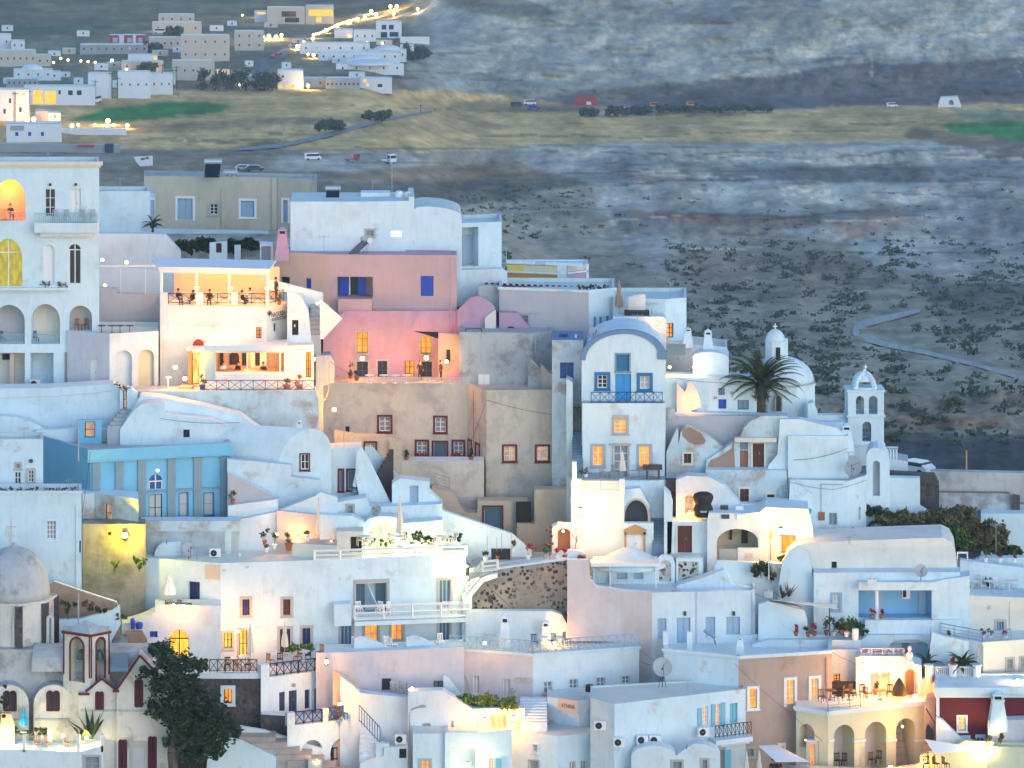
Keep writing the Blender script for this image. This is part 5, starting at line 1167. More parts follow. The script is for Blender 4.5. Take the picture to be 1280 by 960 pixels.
bm=B(); q=[P(835,444,287),P(857,444,287),P(857,430,287),P(835,430,287)]; V=[bm.verts.new(v) for v in q]; bm.faces.new(V); tag(mk('glass_balustrade',bm,'glass_blue'),'blue tinted glass balustrade on the white terrace','balustrade')
slab('rounded white vault end at the edge of the dark slope',[(866,470),(866,446)]+arc(866,446,911,448,440,8)+[(911,470)],470,Y=286.6,D=4,mat='white',name='vaulted_room',cat='vaulted room',smooth=True)
lamp(868,459,285.8,'bright wall lamp under the white terrace chimneys',55,.16,col=(1,.72,.4)); lamp(837,459,285.8,'small orange lamp in the niche left of the bright wall lamp',60,.13)
S['sw']=dict(fr='teal_paint',pn='glass_grey',nx=2,ny=1)
ch=slab('white courtyard house with three small blue windows behind the palm',[(832,535),(832,472),(900,473),(946,476),(946,535)],535,Y=284.6,D=3,mat='white',name='courtyard_house',ops=[(Q,898,485,906,494,'sw'),(Q,898,499,908,511,'bsh'),(Q,922,500,936,512,'sw')])
for x,y in((894,497),(915,491)): 
    bm=B(); u,z_=ch.w.hit(x,y); lathe(bm,ch.w.pt(u,z_,.05),[(.12,-.1),(.12,.1)],8); tag(mk('round_vent',bm,'grey_paint'),'small round grey vent on the white courtyard house, %s'%('left' if x<900 else 'right'),'vent')
v=slab('cream niche with an orange glow beside the courtyard house',[(846,525),(846,478),(856,490),(858,486)]+arc(858,486,876,506,480,6)+[(876,509),(864,513),(870,525)],525,Y=283.9,D=1,mat='cream',name='glowing_niche',cat='niche',grow=False)
lamp(864,503,283.6,'small orange uplight in the cream niche',45,.09)
# ---- blue arched house
S['slate2']=dict(sh='teal_paint',su='pilaster',sw=.12)
ar=slab('white vaulted house with slate blue arch trim and bright blue door',[(727,650),(727,449)]+arc(729,449,829,446,416,16)+[(832,446),(832,650)],650,Y=281.5,D=8,mat='white',name='vaulted_house',smooth=False,ops=[
 (Q,747,469,759,485,'bwin'),(Q,800,470,812,486,'bwinc'),(Q,770.5,443,786.5,464,'slate2'),(Q,769,467.5,789,502,'sky')])
A0=ar.root; w=ar.w
bm=B(); ou=[w.hit(x,y) for x,y in arc(725,450,833,446,412,20)]; inn=[w.hit(x,y) for x,y in arc(732,450,824,447,417,20)]
for i in range(20):
    a,b,c_,d_=ou[i],ou[i+1],inn[i+1],inn[i]; V=[bm.verts.new(w.pt(u,z_,.12)) for u,z_ in(a,b,c_,d_)]; V2=[bm.verts.new(w.pt(u,z_,-.4)) for u,z_ in(a,b,c_,d_)]; bm.faces.new(V); bm.faces.new(V2[::-1])
    for m_ in range(4): bm.faces.new((V[m_],V[(m_+1)%4],V2[(m_+1)%4],V2[m_]))
r=w.rect(822,439,834,449); wbox(bm,w,*r,-.4,.15); bmesh.ops.remove_doubles(bm,verts=bm.verts,dist=.001); mk('arch_trim',bm,'slate_trim',A0)
lw=slab('',[(728,650),(728,504),(831,504),(831,650)],650,Y=280.3,D=1.15,mat='white',parent=A0,wallname='lower_wall',roof='roof_grey',ops=[(Q,768,525,783,541,'wtl'),(Q,741,558,754,582,'wtl'),(Q,767,557,785,597,'wdoor'),(Q,799,558,812,583,'wtl')])
wr(A0,lw.w,739,505,828,505,-.1,.9,style='x',mat='rail_blue',n=8)
at(lw.w,(766,519,786,523),0,.1,'stone_trim','lintel',A0); at(lw.w,(762,554,789,557),0,.1,'stone_trim','lintel',A0); at(lw.w,(816,565,824,580),0,.05,'white2','wall_panel',A0)
dish('grey satellite dish left of the slate blue arch',742,428,284,.5,30,False)
S['tsh2']=dict(sh='navy2'); plain('navy2',(.015,.07,.25),.5)
bh=house('white house with peeling patches and one dark blue shutter left of the arched house',[(690,425),(729,425)],560,Y=284.4,D=5,mat='white_old',roof='slate_trim',name='shuttered_house',par=0,ops=[(0,Q,700,453,717,473,'tsh2',{'dep':.06})])
for x in(702,707.5): 
    q=P(x,423,286); bm=B(); lathe(bm,q,[(.2,-.1),(.2,.35),(.1,.4)],8); tag(mk('blue_canister',bm,'navy2'),'small blue gas canister on the shuttered house roof, %s'%('left' if x<705 else 'right'),'canister')
slab('mossy green grey wall at the top of the narrow blue steps',[(716,560),(716,510),(729,510),(729,560)],560,Y=283.4,D=.6,mat='moss',name='alley_wall',cat='wall')
slab('white sliver wall between the ochre house and the narrow steps',[(708,640),(708,474),(716,478),(716,640)],640,Y=282.2,D=4,mat='white',name='party_wall',cat='wall')
stairs('narrow blue grey steps between the ochre house and the arched house',716,729,583,539,12,279.6,3.4,'step_blue')

# ================= left and middle slopes =================
g=slab('long curved whitewashed wall under the hotel at the left edge',[(-60,560),(-60,486),(60,485),(142,480),(152,487),(152,560)],560,Y=282.6,D=2.2,mat='white2',name='retaining_wall',cat='wall',roof='white',extra=4)
bm=B(); pts=[g.w.hit(x,y) for x,y in((0,497),(60,495),(120,491),(142,487))]
for a,b in zip(pts,pts[1:]): tube(bm,g.w.pt(a[0],a[1],.02),g.w.pt(b[0],b[1],.02),.05)
mk('moulding',bm,'white2',g.root)
S['blkg']=dict(fr='black_metal',pn='dim',nx=1,ny=2)
slab('narrow white gateway wall with a tall black gate at the head of the white steps',[(150,545),(150,486),(159,484),(165,486),(172,492),(172,545)],545,Y=282,D=1,mat='white',name='gateway',cat='gateway',ops=[(Q,153.5,488,158.5,511,'blkg')])
for i,(x,y) in enumerate(((143,479),(148,483),(155,484))): bush('dry vine tuft on top of the gateway wall, %s'%['left','middle','right'][i],x,y-2,x+7,y+4,281.8,'leaf_brown',n=50,size=.07,group='dry vine tufts on the gateway wall')
stairs('shallow white steps leading up to the black gate',134,160,536,512,5,279.6,2,'roof_grey',side=1)
slab('swelling white roof mass between the steps and the restaurant wall',[(165,590),(168,508),(176,495),(200,497),(255,508),(301,519),(327,538),(327,590)],590,Y=281,D=2,mat='white',name='roof_mass',cat='roof',smooth=True)
slab('white house with rounded shoulders and a small dark window above the blue house',[(150,590),(150,537),(168,512),(180,504),(206,502),(208,518),(262,524),(310,540),(310,590)],590,Y=279.4,D=2,mat='white',name='shouldered_house',ops=[(Q,229,537,237,547,'hole')],smooth=True)
slab('small blue wall piece with a black grilled gate behind the blue house',[(97,560),(97,525),(127,525),(127,560)],560,Y=280,D=.4,mat='blue_face',name='blue_gate_wall',cat='wall',ops=[(Q,106,527,119,547,'blkg')])
slab('low pale wall behind the blue gate',[(45,570),(45,538),(100,536),(175,537),(175,570)],570,Y=280.8,D=.8,mat='white',name='low_wall',cat='wall')
slab('curved white vault crown under the long wall at far left',[(-30,580),(-30,530)]+arc(-20,530,60,545,522,8)+[(75,555),(75,580)],580,Y=281.4,D=1,mat='white',name='vault_roof',cat='roof')
# blue house
S['fan']=dict(fr='white_paint',pn='navy2'); S['bdoor2']=dict(fr='navy',pn='curtain',nx=2,ny=2); S['cur2']=dict(fr='pilaster',pn='curtain',nx=1,ny=2,su='navy2',sw=.03)
bl=house('blue neoclassical house with grey pilasters and an arched fanlight door',[(-8,528),(113,562),(286,553)],652,Y=274.6,D=2.5,iy=1,mat='blue_shade_side',bmats={1:'blue_face'},roof='roof_grey',par=.5,name='blue_house',ops=[(1,A,186,593,203,611,'fan',{'dep':.12}),(1,Q,186,618,203,652,'bdoor2'),(1,Q,224,616,235,645,'cur2'),(1,Q,255,616,267,644,'cur2'),(1,Q,157,618,168,622,'hole')])
w=bl.walls[1]
for x0,x1 in((115,125),(144,154),(172,182),(209,219),(242,252),(275,286)):
    r=w.rect(x0,571,x1,652); bm=B(); wbox(bm,w,r[0],r[1],bl.zb,r[3],-.02,.16); wbox(bm,w,r[0]-.08,r[1]+.08,r[3]-.12,r[3],.0,.24); mk('pilaster',bm,'pilaster',bl.root)
bm=B(); zc=w.hit(200,571)[1]; wbox(bm,w,-.25,w.L+.2,zc,bl.zt+.02,-.02,.30); wbox(bm,w,-.3,w.L+.25,zc-.09,zc,-.02,.38); mk('cornice',bm,'blue_face',bl.root)
bm=B(); z_=w.hit(200,613)[1]; wbox(bm,w,0,w.L,z_-.05,z_+.05,-.02,.19); mk('string_course',bm,'pilaster',bl.root)
bm=B(); tube(bm,P(98,528,273.8),P(98,577,273.8),.05); mk('drainpipe',bm,'grey_paint',bl.root)
lamp(197,588,273.8,'small white lamp above the blue house door',10,.12,col=(1,.9,.7))
potted('small plants on the wall right of the blue house',291,630,275.5,.8,'leaf'); 
# white blocks at far left
b1=house('white block with two small windows in front of the blue side wall',[(-60,549),(54,549)],612,Y=271.5,D=3,mat='white2',name='white_block',ops=[(0,Q,18,590,26,612,'w'),(0,Q,35,588,42,603,'wt'),(0,Q,20.5,580,25,585,'gr')])
w=b1.walls[0]; at(w,(37,574,41,578),0,.2,'ink','wall_light',b1.root)
S['wt4']=dict(fr='white_paint',pn='glass_grey',nx=3,ny=4,su='white',sw=.12)
b2=house('tall cream white block with one old multi pane window at the left edge',[(-60,614),(102,614)],742,Y=268,D=3,mat='white2',name='tall_block',cor=('white',.1,.1),ops=[(0,Q,58,651,70,674,'wt4'),(0,Q,99,676,101,691,'hole')])
w=b2.walls[0]; bm=B(); r=w.rect(95,632,96.5,742); wbox(bm,w,*r,0,.1); mk('drainpipe',bm,'white2',b2.root)
for i in range(9): bush('dry plant tuft %s on the parapet of the tall cream block'%['at the very left','second from left','third from left','fourth from left','in the middle','sixth from left','seventh from left','eighth from left','at the right end'][i],i*11,608.5,i*11+random.uniform(5,11),613.5,269,['leaf_brown','leaf_dark'][i%2],n=50,size=.07,group='dry tufts along the tall block parapet')
gw=house('grey washed wall with a dark iron gate above the mossy wall',[(103,618),(118,616),(173,624)],656,Y=271.4,D=3,iy=2,mat='white_old',roof='white',par=0,name='gate_wall',cat='wall',ops=[(1,Q,131,630,140,653,'blkg')])
ms=slab('mossy bare rock wall lit by a yellow lamp, with plants growing in it',[(103,770),(103,655),(182,655),(182,775)],770,Y=270.6,D=2,mat='moss',name='mossy_wall',cat='wall',ops=[(Q,135,665,139,669,'hole')])
lamp(156,669,270.3,'bright yellow floodlight on the mossy rock wall',560,.24,col=(1,.72,.02),rad=.12)
bush('green caper bush hanging on the mossy wall, right one',168,690,181,713,269.8,'leaf_bright',n=260); bush('small green plant hanging on the mossy wall centre',139,698,148,714,269.8,'leaf_bright',n=120)
# big white house W
S.update(navy_d=dict(sh='navy',su='white2',sw=.06),nav2=dict(sh='navy',su='stone_trim',sw=.2),brn2=dict(sh='brown_door',su='stone_trim',sw=.2),litd2=dict(fr='dark_brown',pn='lit_yellow',nx=2,ny=2,su='stone_trim',sw=.18),navd=dict(sh='navy',su='stone_trim',sw=.2),gd=dict(fr='pale_shutter',pn='glass_blue',nx=3,ny=1,su='stone_trim',sw=.18),litdr=dict(fr='pale_shutter',pn='lit',nx=2,ny=2,su='stone_trim',sw=.18))
w1=house('large white hotel house with navy windows and a long white balcony',[(180,697),(276,704),(582,694)],828,Y=269.5,D=6,iy=1,mat='white',par=.15,name='white_hotel_house',ops=[
 (0,Q,236,727,250,756,'navy_d'),(1,Q,303,749,312,769,'nav2'),(1,Q,354,749,363,769,'brn2'),(1,Q,280,791,290,810,'litd2'),(1,Q,299,788,309,822,'litd2'),(1,Q,350,786,363,816,'navd'),(1,Q,378,785,388,806,'navd'),
 (1,RM,445,729,484,767,None,{'dep':1.3,'back':'white2'}),(1,Q,549,725,563,763,'gd'),(1,Q,426,780,440,812,'gd'),(1,Q,456,780,472,806,'litdr'),(1,Q,489,779,503,800,'litdr'),(1,Q,549,777,562,809,'gd')])
w=w1.walls[0]; bb=board(w1.root,w,(257,706,275,724),'sign_beige',0,.05); at(w,(259,714,273,714.6),.05,.06,'ink','engraved_line',bb) if 0 else None; w=w1.walls[1]
bm=B(); 
for a,b,y0,y1 in((442,445,727,768),(484,487,727,768),(442,487,724,728)): r=w.rect(a,y0,b,y1); wbox(bm,w,*r,-.02,.07)
mk('surround',bm,'stone_trim',w1.root); at(w,(447,730,458,767),-1.2,-1.1,'glass_blue','glazed_door',w1.root); at(w,(472,730,483,767),-1.2,-1.1,'glass_blue','glazed_door',w1.root)
bm=B(); c=w.hit(463,731); c2=w.hit(463,762); box(bm,0,0,0,0,0,0) if 0 else None
V=[w.pt(c[0]-.2,c[1],-1),w.pt(c[0]-.2,c[1],-.9),w.pt(c[0]+.6,c2[1],1.2),w.pt(c[0]+.6,c2[1],-1)]; A_=[bm.verts.new(v) for v in V]; B_=[bm.verts.new(v+w.pt(.08,0,0)-w.pt(0,0,0)) for v in V]; bm.faces.new(A_); bm.faces.new(B_[::-1])
for i in range(4): bm.faces.new((A_[i],A_[(i+1)%4],B_[(i+1)%4],B_[i]))
mk('partition',bm,'white',w1.root)
bm=B(); r=w.rect(441,770,584,775); wbox(bm,w,r[0],r[1],r[2],r[3],-.02,1.35); r=w.rect(416,751,437,778); wbox(bm,w,r[0],r[1],r[2],r[3],-.02,1.2); mk('balcony',bm,'white',w1.root)
wr(w1.root,w,441,770,584,764.5,1.25,1.05,style='board',mat='white_paint',n=4) 
for i,x in enumerate((449,474,488,557,566,575)): chair_at(x,768,268.4,'white_paint',[.5,-.4,.8,0,.9,-.7][i],'white terrace chair on the long balcony, %s from left'%['first','second','third','fourth','fifth','sixth'][i],'chairs on the long balcony')
for x,y,l,Wt in((298,789,'left of the terrace glass door',110),(323,787,'right of the terrace glass door',130)): lamp(x,y,268.6,'warm wall lamp %s'%l,Wt,.13)
for x,y in((309,708),(280,712)): at(w,(x-2,y,x+2,y+2),0,.12,'rosy','wall_light',w1.root)
# roof terrace of the hotel house
zr=w1.zt
r0=lvl(392,700,zr); rail(w1.root,lvl(393,700,zr),lvl(583,693.5,zr),.72,style='board',mat='white_paint',n=6,name='terrace_railing')
for x,W_ in((420,60),(455,90),(500,90),(545,90),(575,60)):
    q=lvl(x,697,zr); ld=bpy.data.lights.new('floor_light','POINT'); ld.energy=W_*KL*1.6; ld.color=(1,.80,.35); ld.shadow_soft_size=.12; o=bpy.data.objects.new('floor_light',ld); C.objects.link(o); o.parent=w1.root; o.location=q+Vector((0,1.1,.35))-wl[w1.root]
for i,(x,y) in enumerate(((450,682),(462,681),(490,682),(505,682),(545,681),(556,680),(566,680))): chair_at(x,y,272.4,'canvas',[.3,-.4,2.6,.4,-.3,.6,-.5][i],'cream garden chair on the lit roof terrace, %s from left'%['first','second','third','fourth','fifth','sixth','seventh'][i],'chairs on the lit roof terrace')
for i,x in enumerate((456,498,551)): table_at(x,682,272,'white_paint','round white table on the lit roof terrace, %s'%['left','beside the parasol','right'][i],'tables on the lit roof terrace')
umbrella_closed('tall folded cream parasol standing on the lit roof terrace',500,684,620,272.2,'canvas',.3)
umbrella_closed('slender folded cream parasol behind the stone roofed bar',398,684,622,273.6,'canvas',.2)
bar=house('small terrace bar with a slate coloured roof and cream posts',[(365,679),(421,682)],700,Y=271.8,D=3,mat='cream',roof='roof_grey',par=0,name='terrace_bar',cat='bar'); 
slab('cream kiosk with a dark opening beside the terrace bar',[(421,700),(421,664),(454,664),(454,700)],700,Y=272.4,D=1.5,mat='cream',name='kiosk',cat='kiosk',ops=[(RM,438,671,452,690,None,{'dep':.8,'back':'dark_brown'})])
for a,b,y0,y1,l in((452,492,668,684,'low rounded bush in front of the arched window'),(507,530,664,681,'leafy bush right of the cream parasol'),(528,543,668,682,'small olive bush beside the parasol bush'),(553,578,663,678,'dark leaning bush against the white ramp wall')): bush(l,a,y0,b,y1,273,'leaf' if a!=553 else 'leaf_dark',n=420,size=.1)
for i,(x,y,m_,pt,h_) in enumerate(((331,681,'leaf_dark','wood',1.2),(343,686,'leaf','white_paint',.9),(361,688,'leaf','terracotta',.9),(384,676,'leaf_bright','white_paint',.7),(333,690,'leaf','white_paint',.6))): potted('potted shrub on the white house roof, '+['tall, in a hanging basket','in a white pot beside the lamp','in the terracotta pot','yellow lit behind the bar','low, in the corner'][i],x,y,272.5+i*.1,h_,m_,pot=pt,ps=.55 if i==2 else .35)
lamp(346,668,273.2,'warm lamp on the rooftop wall among potted shrubs',150,.14); lamp(373,673,274,'warm lamp behind the terrace bar',120,.12); lamp(414,677,273.5,'small lamp on the white wall beside the kiosk',40,.1)
rc=slab('bare concrete wall with white coping under the blue house',[(172,720),(176,651),(300,651),(300,664),(297,695),(297,720)],720,Y=273.6,D=1.5,mat='concrete',roof='white',name='retaining_wall',cat='wall')
at(rc.w,(172,651,301,664),-.02,.08,'white_old','coping',rc.root); at(rc.w,(281,664,289,697),-.02,.05,'white_old','whitewashed_strip',rc.root)
slab('small white rounded hut with a leaning side on the roof',[(193,712),(193,694)]+arc(193,694,209,682,680,5)+[(209,678),(226,677),(227,712)],712,Y=272.6,D=1.2,mat='white',name='roof_hut',cat='hut')
dish('yellow lit satellite dish on the white house roof',236,699,271.6,.55,30,False); ac('outdoor cooling unit on the roof against the concrete wall',269,697,272.3)
for x in(196,): antenna('small roof aerial beside the satellite dish',246,697,683,271.6,n=4)
# ledge balcony left
S['arl']=dict(fr='dark_brown',pn='lit_yellow')
l1=slab('pinkish white lower wing with a lit arched doorway and a tiny balcony',[(152,870),(152,780),(163,778),(182,772),(194,765),(194,756),(276,757),(276,870)],870,Y=267.6,D=2,mat='white_warm',name='lower_wing',ops=[(A,211,787,236,822,'arl',{'dep':.5}),(Q,187,789,197,797,'bsh')])
wr(l1.root,l1.w,206,769,239,769,-.2,.85,style='x',mat='black_metal'); wr(l1.root,l1.w,198,799,209,799,-.1,.8,style='x',mat='black_metal')
lamp(229,758,267,'warm lantern on the tiny balcony',120,.14); lamp(217,756,266.9,'second warm lantern on the tiny balcony',60,.1)
umbrella_closed('white folded parasol on the tiny balcony',212,752,718,268.4,'canvas_white',.5); 
for i,x in enumerate((211,222)): chair_at(x,766,268.3,'wood',[.5,-.6][i],'wicker chair on the tiny balcony, %s'%['left','right'][i],'tiny balcony chairs')
slab('short stone faced wall at the left of the lower wing',[(158,860),(158,790),(178,790),(184,800),(184,860)],860,Y=266.6,D=.5,mat='stain_brown',name='stone_wall',cat='wall')
for x0,y0,x1,y1,l in((163,773,169,786,'tall'),(169,778,179,786,'low')): 
    q=P(x0,y1,267); q2=P(x1,y0,267); bm=B(); lathe(bm,((q.x+q2.x)/2,267,q.z),[((q2.x-q.x)*.4,0),((q2.x-q.x)*.5,(q2.z-q.z)*.8),((q2.x-q.x)*.35,q2.z-q.z)],12); tag(mk('blue_barrel',bm,'blue_paint'),'%s bright blue barrel on the lower wing wall'%l,'barrel')
# vaulted white house middle
vh=slab('white barrel vaulted house with a dark red framed window',[(349,650),(349,580)]+arc(349,580,414,562,537,14)+[(414,650)],650,Y=277.4,D=2.4,mat='white',name='vaulted_house',smooth=False,shear=-6.6,ops=[(Q,376,568,386,587,'dkw')])
chimney('white chimney with two dark flue holes on the barrel vault',374,540,278,.8,.55)
slab('bluish white lower wall in front of the barrel vault',[(284,660),(284,574),(364,581),(364,596),(400,600),(400,660)],660,Y=276.6,D=.6,mat='white2',name='lower_wall',cat='wall')
slab('sloping wall with a white coping right of the blue house',[(285,665),(285,590),(346,622),(350,640),(350,665)],665,Y=276,D=.4,mat='greywall',roof='white',name='sloping_wall',cat='wall')
slab('yellowish lit low wall behind the roof terrace shrubs',[(285,690),(285,632),(348,624),(348,690)],690,Y=275.4,D=.5,mat='white_warm',name='low_wall',cat='wall')
slab('white courtyard wall with a long top edge above the terrace bar',[(297,700),(297,650),(345,640),(394,620),(400,615),(422,622),(422,700)],700,Y=274.8,D=.8,mat='white2',name='courtyard_wall',cat='wall')
slab('short blue grey wall behind the slender parasol',[(346,660),(346,638),(420,646),(420,660)],660,Y=274.4,D=.3,mat='greywall',name='low_wall',cat='wall')
hh=slab('white house with two dark red doors beside the curved outside stair',[(392,660),(392,558),(400,562),(452,559),(452,660)],660,Y=278.6,D=2.5,mat='white',name='stair_house',ops=[(Q,424.5,588,428,613,'redd'),(Q,435,588,444,612,'redd')])
stp=[(446,640),(446,560),(453,557),(478,600),(500,640)]
slab('white outside stair parapet curving down beside the red doors',[(444,662),(449,620),(444,595),(446,566),(452,559),(462,575),(484,620),(490,632),(490,662)],662,Y=277.4,D=.35,mat='white',name='stair_parapet',cat='wall')
stairs('dark toothed steps between the two white stair parapets',456,462,630,562,12,277.6,3.0,'ink',side=1.9)
slab('outer white parapet of the outside stair',[(452,660),(456,559),(466,559),(502,600),(502,660)],660,Y=281,D=.35,mat='white2',name='stair_parapet',cat='wall')
slab('white stair landing with a shadowed niche doorway',[(490,662),(490,605),(500,598),(537,602),(537,614),(553,630),(553,662)],662,Y=276.8,D=1.5,mat='white',name='landing_house',ops=[(Q,512,607,523,630,'pale')])
umbrella_closed('small folded white parasol beside the dark red doors',444,614,593,277.8,'canvas_white',.2)
slab('white lower tier with a tiny grey window below the stair',[(420,700),(420,628),(458,622),(462,634),(552,630),(552,700)],700,Y=275.6,D=1.6,mat='white',name='lower_tier',cat='house',ops=[(Q,434,632,441,643,'gr')])
S['cw']=dict(fr='white_paint',pn='curtain')
av=slab('white vaulted room with a wide curtained arched window',[(400,705),(400,643),(440,645),(456,652)]+arc(456,654,504,654,645,8)+[(553,650),(553,705)],705,Y=274,D=1.2,mat='white',name='vaulted_room',cat='vaulted room',ops=[(A,461,655,495,692,'cw',{'dep':.25,'rise':.9})])
dish('pale satellite dish above the arched window',470,649,274.2,.45,-30,False)
rw=slab('long white ramp wall falling from the ochre house to the plant terrace',[(553,735),(553,638),(640,668),(665,690),(665,735)],735,Y=276.8,D=.6,mat='white',name='ramp_wall',cat='wall')
rb=slab('rubble stone wall with black lava stones in grey mortar',[(583,775),(583,748),(590,735),(603,716),(622,712),(708,700),(712,702),(712,775)],775,Y=272.2,D=2.5,mat='rubble',roof='white',name='rubble_wall',cat='wall')
bm=B(); tb=[(622,711.5),(662,706),(709,700)]; 
for a,b in zip(tb,tb[1:]):
    a,b=rb.w.hit(*a),rb.w.hit(*b); tube(bm,rb.w.pt(a[0],a[1],-.1),rb.w.pt(b[0],b[1],-.1),.12,n=4)
mk('coping',bm,'white',rb.root)
q=P(613,754,272); bm=B(); lathe(bm,(0,0,0),[(.0,0),(.16,.1),(.21,.3),(.18,.5),(.05,.62)],12); bmesh.ops.translate(bm,verts=bm.verts,vec=q); tag(mk('dark_jar',bm,'ink'),'small dark clay jar standing at the foot of the rubble wall','jar')
flat('small paved plant terrace above the rubble wall',[(585,722),(625,709),(712,700),(712,690),(640,690),(590,700)],Zat(711,272.2)-.05,'roof_grey',name='plant_terrace')
prs=slab('white stair cheek with board railing going down beside the rubble wall',[(578,775),(578,745),(600,722),(622,716),(622,722),(604,728),(590,745),(590,775)],775,Y=271.4,D=.5,mat='white',name='stair_cheek',cat='wall')
a=P(583,740,271.2); b=P(603,716,271.2); rail(prs.root,a,b,.9,style='board',mat='white_paint',n=2); a=P(603,714,271); b=P(622,712,271); rail(prs.root,a,b,.75,style='board',mat='white_paint',n=1)
lamp(584,722,270.8,'warm step light on the white board railing',180,.1,col=(1,.8,.35)); lamp(584,708,272.5,'warm light behind the terrace corner post',90,.08,col=(1,.8,.35))
pl=[(607,702,'leaf','white_paint','in a white tub at the left'),(622,700,'leaf','terracotta','behind the orange pot'),(660,699,'leaf_red','white_paint','tall dark red bougainvillea'),(641,690,'leaf','white_paint','on a white column'),(681,698,'leaf','grey_paint','round, in front of the lit door'),(706,699,'leaf_red','terracotta','rusty red, at the lit gate'),(697,700,'leaf_red','white_paint','low, beside the lit gate')]
for x,y,m_,pt,l in pl: potted('potted plant on the plant terrace, '+l,x,y,273+random.random()*.5,1.3 if 'tall' in l else .6,m_,pot=pt)
bm=B(); r0=P(614,700,272.8); r1=P(638,688,272.8); box(bm,r0.x,r1.x,272.9,274,r0.z,r1.z-.1); tag(mk('covered_bbq',bm,'dark'),'long black covered box on the plant terrace','covered box')
for i,x in enumerate((609,621,627,639)): bm=B(); tube(bm,P(x,700,273.2),P(x,[670,671,666,668][i],273.2),.025); tag(mk('thin_post',bm,'grey_paint'),'thin bare post on the plant terrace, %s from left'%['first','second','third','fourth'][i],'post','thin posts on the plant terrace')
S['arl2']=dict(sh='wood')
gt=slab('lit white gateway with an orange wooden door by the plants',[(690,710),(690,659),(697,656),(722,658),(722,710)],710,Y=274.6,D=1.2,mat='white_warm',name='gateway',cat='gateway',ops=[(A,697,661,713,700,'arl2',{'dep':.5,'rise':.3})])
lamp(704,664,273.6,'lamp inside the arch of the small lit gateway',110,.1); 
for x,y in((724,672),): bm=B(); q=P(718,692,273.8); tube(bm,q,q+Vector((.2,0,1.4)),.03); tube(bm,q+Vector((.1,0,.8)),q+Vector((.7,0,1.8)),.02); tube(bm,q+Vector((.15,0,1)),q+Vector((-.3,0,1.6)),.02); tag(mk('bare_shrub',bm,'trunk'),'bare twiggy shrub in a planter beside the lit gateway','shrub')
slab('low white planter wall under the bare shrub',[(693,715),(693,695)]+arc(693,695,731,693,688,6)+[(731,715)],715,Y=273.4,D=.6,mat='white2',name='planter_wall',cat='wall')
bush('purple flowering tuft on the white planter wall',722,692,733,699,273.2,'leaf_red',n=90,size=.08)
bush('climbing vine on the pillar left of the lit gateway',684,650,691,700,273.9,'leaf_brown',n=300,size=.09)
# lower terrace parapet wall
S['hole2']=dict(fr='ink',pn='glass_dark',nx=1,ny=1); S['dk2']=dict(fr='ink',pn='glass_grey',nx=2,ny=1)

# ================= lower middle =================
lt=slab('long lavender white terrace wall with two small dark windows',[(395,925),(395,816),(440,815),(580,809),(580,925)],925,Y=266.4,D=2.6,mat='lavender',roof='white2',name='terrace_wall',cat='terrace wall',ops=[(Q,477,848,489,863,'hole2'),(Q,542,851,554,863,'dk2')])
for x0,x1,y0,y1,l in((443,500,795,813,'left'),(508,560,794,812,'right')):
    slab('sloping pale grey divider fin on the lavender terrace, %s one'%l,[(x0,y1+8),(x0,y0+3),(x0+8,y0),(x0+16,y0+2),(x1-6,y1-2),(x1-6,y1+8)],y1+8,Y=267.4,D=.3,mat='white2',name='divider_fin',cat='divider',grow=False,group='divider fins on the lavender terrace')
for i,(x,y) in enumerate(((484,812),(492,812),(551,808),(478,811),(444,812))): chair_at(x,y,267.6+.1*i,'white_paint',[.3,2,.4,-.8,.5][i],'white chair on the lavender terrace, '+['beside the left fin','second, facing left','at the right end','third, near the lit door','far left'][i],'chairs on the lavender terrace')
# pink tinged house with railing
S['wt5']=dict(fr='white_paint',pn='glass_grey',nx=2,ny=2,su='cream',sw=.07)
ph2=house('pinkish white house with a pale blue rooftop railing and row of small windows',[(562,810),(666,817),(799,808)],905,Y=266.8,D=4,iy=1,mat='white_warm',bmats={0:'lavender'},roof='white2',par=.1,name='railed_house',ops=[(0,Q,591,845,599,868,'cur'),(0,Q,628,849,638,873,'cur'),(1,Q,680,852,690,866,'wt5'),(1,Q,712,849,722,863,'wt5'),(1,Q,746,847,756,860,'wt5'),(1,Q,778,845,787,855,'wt5')],cor=('white2',.14,.12))  # left wall in lavender paints in its shaded side
z0=ph2.zt; a,b,c=[Vector((q.x,q.y,z0)) for q in ph2.c]
rail(ph2.root,a,b,.95,style='x',mat='rail_pale',n=12); rail(ph2.root,b,c,.95,style='x',mat='rail_pale',n=14); dd=Vector((0,4,0)); rail(ph2.root,a+dd,c+dd*.6,.95,style='x',mat='rail_pale',n=26)
w=ph2.walls[0]; bm=B(); 
for x in(649,655,661): 
    u,z_=w.hit(x,850); 
    for k in range(10): t0=k*.63; tube(bm,w.pt(u+.28*math.cos(t0),z_+.2*math.sin(t0),.06),w.pt(u+.28*math.cos(t0+.63),z_+.2*math.sin(t0+.63),.06),.025,n=4)
mk('wall_emblem',bm,'sign_beige',ph2.root)
bm=B()
for k in range(12): t0=math.pi*k/12; u,z_=w.hit(580,862); tube(bm,w.pt(u+.45*math.cos(t0),z_+1.2*math.sin(t0),.1),w.pt(u+.45*math.cos(t0+.26),z_+1.2*math.sin(t0+.26),.1),.04,n=4)
tag(mk('garden_hose',bm,'rosy'),'coiled pink hose hanging on the lavender wall','hose')
lamp(606,804,266.4,'bright small lamp on the railing of the pinkish house',120,.13,style='globe'); lamp(515,861,263.8,'bright lamp at the lower terrace corner',140,.14,style='globe')
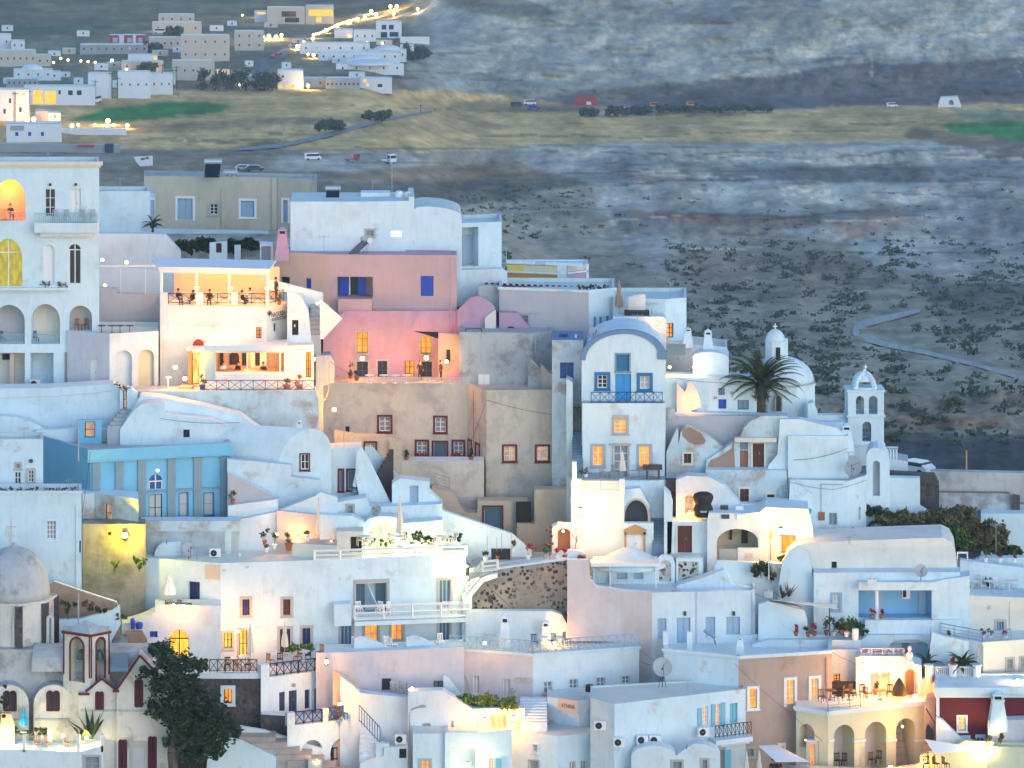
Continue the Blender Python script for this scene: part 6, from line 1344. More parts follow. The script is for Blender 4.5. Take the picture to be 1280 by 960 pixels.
for i,(x,y) in enumerate(((668,809),(690,808),(708,806))): chair_at(x,y,268.5,'rail_blue',[.3,-.6,1][i],'blue folding chair behind the rooftop railing, %s'%['left','middle','right'][i],'blue rooftop chairs')
for i,x in enumerate((678,699)): table_at(x,808,268.8,'white_paint','white table behind the pale blue rooftop railing, %s'%['left','right'][i])
lamp(693,803,270,'orange glow lamp behind the blue folding chairs',140,.11,style='globe')
chimney('white chimney with tiny arched vents at the left of the rooftop railing',631,808,269.4,2.2,.8)
chimney('white stepped chimney behind the orange rooftop glow',682,803,270.2,1.5,.7)
slab('white curved wall with a long top under the rubble wall',[(582,830),(582,764),(690,764)]+[(702,768),(709,780),(712,792),(712,830)],830,Y=271,D=.8,mat='white_warm',name='curved_wall',cat='wall')
# big side wall tinted mauve for its shade + white with pale blue doors
mv=house('white house, one side tinted mauve for shade, with four pale blue doors and shutters',[(709,734),(815,741),(944,738)],840,Y=269.8,D=4,iy=1,mat='white_warm',bmats={0:'rosy',1:'white_warm'},roof='white2',par=.25,name='pale_door_house',ops=[(1,Q,822,773,833,798,'pale'),(1,Q,846,772,863,804,'pale'),(1,Q,882,771,894,798,'pale'),(1,Q,908,771,925,804,'pale')]) 
w=mv.walls[1]
for x in(856,917): at(w,(x-1.5,764,x+1.5,769),0,.2,'ink','wall_light',mv.root)
bm=B()
for x in(870,939): r=w.rect(x,740,x+1.2,804); wbox(bm,w,*r,0,.06)
mk('drainpipe',bm,'lavender',mv.root)
mv2=slab('shade-tinted rosy grey side wall rising to a slanted parapet left of the pale door house',[(709,760),(709,700),(735,700),(738,725),(746,733),(780,738),(815,741),(815,760)],760,Y=270.5,D=.5,mat='rosy',roof='white',name='side_parapet',cat='wall')  # rosy plaster holds the shade of this left-facing wall
pv=slab('pale porch with a flat dome roof and two grey shutters',[(741,740),(741,702),(822,702),(822,740)],740,Y=274,D=2,mat='white2',name='porch_house',ops=[(Q,771,706,784,724,'pale'),(Q,792,706,804,724,'pale'),(RM,744,705,762,735,None,{'dep':.4})])
bm=B(); q=P(786,702,275); lathe(bm,q,[(2.9,-.25),(2.9,-.05),(2.3,.12),(1.4,.62),(.6,.98),(.05,1.1)],24); mk('dome',bm,'white2',pv.root,smooth=True)
bm=B()
for x in(762,819): r=pv.w.rect(x-.6,703,x+.6,738); wbox(bm,pv.w,*r,1.2,1.4)
r=pv.w.rect(738,699,824,703); wbox(bm,pv.w,*r,-.1,1.5); mk('porch_frame',bm,'white_paint',pv.root)
# lit white block under arched house
lb=slab('glowing warm white terrace block under the vaulted house',[(714,712),(714,600),(780,600),(780,712)],712,Y=277.2,D=3.2,mat='white_warm',roof='roof_grey',name='terrace_block',cat='terrace block')
lamp(726,639,276.2,'very bright floodlight on the white terrace block',520,.26,col=(1,.50,.10),rad=.4)
w=lb.w
bm=B()
for a,b,y0,dd_ in((716,727,599,.03),(774,781,599,.03),(715,721,577,.06)): r=w.rect(a,y0,b,617); wbox(bm,w,*r,-.4,dd_)
mk('parapet_pier',bm,'white',lb.root)
r=w.rect(727,601,774,616); bm=B(); wbox(bm,w,r[0],r[1],r[2],r[3],-.3,-.15); mk('parapet',bm,'white',lb.root); wr(lb.root,w,727,614,774,614,.0,.8,style='h',mat='steel',n=2)
umbrella_closed('folded cream parasol on the terrace of the vaulted house',778,598,563,278.2,'canvas',.3)
potted('branching potted plant on the vaulted house terrace',732,598,278.4,1.0,'leaf',pot='white_paint')
for i,(x,y) in enumerate(((754,597),(764,597))): chair_at(x,y,278.6,'grey_paint',[.6,-.7][i],'grey metal chair on the vaulted house terrace, %s'%['left','right'][i],'vaulted house terrace chairs')
fb=slab('pale blue terrace of the vaulted house with a dark bench and steel rail',[(781,700),(781,600),(832,600),(832,700)],700,Y=278.6,D=1.6,mat='white2',roof='roof_grey',name='terrace_wing',cat='terrace block') 
bm=B(); r=fb.w.rect(804,584,828,588); wbox(bm,fb.w,*r,-1.2,-.2); r=fb.w.rect(808,588,811,600); wbox(bm,fb.w,*r,-.8,-.4); r=fb.w.rect(822,588,825,600); wbox(bm,fb.w,*r,-.8,-.4); tag(mk('bench_canopy',bm,'ink'),'dark slab topped bench on the vaulted house terrace','bench')
wr(fb.root,fb.w,787,602,822,602,.0,.85,style='h',mat='steel',n=3)
S['cave_dark']=dict(sh='navy3'); plain('navy3',(.02,.035,.06),.5)  # dark pane filling the open cave arch in place of its shade
ab=slab('white block with a dark arched cave opening and stone arch band',[(779,720),(779,612),(800,610),(812,632),(813,655),(817,655),(817,720)],720,Y=277.6,D=1,mat='white2',name='cave_block',ops=[(A,781,625,810,654,'cave_dark',{'dep':.6,'su':'stone_trim','sw':.14,'rise':1.3})])
pd=slab('white wall with a small white door under a sandstone pediment',[(779,725),(779,654),(817,654),(817,684),(835,684),(835,725)],725,Y=276.8,D=.7,mat='white',name='pediment_wall',cat='wall',ops=[(Q,783,668,804,697,'wsh')])
w=pd.w; bm=B()
for a,b,y0,y1 in((780.5,783,665,697),(804,807,665,697),(780,808,662,668)): r=w.rect(a,y0,b,y1); wbox(bm,w,*r,0,.1)
pts=[w.hit(780,662),w.hit(808,662),w.hit(794,655.5)]; V=[bm.verts.new(w.pt(u,z_,.12)) for u,z_ in pts]; V2=[bm.verts.new(w.pt(u,z_,-.02)) for u,z_ in pts]; bm.faces.new(V); bm.faces.new(V2[::-1])
for i in range(3): bm.faces.new((V[i],V[(i+1)%3],V2[(i+1)%3],V2[i]))
mk('pediment',bm,'gold_stone',pd.root)
stairs('blue grey steps beside the pediment door',816,832,683,632,13,276.4,3.2,'step_blue')
slab('white stair parapet right of the blue grey steps',[(830,690),(830,612),(838,620),(841,632),(838,690)],690,Y=276,D=2,mat='white',name='stair_parapet',cat='wall')

rwl=slab('strip of dark rubble between white walls below the brown patch house',[(832,655),(832,600),(845,600),(852,640),(853,655)],655,Y=278.4,D=.8,mat='rubble_dark',name='rubble_wall',cat='wall')
# red door house
rd=slab('white wall with a tall dark red double door on a raised step',[(834,715),(834,652),(884,652),(884,715)],715,Y=276,D=2,mat='white',roof='white2',name='red_door_wall',cat='wall',ops=[(Q,847,657,865,691,'brn')])
at(rd.w,(877,650,889,664),0,.15,'white2','meter_cabinet',rd.root)
bm=B(); q=P(838,700,275.5); q2=P(876,693,275.5); box(bm,q.x,q2.x,275,276,q.z-1,q2.z); tag(mk('door_step',bm,'white_old'),'worn white step in front of the tall dark red door','step')
S['rub']=dict(pn='rubble_white')
for x0,x1,l in((824,840,'arched'),(848,874,'square')):
    slab('white framed panel of lava rubble, %s one'%l,([(x0-4,740),(x0-4,706)]+arc(x0-4,706,x1+4,706,694,8)+[(x1+4,740)]) if l=='arched' else [(x0-3,740),(x0-3,698),(x1+5,698),(x1+5,740)],740,Y=274.2,D=.6,mat='white',name='rubble_panel_wall',cat='wall',ops=[(A if l=='arched' else Q,x0,700 if l=='arched' else 702,x1-1,727,'rub',{'dep':.08})])
# black spa cover vault
S['dim2']=dict(fr='stone_trim',pn='dim')
wv=slab('curving white wall with a small arched door beside the black covered tub',[(845,672),(845,600),(858,595),(885,596),(905,606),(925,630),(935,645),(935,672)],672,Y=277.6,D=1.5,mat='white_warm',name='curved_wall',cat='wall',ops=[(A,856,619,867,641,'dim2',{'dep':.3,'rise':.3})])
lamp(862,640,276.9,'orange floor light beside the black covered tub',90,.1,style='globe')
bm=B(); q=P(879,646,276.4); M=Matrix.Translation(q)
rings=[(.55,0),(.72,.12),(.80,.5),(.66,.85),(.60,1.0),(.72,1.25),(.80,1.5),(.70,1.75),(.4,1.9),(.05,1.95)]
lathe(bm,q,rings,20,sy=.7); rt=tag(mk('egg_chair',bm,'dark'),'big glossy black rounded cover standing on the white parapet','covered chair')
bm=B(); lathe(bm,q,[(.81,.42),(.83,.5),(.81,.56)],16,sx=.7,sy=.72); mk('strap',bm,'dish',rt) 
# orange lit house
S['wnl']=dict(fr='wood',pn='lit',nx=2,ny=1,su='wood',sw=.08); S['rosyp']=dict(pn='sign_beige')
lh=slab('white house with a big arched porch, grey gate and a glaring lamp',[(884,742),(884,652),(886,641),(930,642),(950,640),(957,634),(1010,636),(1016,660),(1018,700),(1018,742)],742,Y=275.2,D=4,mat='white_warm',roof='white',name='porch_house',ops=[(AR,896,661,948,702,None,{'dep':2.2,'back':'beige','rev':'white_warm','rise':1.0}),(Q,978,670,993,688,'wnl'),(Q,931,692,941,698,'rosyp',{'dep':.03})])
w=lh.w; at(w,(929,667,937,686),-2.15,-2.05,'dark_brown','door',lh.root); at(w,(914,663,917,681),-2.1,-1.9,'dark_brown','shutter',lh.root)
bm=B(); r=w.rect(899,686,921,702); wbox(bm,w,*r,-.1,.02); mk('gate',bm,'grey_paint',lh.root)
r=w.rect(922,685,949,702); bm=B(); wbox(bm,w,*r,-.3,.02); mk('porch_parapet',bm,'white_warm',lh.root)
at(w,(931,691.5,941,697.5),.02,.05,'sign_beige','name_plate',lh.root)
lamp(976,664,274.2,'glaring bright lamp on the porch house wall',480,.26,col=(1,.48,.08),rad=.4)
bm=B(); q=P(963,700,274.2); tube(bm,q,P(963,663,274.2),.04); box(bm,q.x-.15,q.x+.15,274.1,274.3,P(0,673,274.2).z,P(0,663,274.2).z); tag(mk('meter_post',bm,'rust'),'rust coloured meter box on a thin post before the porch house','meter post')
bm=B(); lathe(bm,P(984,637,277),[(1.9,-.2),(1.9,.02),(1.75,.05),(1.7,-.05),(0,-.05)],24,sy=.7); tag(mk('plunge_pool',bm,'pool'),'turquoise plunge pool on the roof of the porch house','pool')
bush('spiky potted plant in the lamp light of the porch house',975,690,986,704,273.8,'leaf_dark',n=120)
for x,l in((906,'left'),(925,'right')):
    q=P(x,644,276); bm=B(); box(bm,q.x-.3,q.x+.3,q.y-.9,q.y+.9,q.z-.1,q.z+.22); box(bm,q.x-.3,q.x+.3,q.y+.5,q.y+.9,q.z+.22,q.z+.6); tag(mk('sun_lounger',bm,'ink' if l=='left' else 'canvas_white'),'%s sun lounger on the porch house roof'%('dark' if l=='left' else 'white'),'sun lounger','sun loungers on the porch house roof')
w3=slab('white curved garden wall in front of the porch house',[(893,765),(893,708)]+[(896,702),(905,702),(962,704),(1022,706),(1022,765)],765,Y=273.2,D=.6,mat='white2',name='garden_wall',cat='wall')
slab('white low vault rising behind the pale door house',[(846,760),(846,732),(880,722),(905,712),(916,730),(944,736),(944,760)],760,Y=272.4,D=1.5,mat='white2',name='vault_roof',cat='roof')
bush('round dark green tree in front of the garden wall, left crown',941,700,961,721,272.4,'leaf_dark',n=700,size=.12); bush('smaller dark crown behind the round tree',958,706,970,727,272.8,'leaf_dark',n=300,size=.12)
bm=B(); tube(bm,P(961,725,272),P(961,655,272),.04); tag(mk('thin_pole',bm,'white_paint'),'thin pale pole beside the round dark tree','pole')
agave('spiky dracaena in front of the vaulted cream house, left one',978,748,271.5,1.1,12,'leaf_brown',w=.07,group='dracaenas by the vaulted house'); agave('spiky dracaena in front of the vaulted cream house, right one',986,746,271.3,1.2,12,'leaf_brown',w=.07,group='dracaenas by the vaulted house')
# big cream vault
cv=slab('long cream barrel vaulted house with one tiny window',[(975,800),(976,712),(982,694),(992,683),(1004,679),(1060,676),(1178,672),(1188,677),(1194,688),(1197,712),(1197,800)],800,Y=273,D=5,mat='cream_roof',name='barrel_house',smooth=False,ops=[(Q,1039.5,702,1046,711,'hole')])
slab('lavender white rounded end wall of the barrel house',[(972,800),(972,740),(978,702),(986,688),(996,682),(1010,690),(1016,720),(1020,800)],800,Y=272.2,D=.6,mat='white2',name='end_wall',parent=cv.root,wallname='end_wall')
S['cur3']=dict(fr='white_paint',pn='curtain',nx=2,ny=2,su='pale_blue',sw=.16)
cf=slab('',[(1017,815),(1017,716),(1200,715),(1200,815)],815,Y=271.4,D=1.8,mat='white',parent=cv.root,wallname='lower_storey',roof='white2',ops=[(Q,1041,743,1050,762,'cur3'),(RM,1073,735,1164,772,None,{'dep':1.35,'back':'blue_porch','rev':'blue_porch'})])
w=cf.w; bm=B(); r=w.rect(1072,725,1170,735); wbox(bm,w,*r,-.02,.8); mk('porch_roof',bm,'white',cv.root)
bm=B(); q=w.pt(w.hit(1095,772)[0],0,.5); lathe(bm,(q.x,q.y,Zat(774,271)),[(.14,0),(.14,2.2),(.2,2.3)],12); mk('column',bm,'white_paint',cv.root)
bm=B(); r=w.rect(1080,772,1200,800); wbox(bm,w,r[0],r[1],r[2],r[3],-.02,.85); mk('porch_parapet',bm,'white',cv.root)
at(w,(1100,741,1106,772),-1.33,-1.22,'pale_shutter','door',cv.root); at(w,(1151,741,1160,772),-1.33,-1.22,'pale_shutter','door',cv.root); at(w,(1130,737,1140,753),-1.33,-1.22,'white_paint','window',cv.root); at(w,(1131,738,1135,751),-1.23,-1.19,'dark','pane',cv.root)
dish('grey satellite dish on the porch roof of the barrel house',1151,725,270.2,.5,10,False)
for x,l in((1090,'left'),(1102,'right')): potted('small red potted flower on the blue porch parapet, %s'%l,x,773,270.3,.5,'leaf_red',ps=.3)
antenna('thin downpipe pole at the corner of the barrel house',1163,806,783,270.2,n=0)
ce=slab('white stair tower right of the blue porch',[(1165,820),(1165,727),(1197,722),(1212,720),(1212,820)],820,Y=270.9,D=2,mat='white2',name='stair_tower',cat='stair tower')
cav=slab('white cave front with a shallow arch under the blue porch',[(1076,840),(1076,800),(1085,794),(1163,794),(1163,840)],840,Y=270,D=1.6,mat='white2',name='cave_house',cat='cave house',ops=[(AR,1112,799,1160,835,None,{'dep':1.3,'rise':.5,'back':'white2'})])
at(cav.w,(1130,807,1139,822),-1.25,-1.15,'glass_grey','window',cav.root)

# ================= right: churches, palm, brown patch house, far right =================
S['chw']=dict(fr='dark_brown',pn='dark')
co_=slab('white courtyard wall curving in front of the palm and the domed church',[(832,600),(832,516),(880,516),(985,519),(986,528),(1056,528),(1056,600)],600,Y=283.6,D=1,mat='white2',name='courtyard_wall',cat='wall')
# domed church: octagonal drum
dm=root('domed_church',P(975,518,287),'white church with a smooth ribbed dome on an octagonal drum behind the palm','church'); Yd=287
bm=B(); c=P(975,600,Yd+2.8); R8=46*Yd/F; zt_=Zat(484,Yd); lathe(bm,(c.x,c.y,0),[(R8,c.z),(R8,zt_-.1),(R8*1.03,zt_-.1),(R8*1.03,zt_)],8,a0=R(22.5)); mk('drum',bm,'white',dm)
bm=B(); lathe(bm,(c.x,c.y,0),[(R8*1.035,zt_-.02),(R8*1.035,zt_+.08)],8,a0=R(22.5)); mk('cornice',bm,'stone_trim',dm)
bm=B(); hd=Zat(446,Yd+2.8)-zt_; rd_=R8*.93; lathe(bm,(c.x,c.y,zt_+.08),[(rd_*math.cos(math.pi/2*k/12),hd*math.sin(math.pi/2*k/12)) for k in range(13)],32); mk('dome',bm,'white',dm,smooth=True)
for x0,x1,y0,y1 in((969,977,494,514),):
    wch=Wall((P(940,500,Yd-.25).x,Yd-.25),(P(990,500,Yd-.25).x,Yd-.25)); r=wch.rect(x0,y0,x1,y1); bm=B(); p=opoly(r,A); bm.faces.new([bm.verts.new(wch.pt(u,z,.02)) for u,z in p]); 
    o=mk('arched_window',bm,'dark_brown',dm); bm=B(); 
    for i in range(1,len(p)): j=(i+1)%len(p); tube(bm,wch.pt(*p[i],.04),wch.pt(*p[j],.04),.07,n=4)
    mk('surround',bm,'stone_trim',o)
bm=B(); cc=P(969,448,Yd+1.2); r_=13*Yd/F; lathe(bm,cc,[(r_,-.6),(r_,1.3),(r_*1.08,1.3),(r_*1.08,1.4)],8,a0=R(22.5)); o=mk('lantern',bm,'white',dm)
bm=B(); zt2=cc.z+1.4; lathe(bm,(cc.x,cc.y,zt2),[(r_*.95*math.cos(math.pi/2*k/8),.95*math.sin(math.pi/2*k/8)) for k in range(9)],16); mk('cupola',bm,'white',o,smooth=True)
bm=B(); box(bm,cc.x+.0,cc.x+.35,cc.y-r_*1.0,cc.y-r_*.9,cc.z,cc.z+1.0); mk('opening',bm,'dark',o); cross(dm,969,417,404,Yd+1.2)  # the opening is a solid dark box in place of inner shade
slab('small belfry wall with a dark slot right of the church lantern',[(970,460),(970,424),(985,424),(985,460)],460,Y=288.5,D=.8,mat='white',name='belfry_wall',cat='belfry',ops=[(A,972,433,976,445,'hole',{'dep':.3})],extra=1)
slab('white sloped buttress at the right foot of the church drum',[(1010,530),(1010,505),(1016,503),(1022,518),(1022,530)],530,Y=286,D=1.5,mat='white',name='buttress',cat='buttress')
palm('tall date palm with a shaggy crown in front of the domed church',951,540,481,284.9,3.75,58,.42)
# bell tower
Yt=288.5; T=root('bell_tower',P(1080,600,Yt),'white three tier bell tower with arched openings and a domed top','bell tower')
def tier(x0,x1,y0,y1,openings,nm,D=2.6):
    a=P(x0,y1,Yt); b=P(x1,y0,Yt); 
    for yy in(Yt,Yt+D-.35):
        w=Wall((a.x,yy),(b.x,yy)); bm=B(); holes=[]
        for ox0,oy0,ox1,oy1 in openings: 
            w0=Wall((a.x,Yt),(b.x,Yt)); holes.append((opoly(w0.rect(ox0,oy0,ox1,oy1),A),.35,True))
        o=[(0,a.z),(w.L,a.z),(w.L,b.z),(0,b.z)]; face(bm,w,o,holes); face(bm,w,o,[(h[0],0,True) for h in holes],0,-.35)
        for i in range(4): p,q=o[i],o[(i+1)%4]; quad(bm,w.pt(*p),w.pt(*q),w.pt(*q,-.35),w.pt(*p,-.35))
        mk(nm,bm,'white',T)
    bm=B(); box(bm,a.x,a.x+.35,Yt+.352,Yt+D-.352,a.z,b.z); box(bm,b.x-.35,b.x,Yt+.352,Yt+D-.352,a.z,b.z) ; mk('side_wall',bm,'white',T)
    bm=B(); box(bm,a.x-.1,b.x+.1,Yt-.1,Yt+D+.1,b.z-.001,b.z+.14); mk('cornice',bm,'white',T)
tier(1060,1105,557,600,[],'lower_tier'); tier(1060,1105,521.5,556.8,[(1078,527,1089,552)],'middle_tier'); tier(1060,1105,490,520,[(1070,495,1080,518),(1086,495,1097,518)],'upper_tier')
bm=B(); a=P(1060,490,Yt); cx=P(1082,490,Yt).x; rr=16.5*Yt/F; hh=Zat(470,Yt)-Zat(488,Yt)
for k in range(4):   # ribbed open crown
    an=math.pi/4+k*math.pi/2
    for j in range(8):
        t0=math.pi/2*j/8; t1=math.pi/2*(j+1)/8; p=lambda t:Vector((cx+rr*math.cos(t)*math.cos(an),Yt+1.3+rr*math.cos(t)*math.sin(an),Zat(488,Yt)+hh*math.sin(t))); tube(bm,p(t0),p(t1),.22,n=6)
lathe(bm,(cx,Yt+1.3,0),[(rr*.75,Zat(479,Yt)),(rr*.55,Zat(473,Yt)),(rr*.2,Zat(469,Yt)),(.12,Zat(467,Yt)),(.05,Zat(464,Yt))],16); lathe(bm,(cx,Yt+1.3,0),[(rr*1.0,Zat(490,Yt)),(rr*1.0,Zat(486,Yt))],16); mk('crown',bm,'white',T)
cross(T,1082,467,455,Yt+1.3)
slab('white shoulder wall joining the bell tower to the church courtyard',[(1017,620),(1017,519),(1056,519),(1056,490),(1060,488),(1060,620)],620,Y=289.4,D=1,mat='white',name='shoulder_wall',cat='wall')
chimney('square whitewashed chimney left of the bell tower',1058,558,281.5,1.6,1.0)
# brown patch zone
slab('blue grey shaded wall with a brown plaster patch shaped like a kidney',[(832,620),(832,520),(960,520),(960,560),(890,610),(890,620)],620,Y=282.8,D=.8,mat='greywall',name='shaded_wall',cat='wall',grow=False)  # shade on the sloping wall is put into its grey
pw_=slab('old white house with a flaked brown patch and small brown door',[(848,632),(848,556),(851,540),(858,533),(880,540),(905,560),(905,632)],632,Y=281.4,D=1,mat='white_old',name='patched_house',ops=[(Q,855,567,864,579,'brn')])
bm=B(); r=[pw_.w.hit(*p) for p in((852,536),(862,534),(876,541),(882,550),(880,555),(868,556),(860,552),(853,545))]; V=[bm.verts.new(pw_.w.pt(u,z_,.012)) for u,z_ in r]; bm.faces.new(V); mk('bare_patch',bm,'stain_brown',pw_.root)
slab('thin weathered white wall edge beside the arched house',[(833,620),(833,565),(846,536),(848,540),(848,620)],620,Y=280.9,D=1.2,mat='white_old',name='party_wall',cat='wall')
bm=B(); q=P(837,517,282); lathe(bm,(q.x,q.y,q.z-.5),[(.4,0),(.45,.4),(.4,.9),(.1,1.0)],10); tag(mk('stone_lump',bm,'church_grey'),'rounded grey stone lump behind the arched house corner','stone')
S['org']=dict(sh='rust'); S['pil']=dict(sh='pilaster')
bh=slab('old house with dark red and orange doors under a rounded canopy',[(883,640),(883,575),(925,548),(930,535),(938,527),(952,520),(984,520),(990,560),(990,640)],640,Y=281,D=1.5,mat='white_old',name='two_door_house',ops=[(Q,941,554,955,584,'brn'),(Q,925,563,935,584,'org'),(Q,925,551,935,562,'pil')])
bm=B(); r=bh.w.rect(918,546,970,551); wbox(bm,bh.w,*r,-.02,.6); mk('canopy',bm,'cream',bh.root)
bm=B(); r=[bh.w.hit(*p) for p in((884,584),(888,575),(900,570),(915,560),(917,548),(919,586))]; bm.faces.new([bm.verts.new(bh.w.pt(u,z_,.012)) for u,z_ in r]); mk('bare_patch',bm,'stain_brown',bh.root)
slab('sweeping white wall right of the two door house',[(950,650),(960,583),(972,568),(975,524),(1000,524),(1045,535),(1058,545),(1058,650)],650,Y=280.4,D=1.2,mat='white',name='sweeping_wall',cat='wall')
lw2=slab('peeling grey white wall with two small dark brown doors',[(882,665),(882,587),(983,588),(986,630),(986,665)],665,Y=279.8,D=1.4,mat='white_old',roof='white2',name='peeling_wall',cat='wall',ops=[(Q,925,611,936,627,'brn'),(Q,959,618,968,627,'brn')])
slab('white parapet strip in front of the peeling wall',[(918,672),(918,629),(986,632),(988,600),(990,600),(1015,618),(1015,672)],672,Y=278.4,D=.6,mat='white',name='parapet',cat='wall')
# house with windows right
S['sw2']=dict(fr='grey_paint',pn='glass_grey',nx=2,ny=1)
rh=house('white house with a blue shutter and grey windows below the bell tower',[(986,599),(1060,601),(1083,594)],684,Y=278.6,D=4,iy=1,mat='white',roof='roof_grey',par=.1,name='tower_foot_house',ops=[(0,Q,1009,619,1015,632,'sw2'),(0,Q,1036,641,1046,656,'sw2'),(0,Q,1007,641,1014,656,'pale'),(1,Q,1073,634,1076,650,'pale')])
w=rh.walls[0]; at(w,(1000,616,1003.5,626),.0,.35,'sky_paint','open_shutter',rh.root); at(w,(1023,640,1031,650),0,.12,'rust','meter_box',rh.root)
bm=B(); r=w.rect(1026,605,1026.8,640); wbox(bm,w,*r,0,.05); r=w.rect(1026,605,1054,606); wbox(bm,w,*r,0,.05); mk('pipe',bm,'grey_paint',rh.root)
up=slab('broad white upper house wall with cables under the bell tower',[(985,620),(985,545),(1060,545),(1060,560),(1063,620)],620,Y=280,D=1,mat='white',name='upper_house',cat='house')
dish('green grey satellite dish below the bell tower',1067,596,278.6,.72,-25,False); antenna('aerial with many knobs below the bell tower',1061,600,564,278.8,n=6)
chz=slab('white arched gateway chapel under the bell tower',[(1083,690),(1083,572)]+arc(1083,572,1112,580,560,8)+[(1112,690)],690,Y=281.5,D=3,mat='white',name='arched_gateway',cat='gateway',ops=[(A,1091,576,1100,620,None,{'dep':.6,'back':'greywall'})])
slab('low white wall between the arched gateway and the lava rubble',[(1108,690),(1108,597),(1150,598),(1150,634),(1160,640),(1160,690)],690,Y=282.5,D=1,mat='white2',name='low_wall',cat='wall')
sh=slab('small white shed with a tiny three bay bellcote',[(1105,610),(1105,572),(1135,577),(1135,610)],610,Y=290,D=3,mat='white_warm',roof='roof_grey',name='shed',cat='shed')
bm=B(); 
for i in range(4): q=P(1110+i*3.7,571,290); box(bm,q.x-.07,q.x+.07,290.2,290.5,q.z-.3,q.z+.7)
q=P(1110,561,290); q2=P(1121.5,561,290); box(bm,q.x-.1,q2.x+.1,290.2,290.5,q.z-.05,q.z+.1); mk('bellcote',bm,'white',sh.root)
car(1142,592,291,'small pale car parked beyond the white shed','car_white',rz=2.4,group=None,s=.8)
slab('black lava rubble wall end at the right of the white low wall',[(1112,600),(1112,591),(1168,594),(1174,605),(1174,645),(1150,645),(1150,600)],645,Y=284.6,D=1.2,mat='rubble_dark',name='lava_wall',cat='wall')
bgw=slab('big grey plastered enclosure wall on the right with a faded coping',[(1163,650),(1163,589),(1300,592),(1300,650)],650,Y=287,D=1,mat='church_grey',name='enclosure_wall',cat='wall',extra=5)
slab('lower grey forecourt wall with a dark moulding in front of the enclosure wall',[(1170,700),(1170,616),(1262,617),(1270,630),(1300,632),(1300,700)],700,Y=285.8,D=.8,mat='concrete',roof='stain_brown',name='forecourt_wall',cat='wall')
slab('dark rubble pier in the grey forecourt wall',[(1265,645),(1265,618),(1275,620),(1275,645)],645,Y=285.4,D=.3,mat='rubble_dark',name='rubble_pier',cat='pier')
bm=B(); tube(bm,P(1208,592,288),P(1208,563,288),.07); tag(mk('wooden_pole',bm,'gold_stone'),'short brown wooden pole behind the grey enclosure wall','pole')
slab('low flat white building in front of the grey forecourt wall',[(1226,680),(1226,642),(1300,642),(1300,680)],680,Y=284,D=3,mat='white2',roof='white',name='flat_building',cat='building')
antenna('television aerial in front of the low flat white building',1245,700,654,279,n=6)
for a,b,y0,y1,m_,l,n_ in((1100,1170,636,668,'leaf_olive','broad brown and green bush mass behind the barrel house, left part',1600),(1082,1100,633,645,'leaf_dark','small dark green shrub by the white lane',260),(1165,1215,632,668,'leaf_olive','tall olive bush in the middle of the bush mass',1500),(1200,1250,648,692,'leaf_olive','brown dry bush right of the olive bush',1400),(1110,1205,655,694,'leaf','wide green bush just behind the barrel roof',2200),(1245,1275,680,694,'leaf','low green shrub at the right edge above the steps',400),(1084,1112,652,678,'leaf_dark','dark green bush at the lane corner',500)):
    bush(l,a,y0,b,y1,279.5 if 'behind the barrel roof' in l else 281,m_,n=n_*3,size=.22,group='bushes behind the barrel house')
slab('paved lane parapet left of the bushes',[(1040,690),(1040,675),(1065,660),(1083,662),(1083,690)],690,Y=277.6,D=.5,mat='roof_grey',name='lane_parapet',cat='wall')
# far right terraces
sw_=slab('white stepped terrace walls with planters at the far right',[(1197,740),(1197,712),(1210,706),(1225,698),(1300,697),(1300,740)],740,Y=277.2,D=1,mat='white',name='terrace_wall',cat='wall')
slab('long white garden wall with planters along the right edge',[(1200,770),(1200,700),(1300,712),(1300,770)],770,Y=275.4,D=.8,mat='white2',name='garden_wall',cat='wall',ops=[]) 
slab('white pergola frame at the right end of the barrel roof',[(1196,712),(1196,690),(1210,690),(1210,712),(1208.5,712),(1208.5,692),(1197.5,692),(1197.5,712)],712,Y=276,D=.15,mat='white_paint',name='pergola_frame',cat='frame',grow=False)
for i,x in enumerate((1232,1250,1268)): potted('plant in the planter row at the far right, %s'%['left','middle','right'][i],x,703,276,.6,['leaf','leaf_brown','leaf_brown'][i],pot='white_paint')
flat('white roof terrace with garden furniture at the far right',[(1205,742),(1300,742),(1300,727),(1205,722)],Zat(742,273.6)+.02,'white2',name='terrace')
for i,(x,y) in enumerate(((1210,737),(1222,735),(1228,739),(1245,738),(1258,738),(1270,739))): chair_at(x,y,274.4+(i%2)*.5,'white_paint',[.3,-.8,2,.2,-.4,2.7][i],'white garden chair on the far right terrace, %s from left'%['first','second','third','fourth','fifth','sixth'][i],'chairs on the far right terrace')
for i,x in enumerate((1216,1237,1262)): table_at(x,738,274,'white_paint','white garden table on the far right terrace, %s'%['left','middle','right'][i],'tables on the far right terrace')
agave('spiky plant among the far right terrace furniture',1235,733,275,.8,9,'leaf_dark')
cy=slab('cream house with a railed balcony terrace at the far right',[(1184,880),(1184,752),(1190,749),(1193,768),(1205,768),(1206,744),(1300,748),(1300,880)],880,Y=271.5,D=2.4,mat='cream',roof='white_warm',name='cream_house',ops=[(Q,1246,777,1255,800,'gd')])
at(cy.w,(1262,752,1264,800),0,.08,'cream','pilaster',cy.root); at(cy.w,(1236,757,1239,761),0,.15,'rosy','wall_light',cy.root)
st2=slab('white stair block with a stepped inner corner beside the cream house',[(1188,772),(1188,752),(1205,740),(1207,768),(1207,772)],772,Y=271,D=.4,mat='white2',name='stair_block',cat='stair',grow=False)
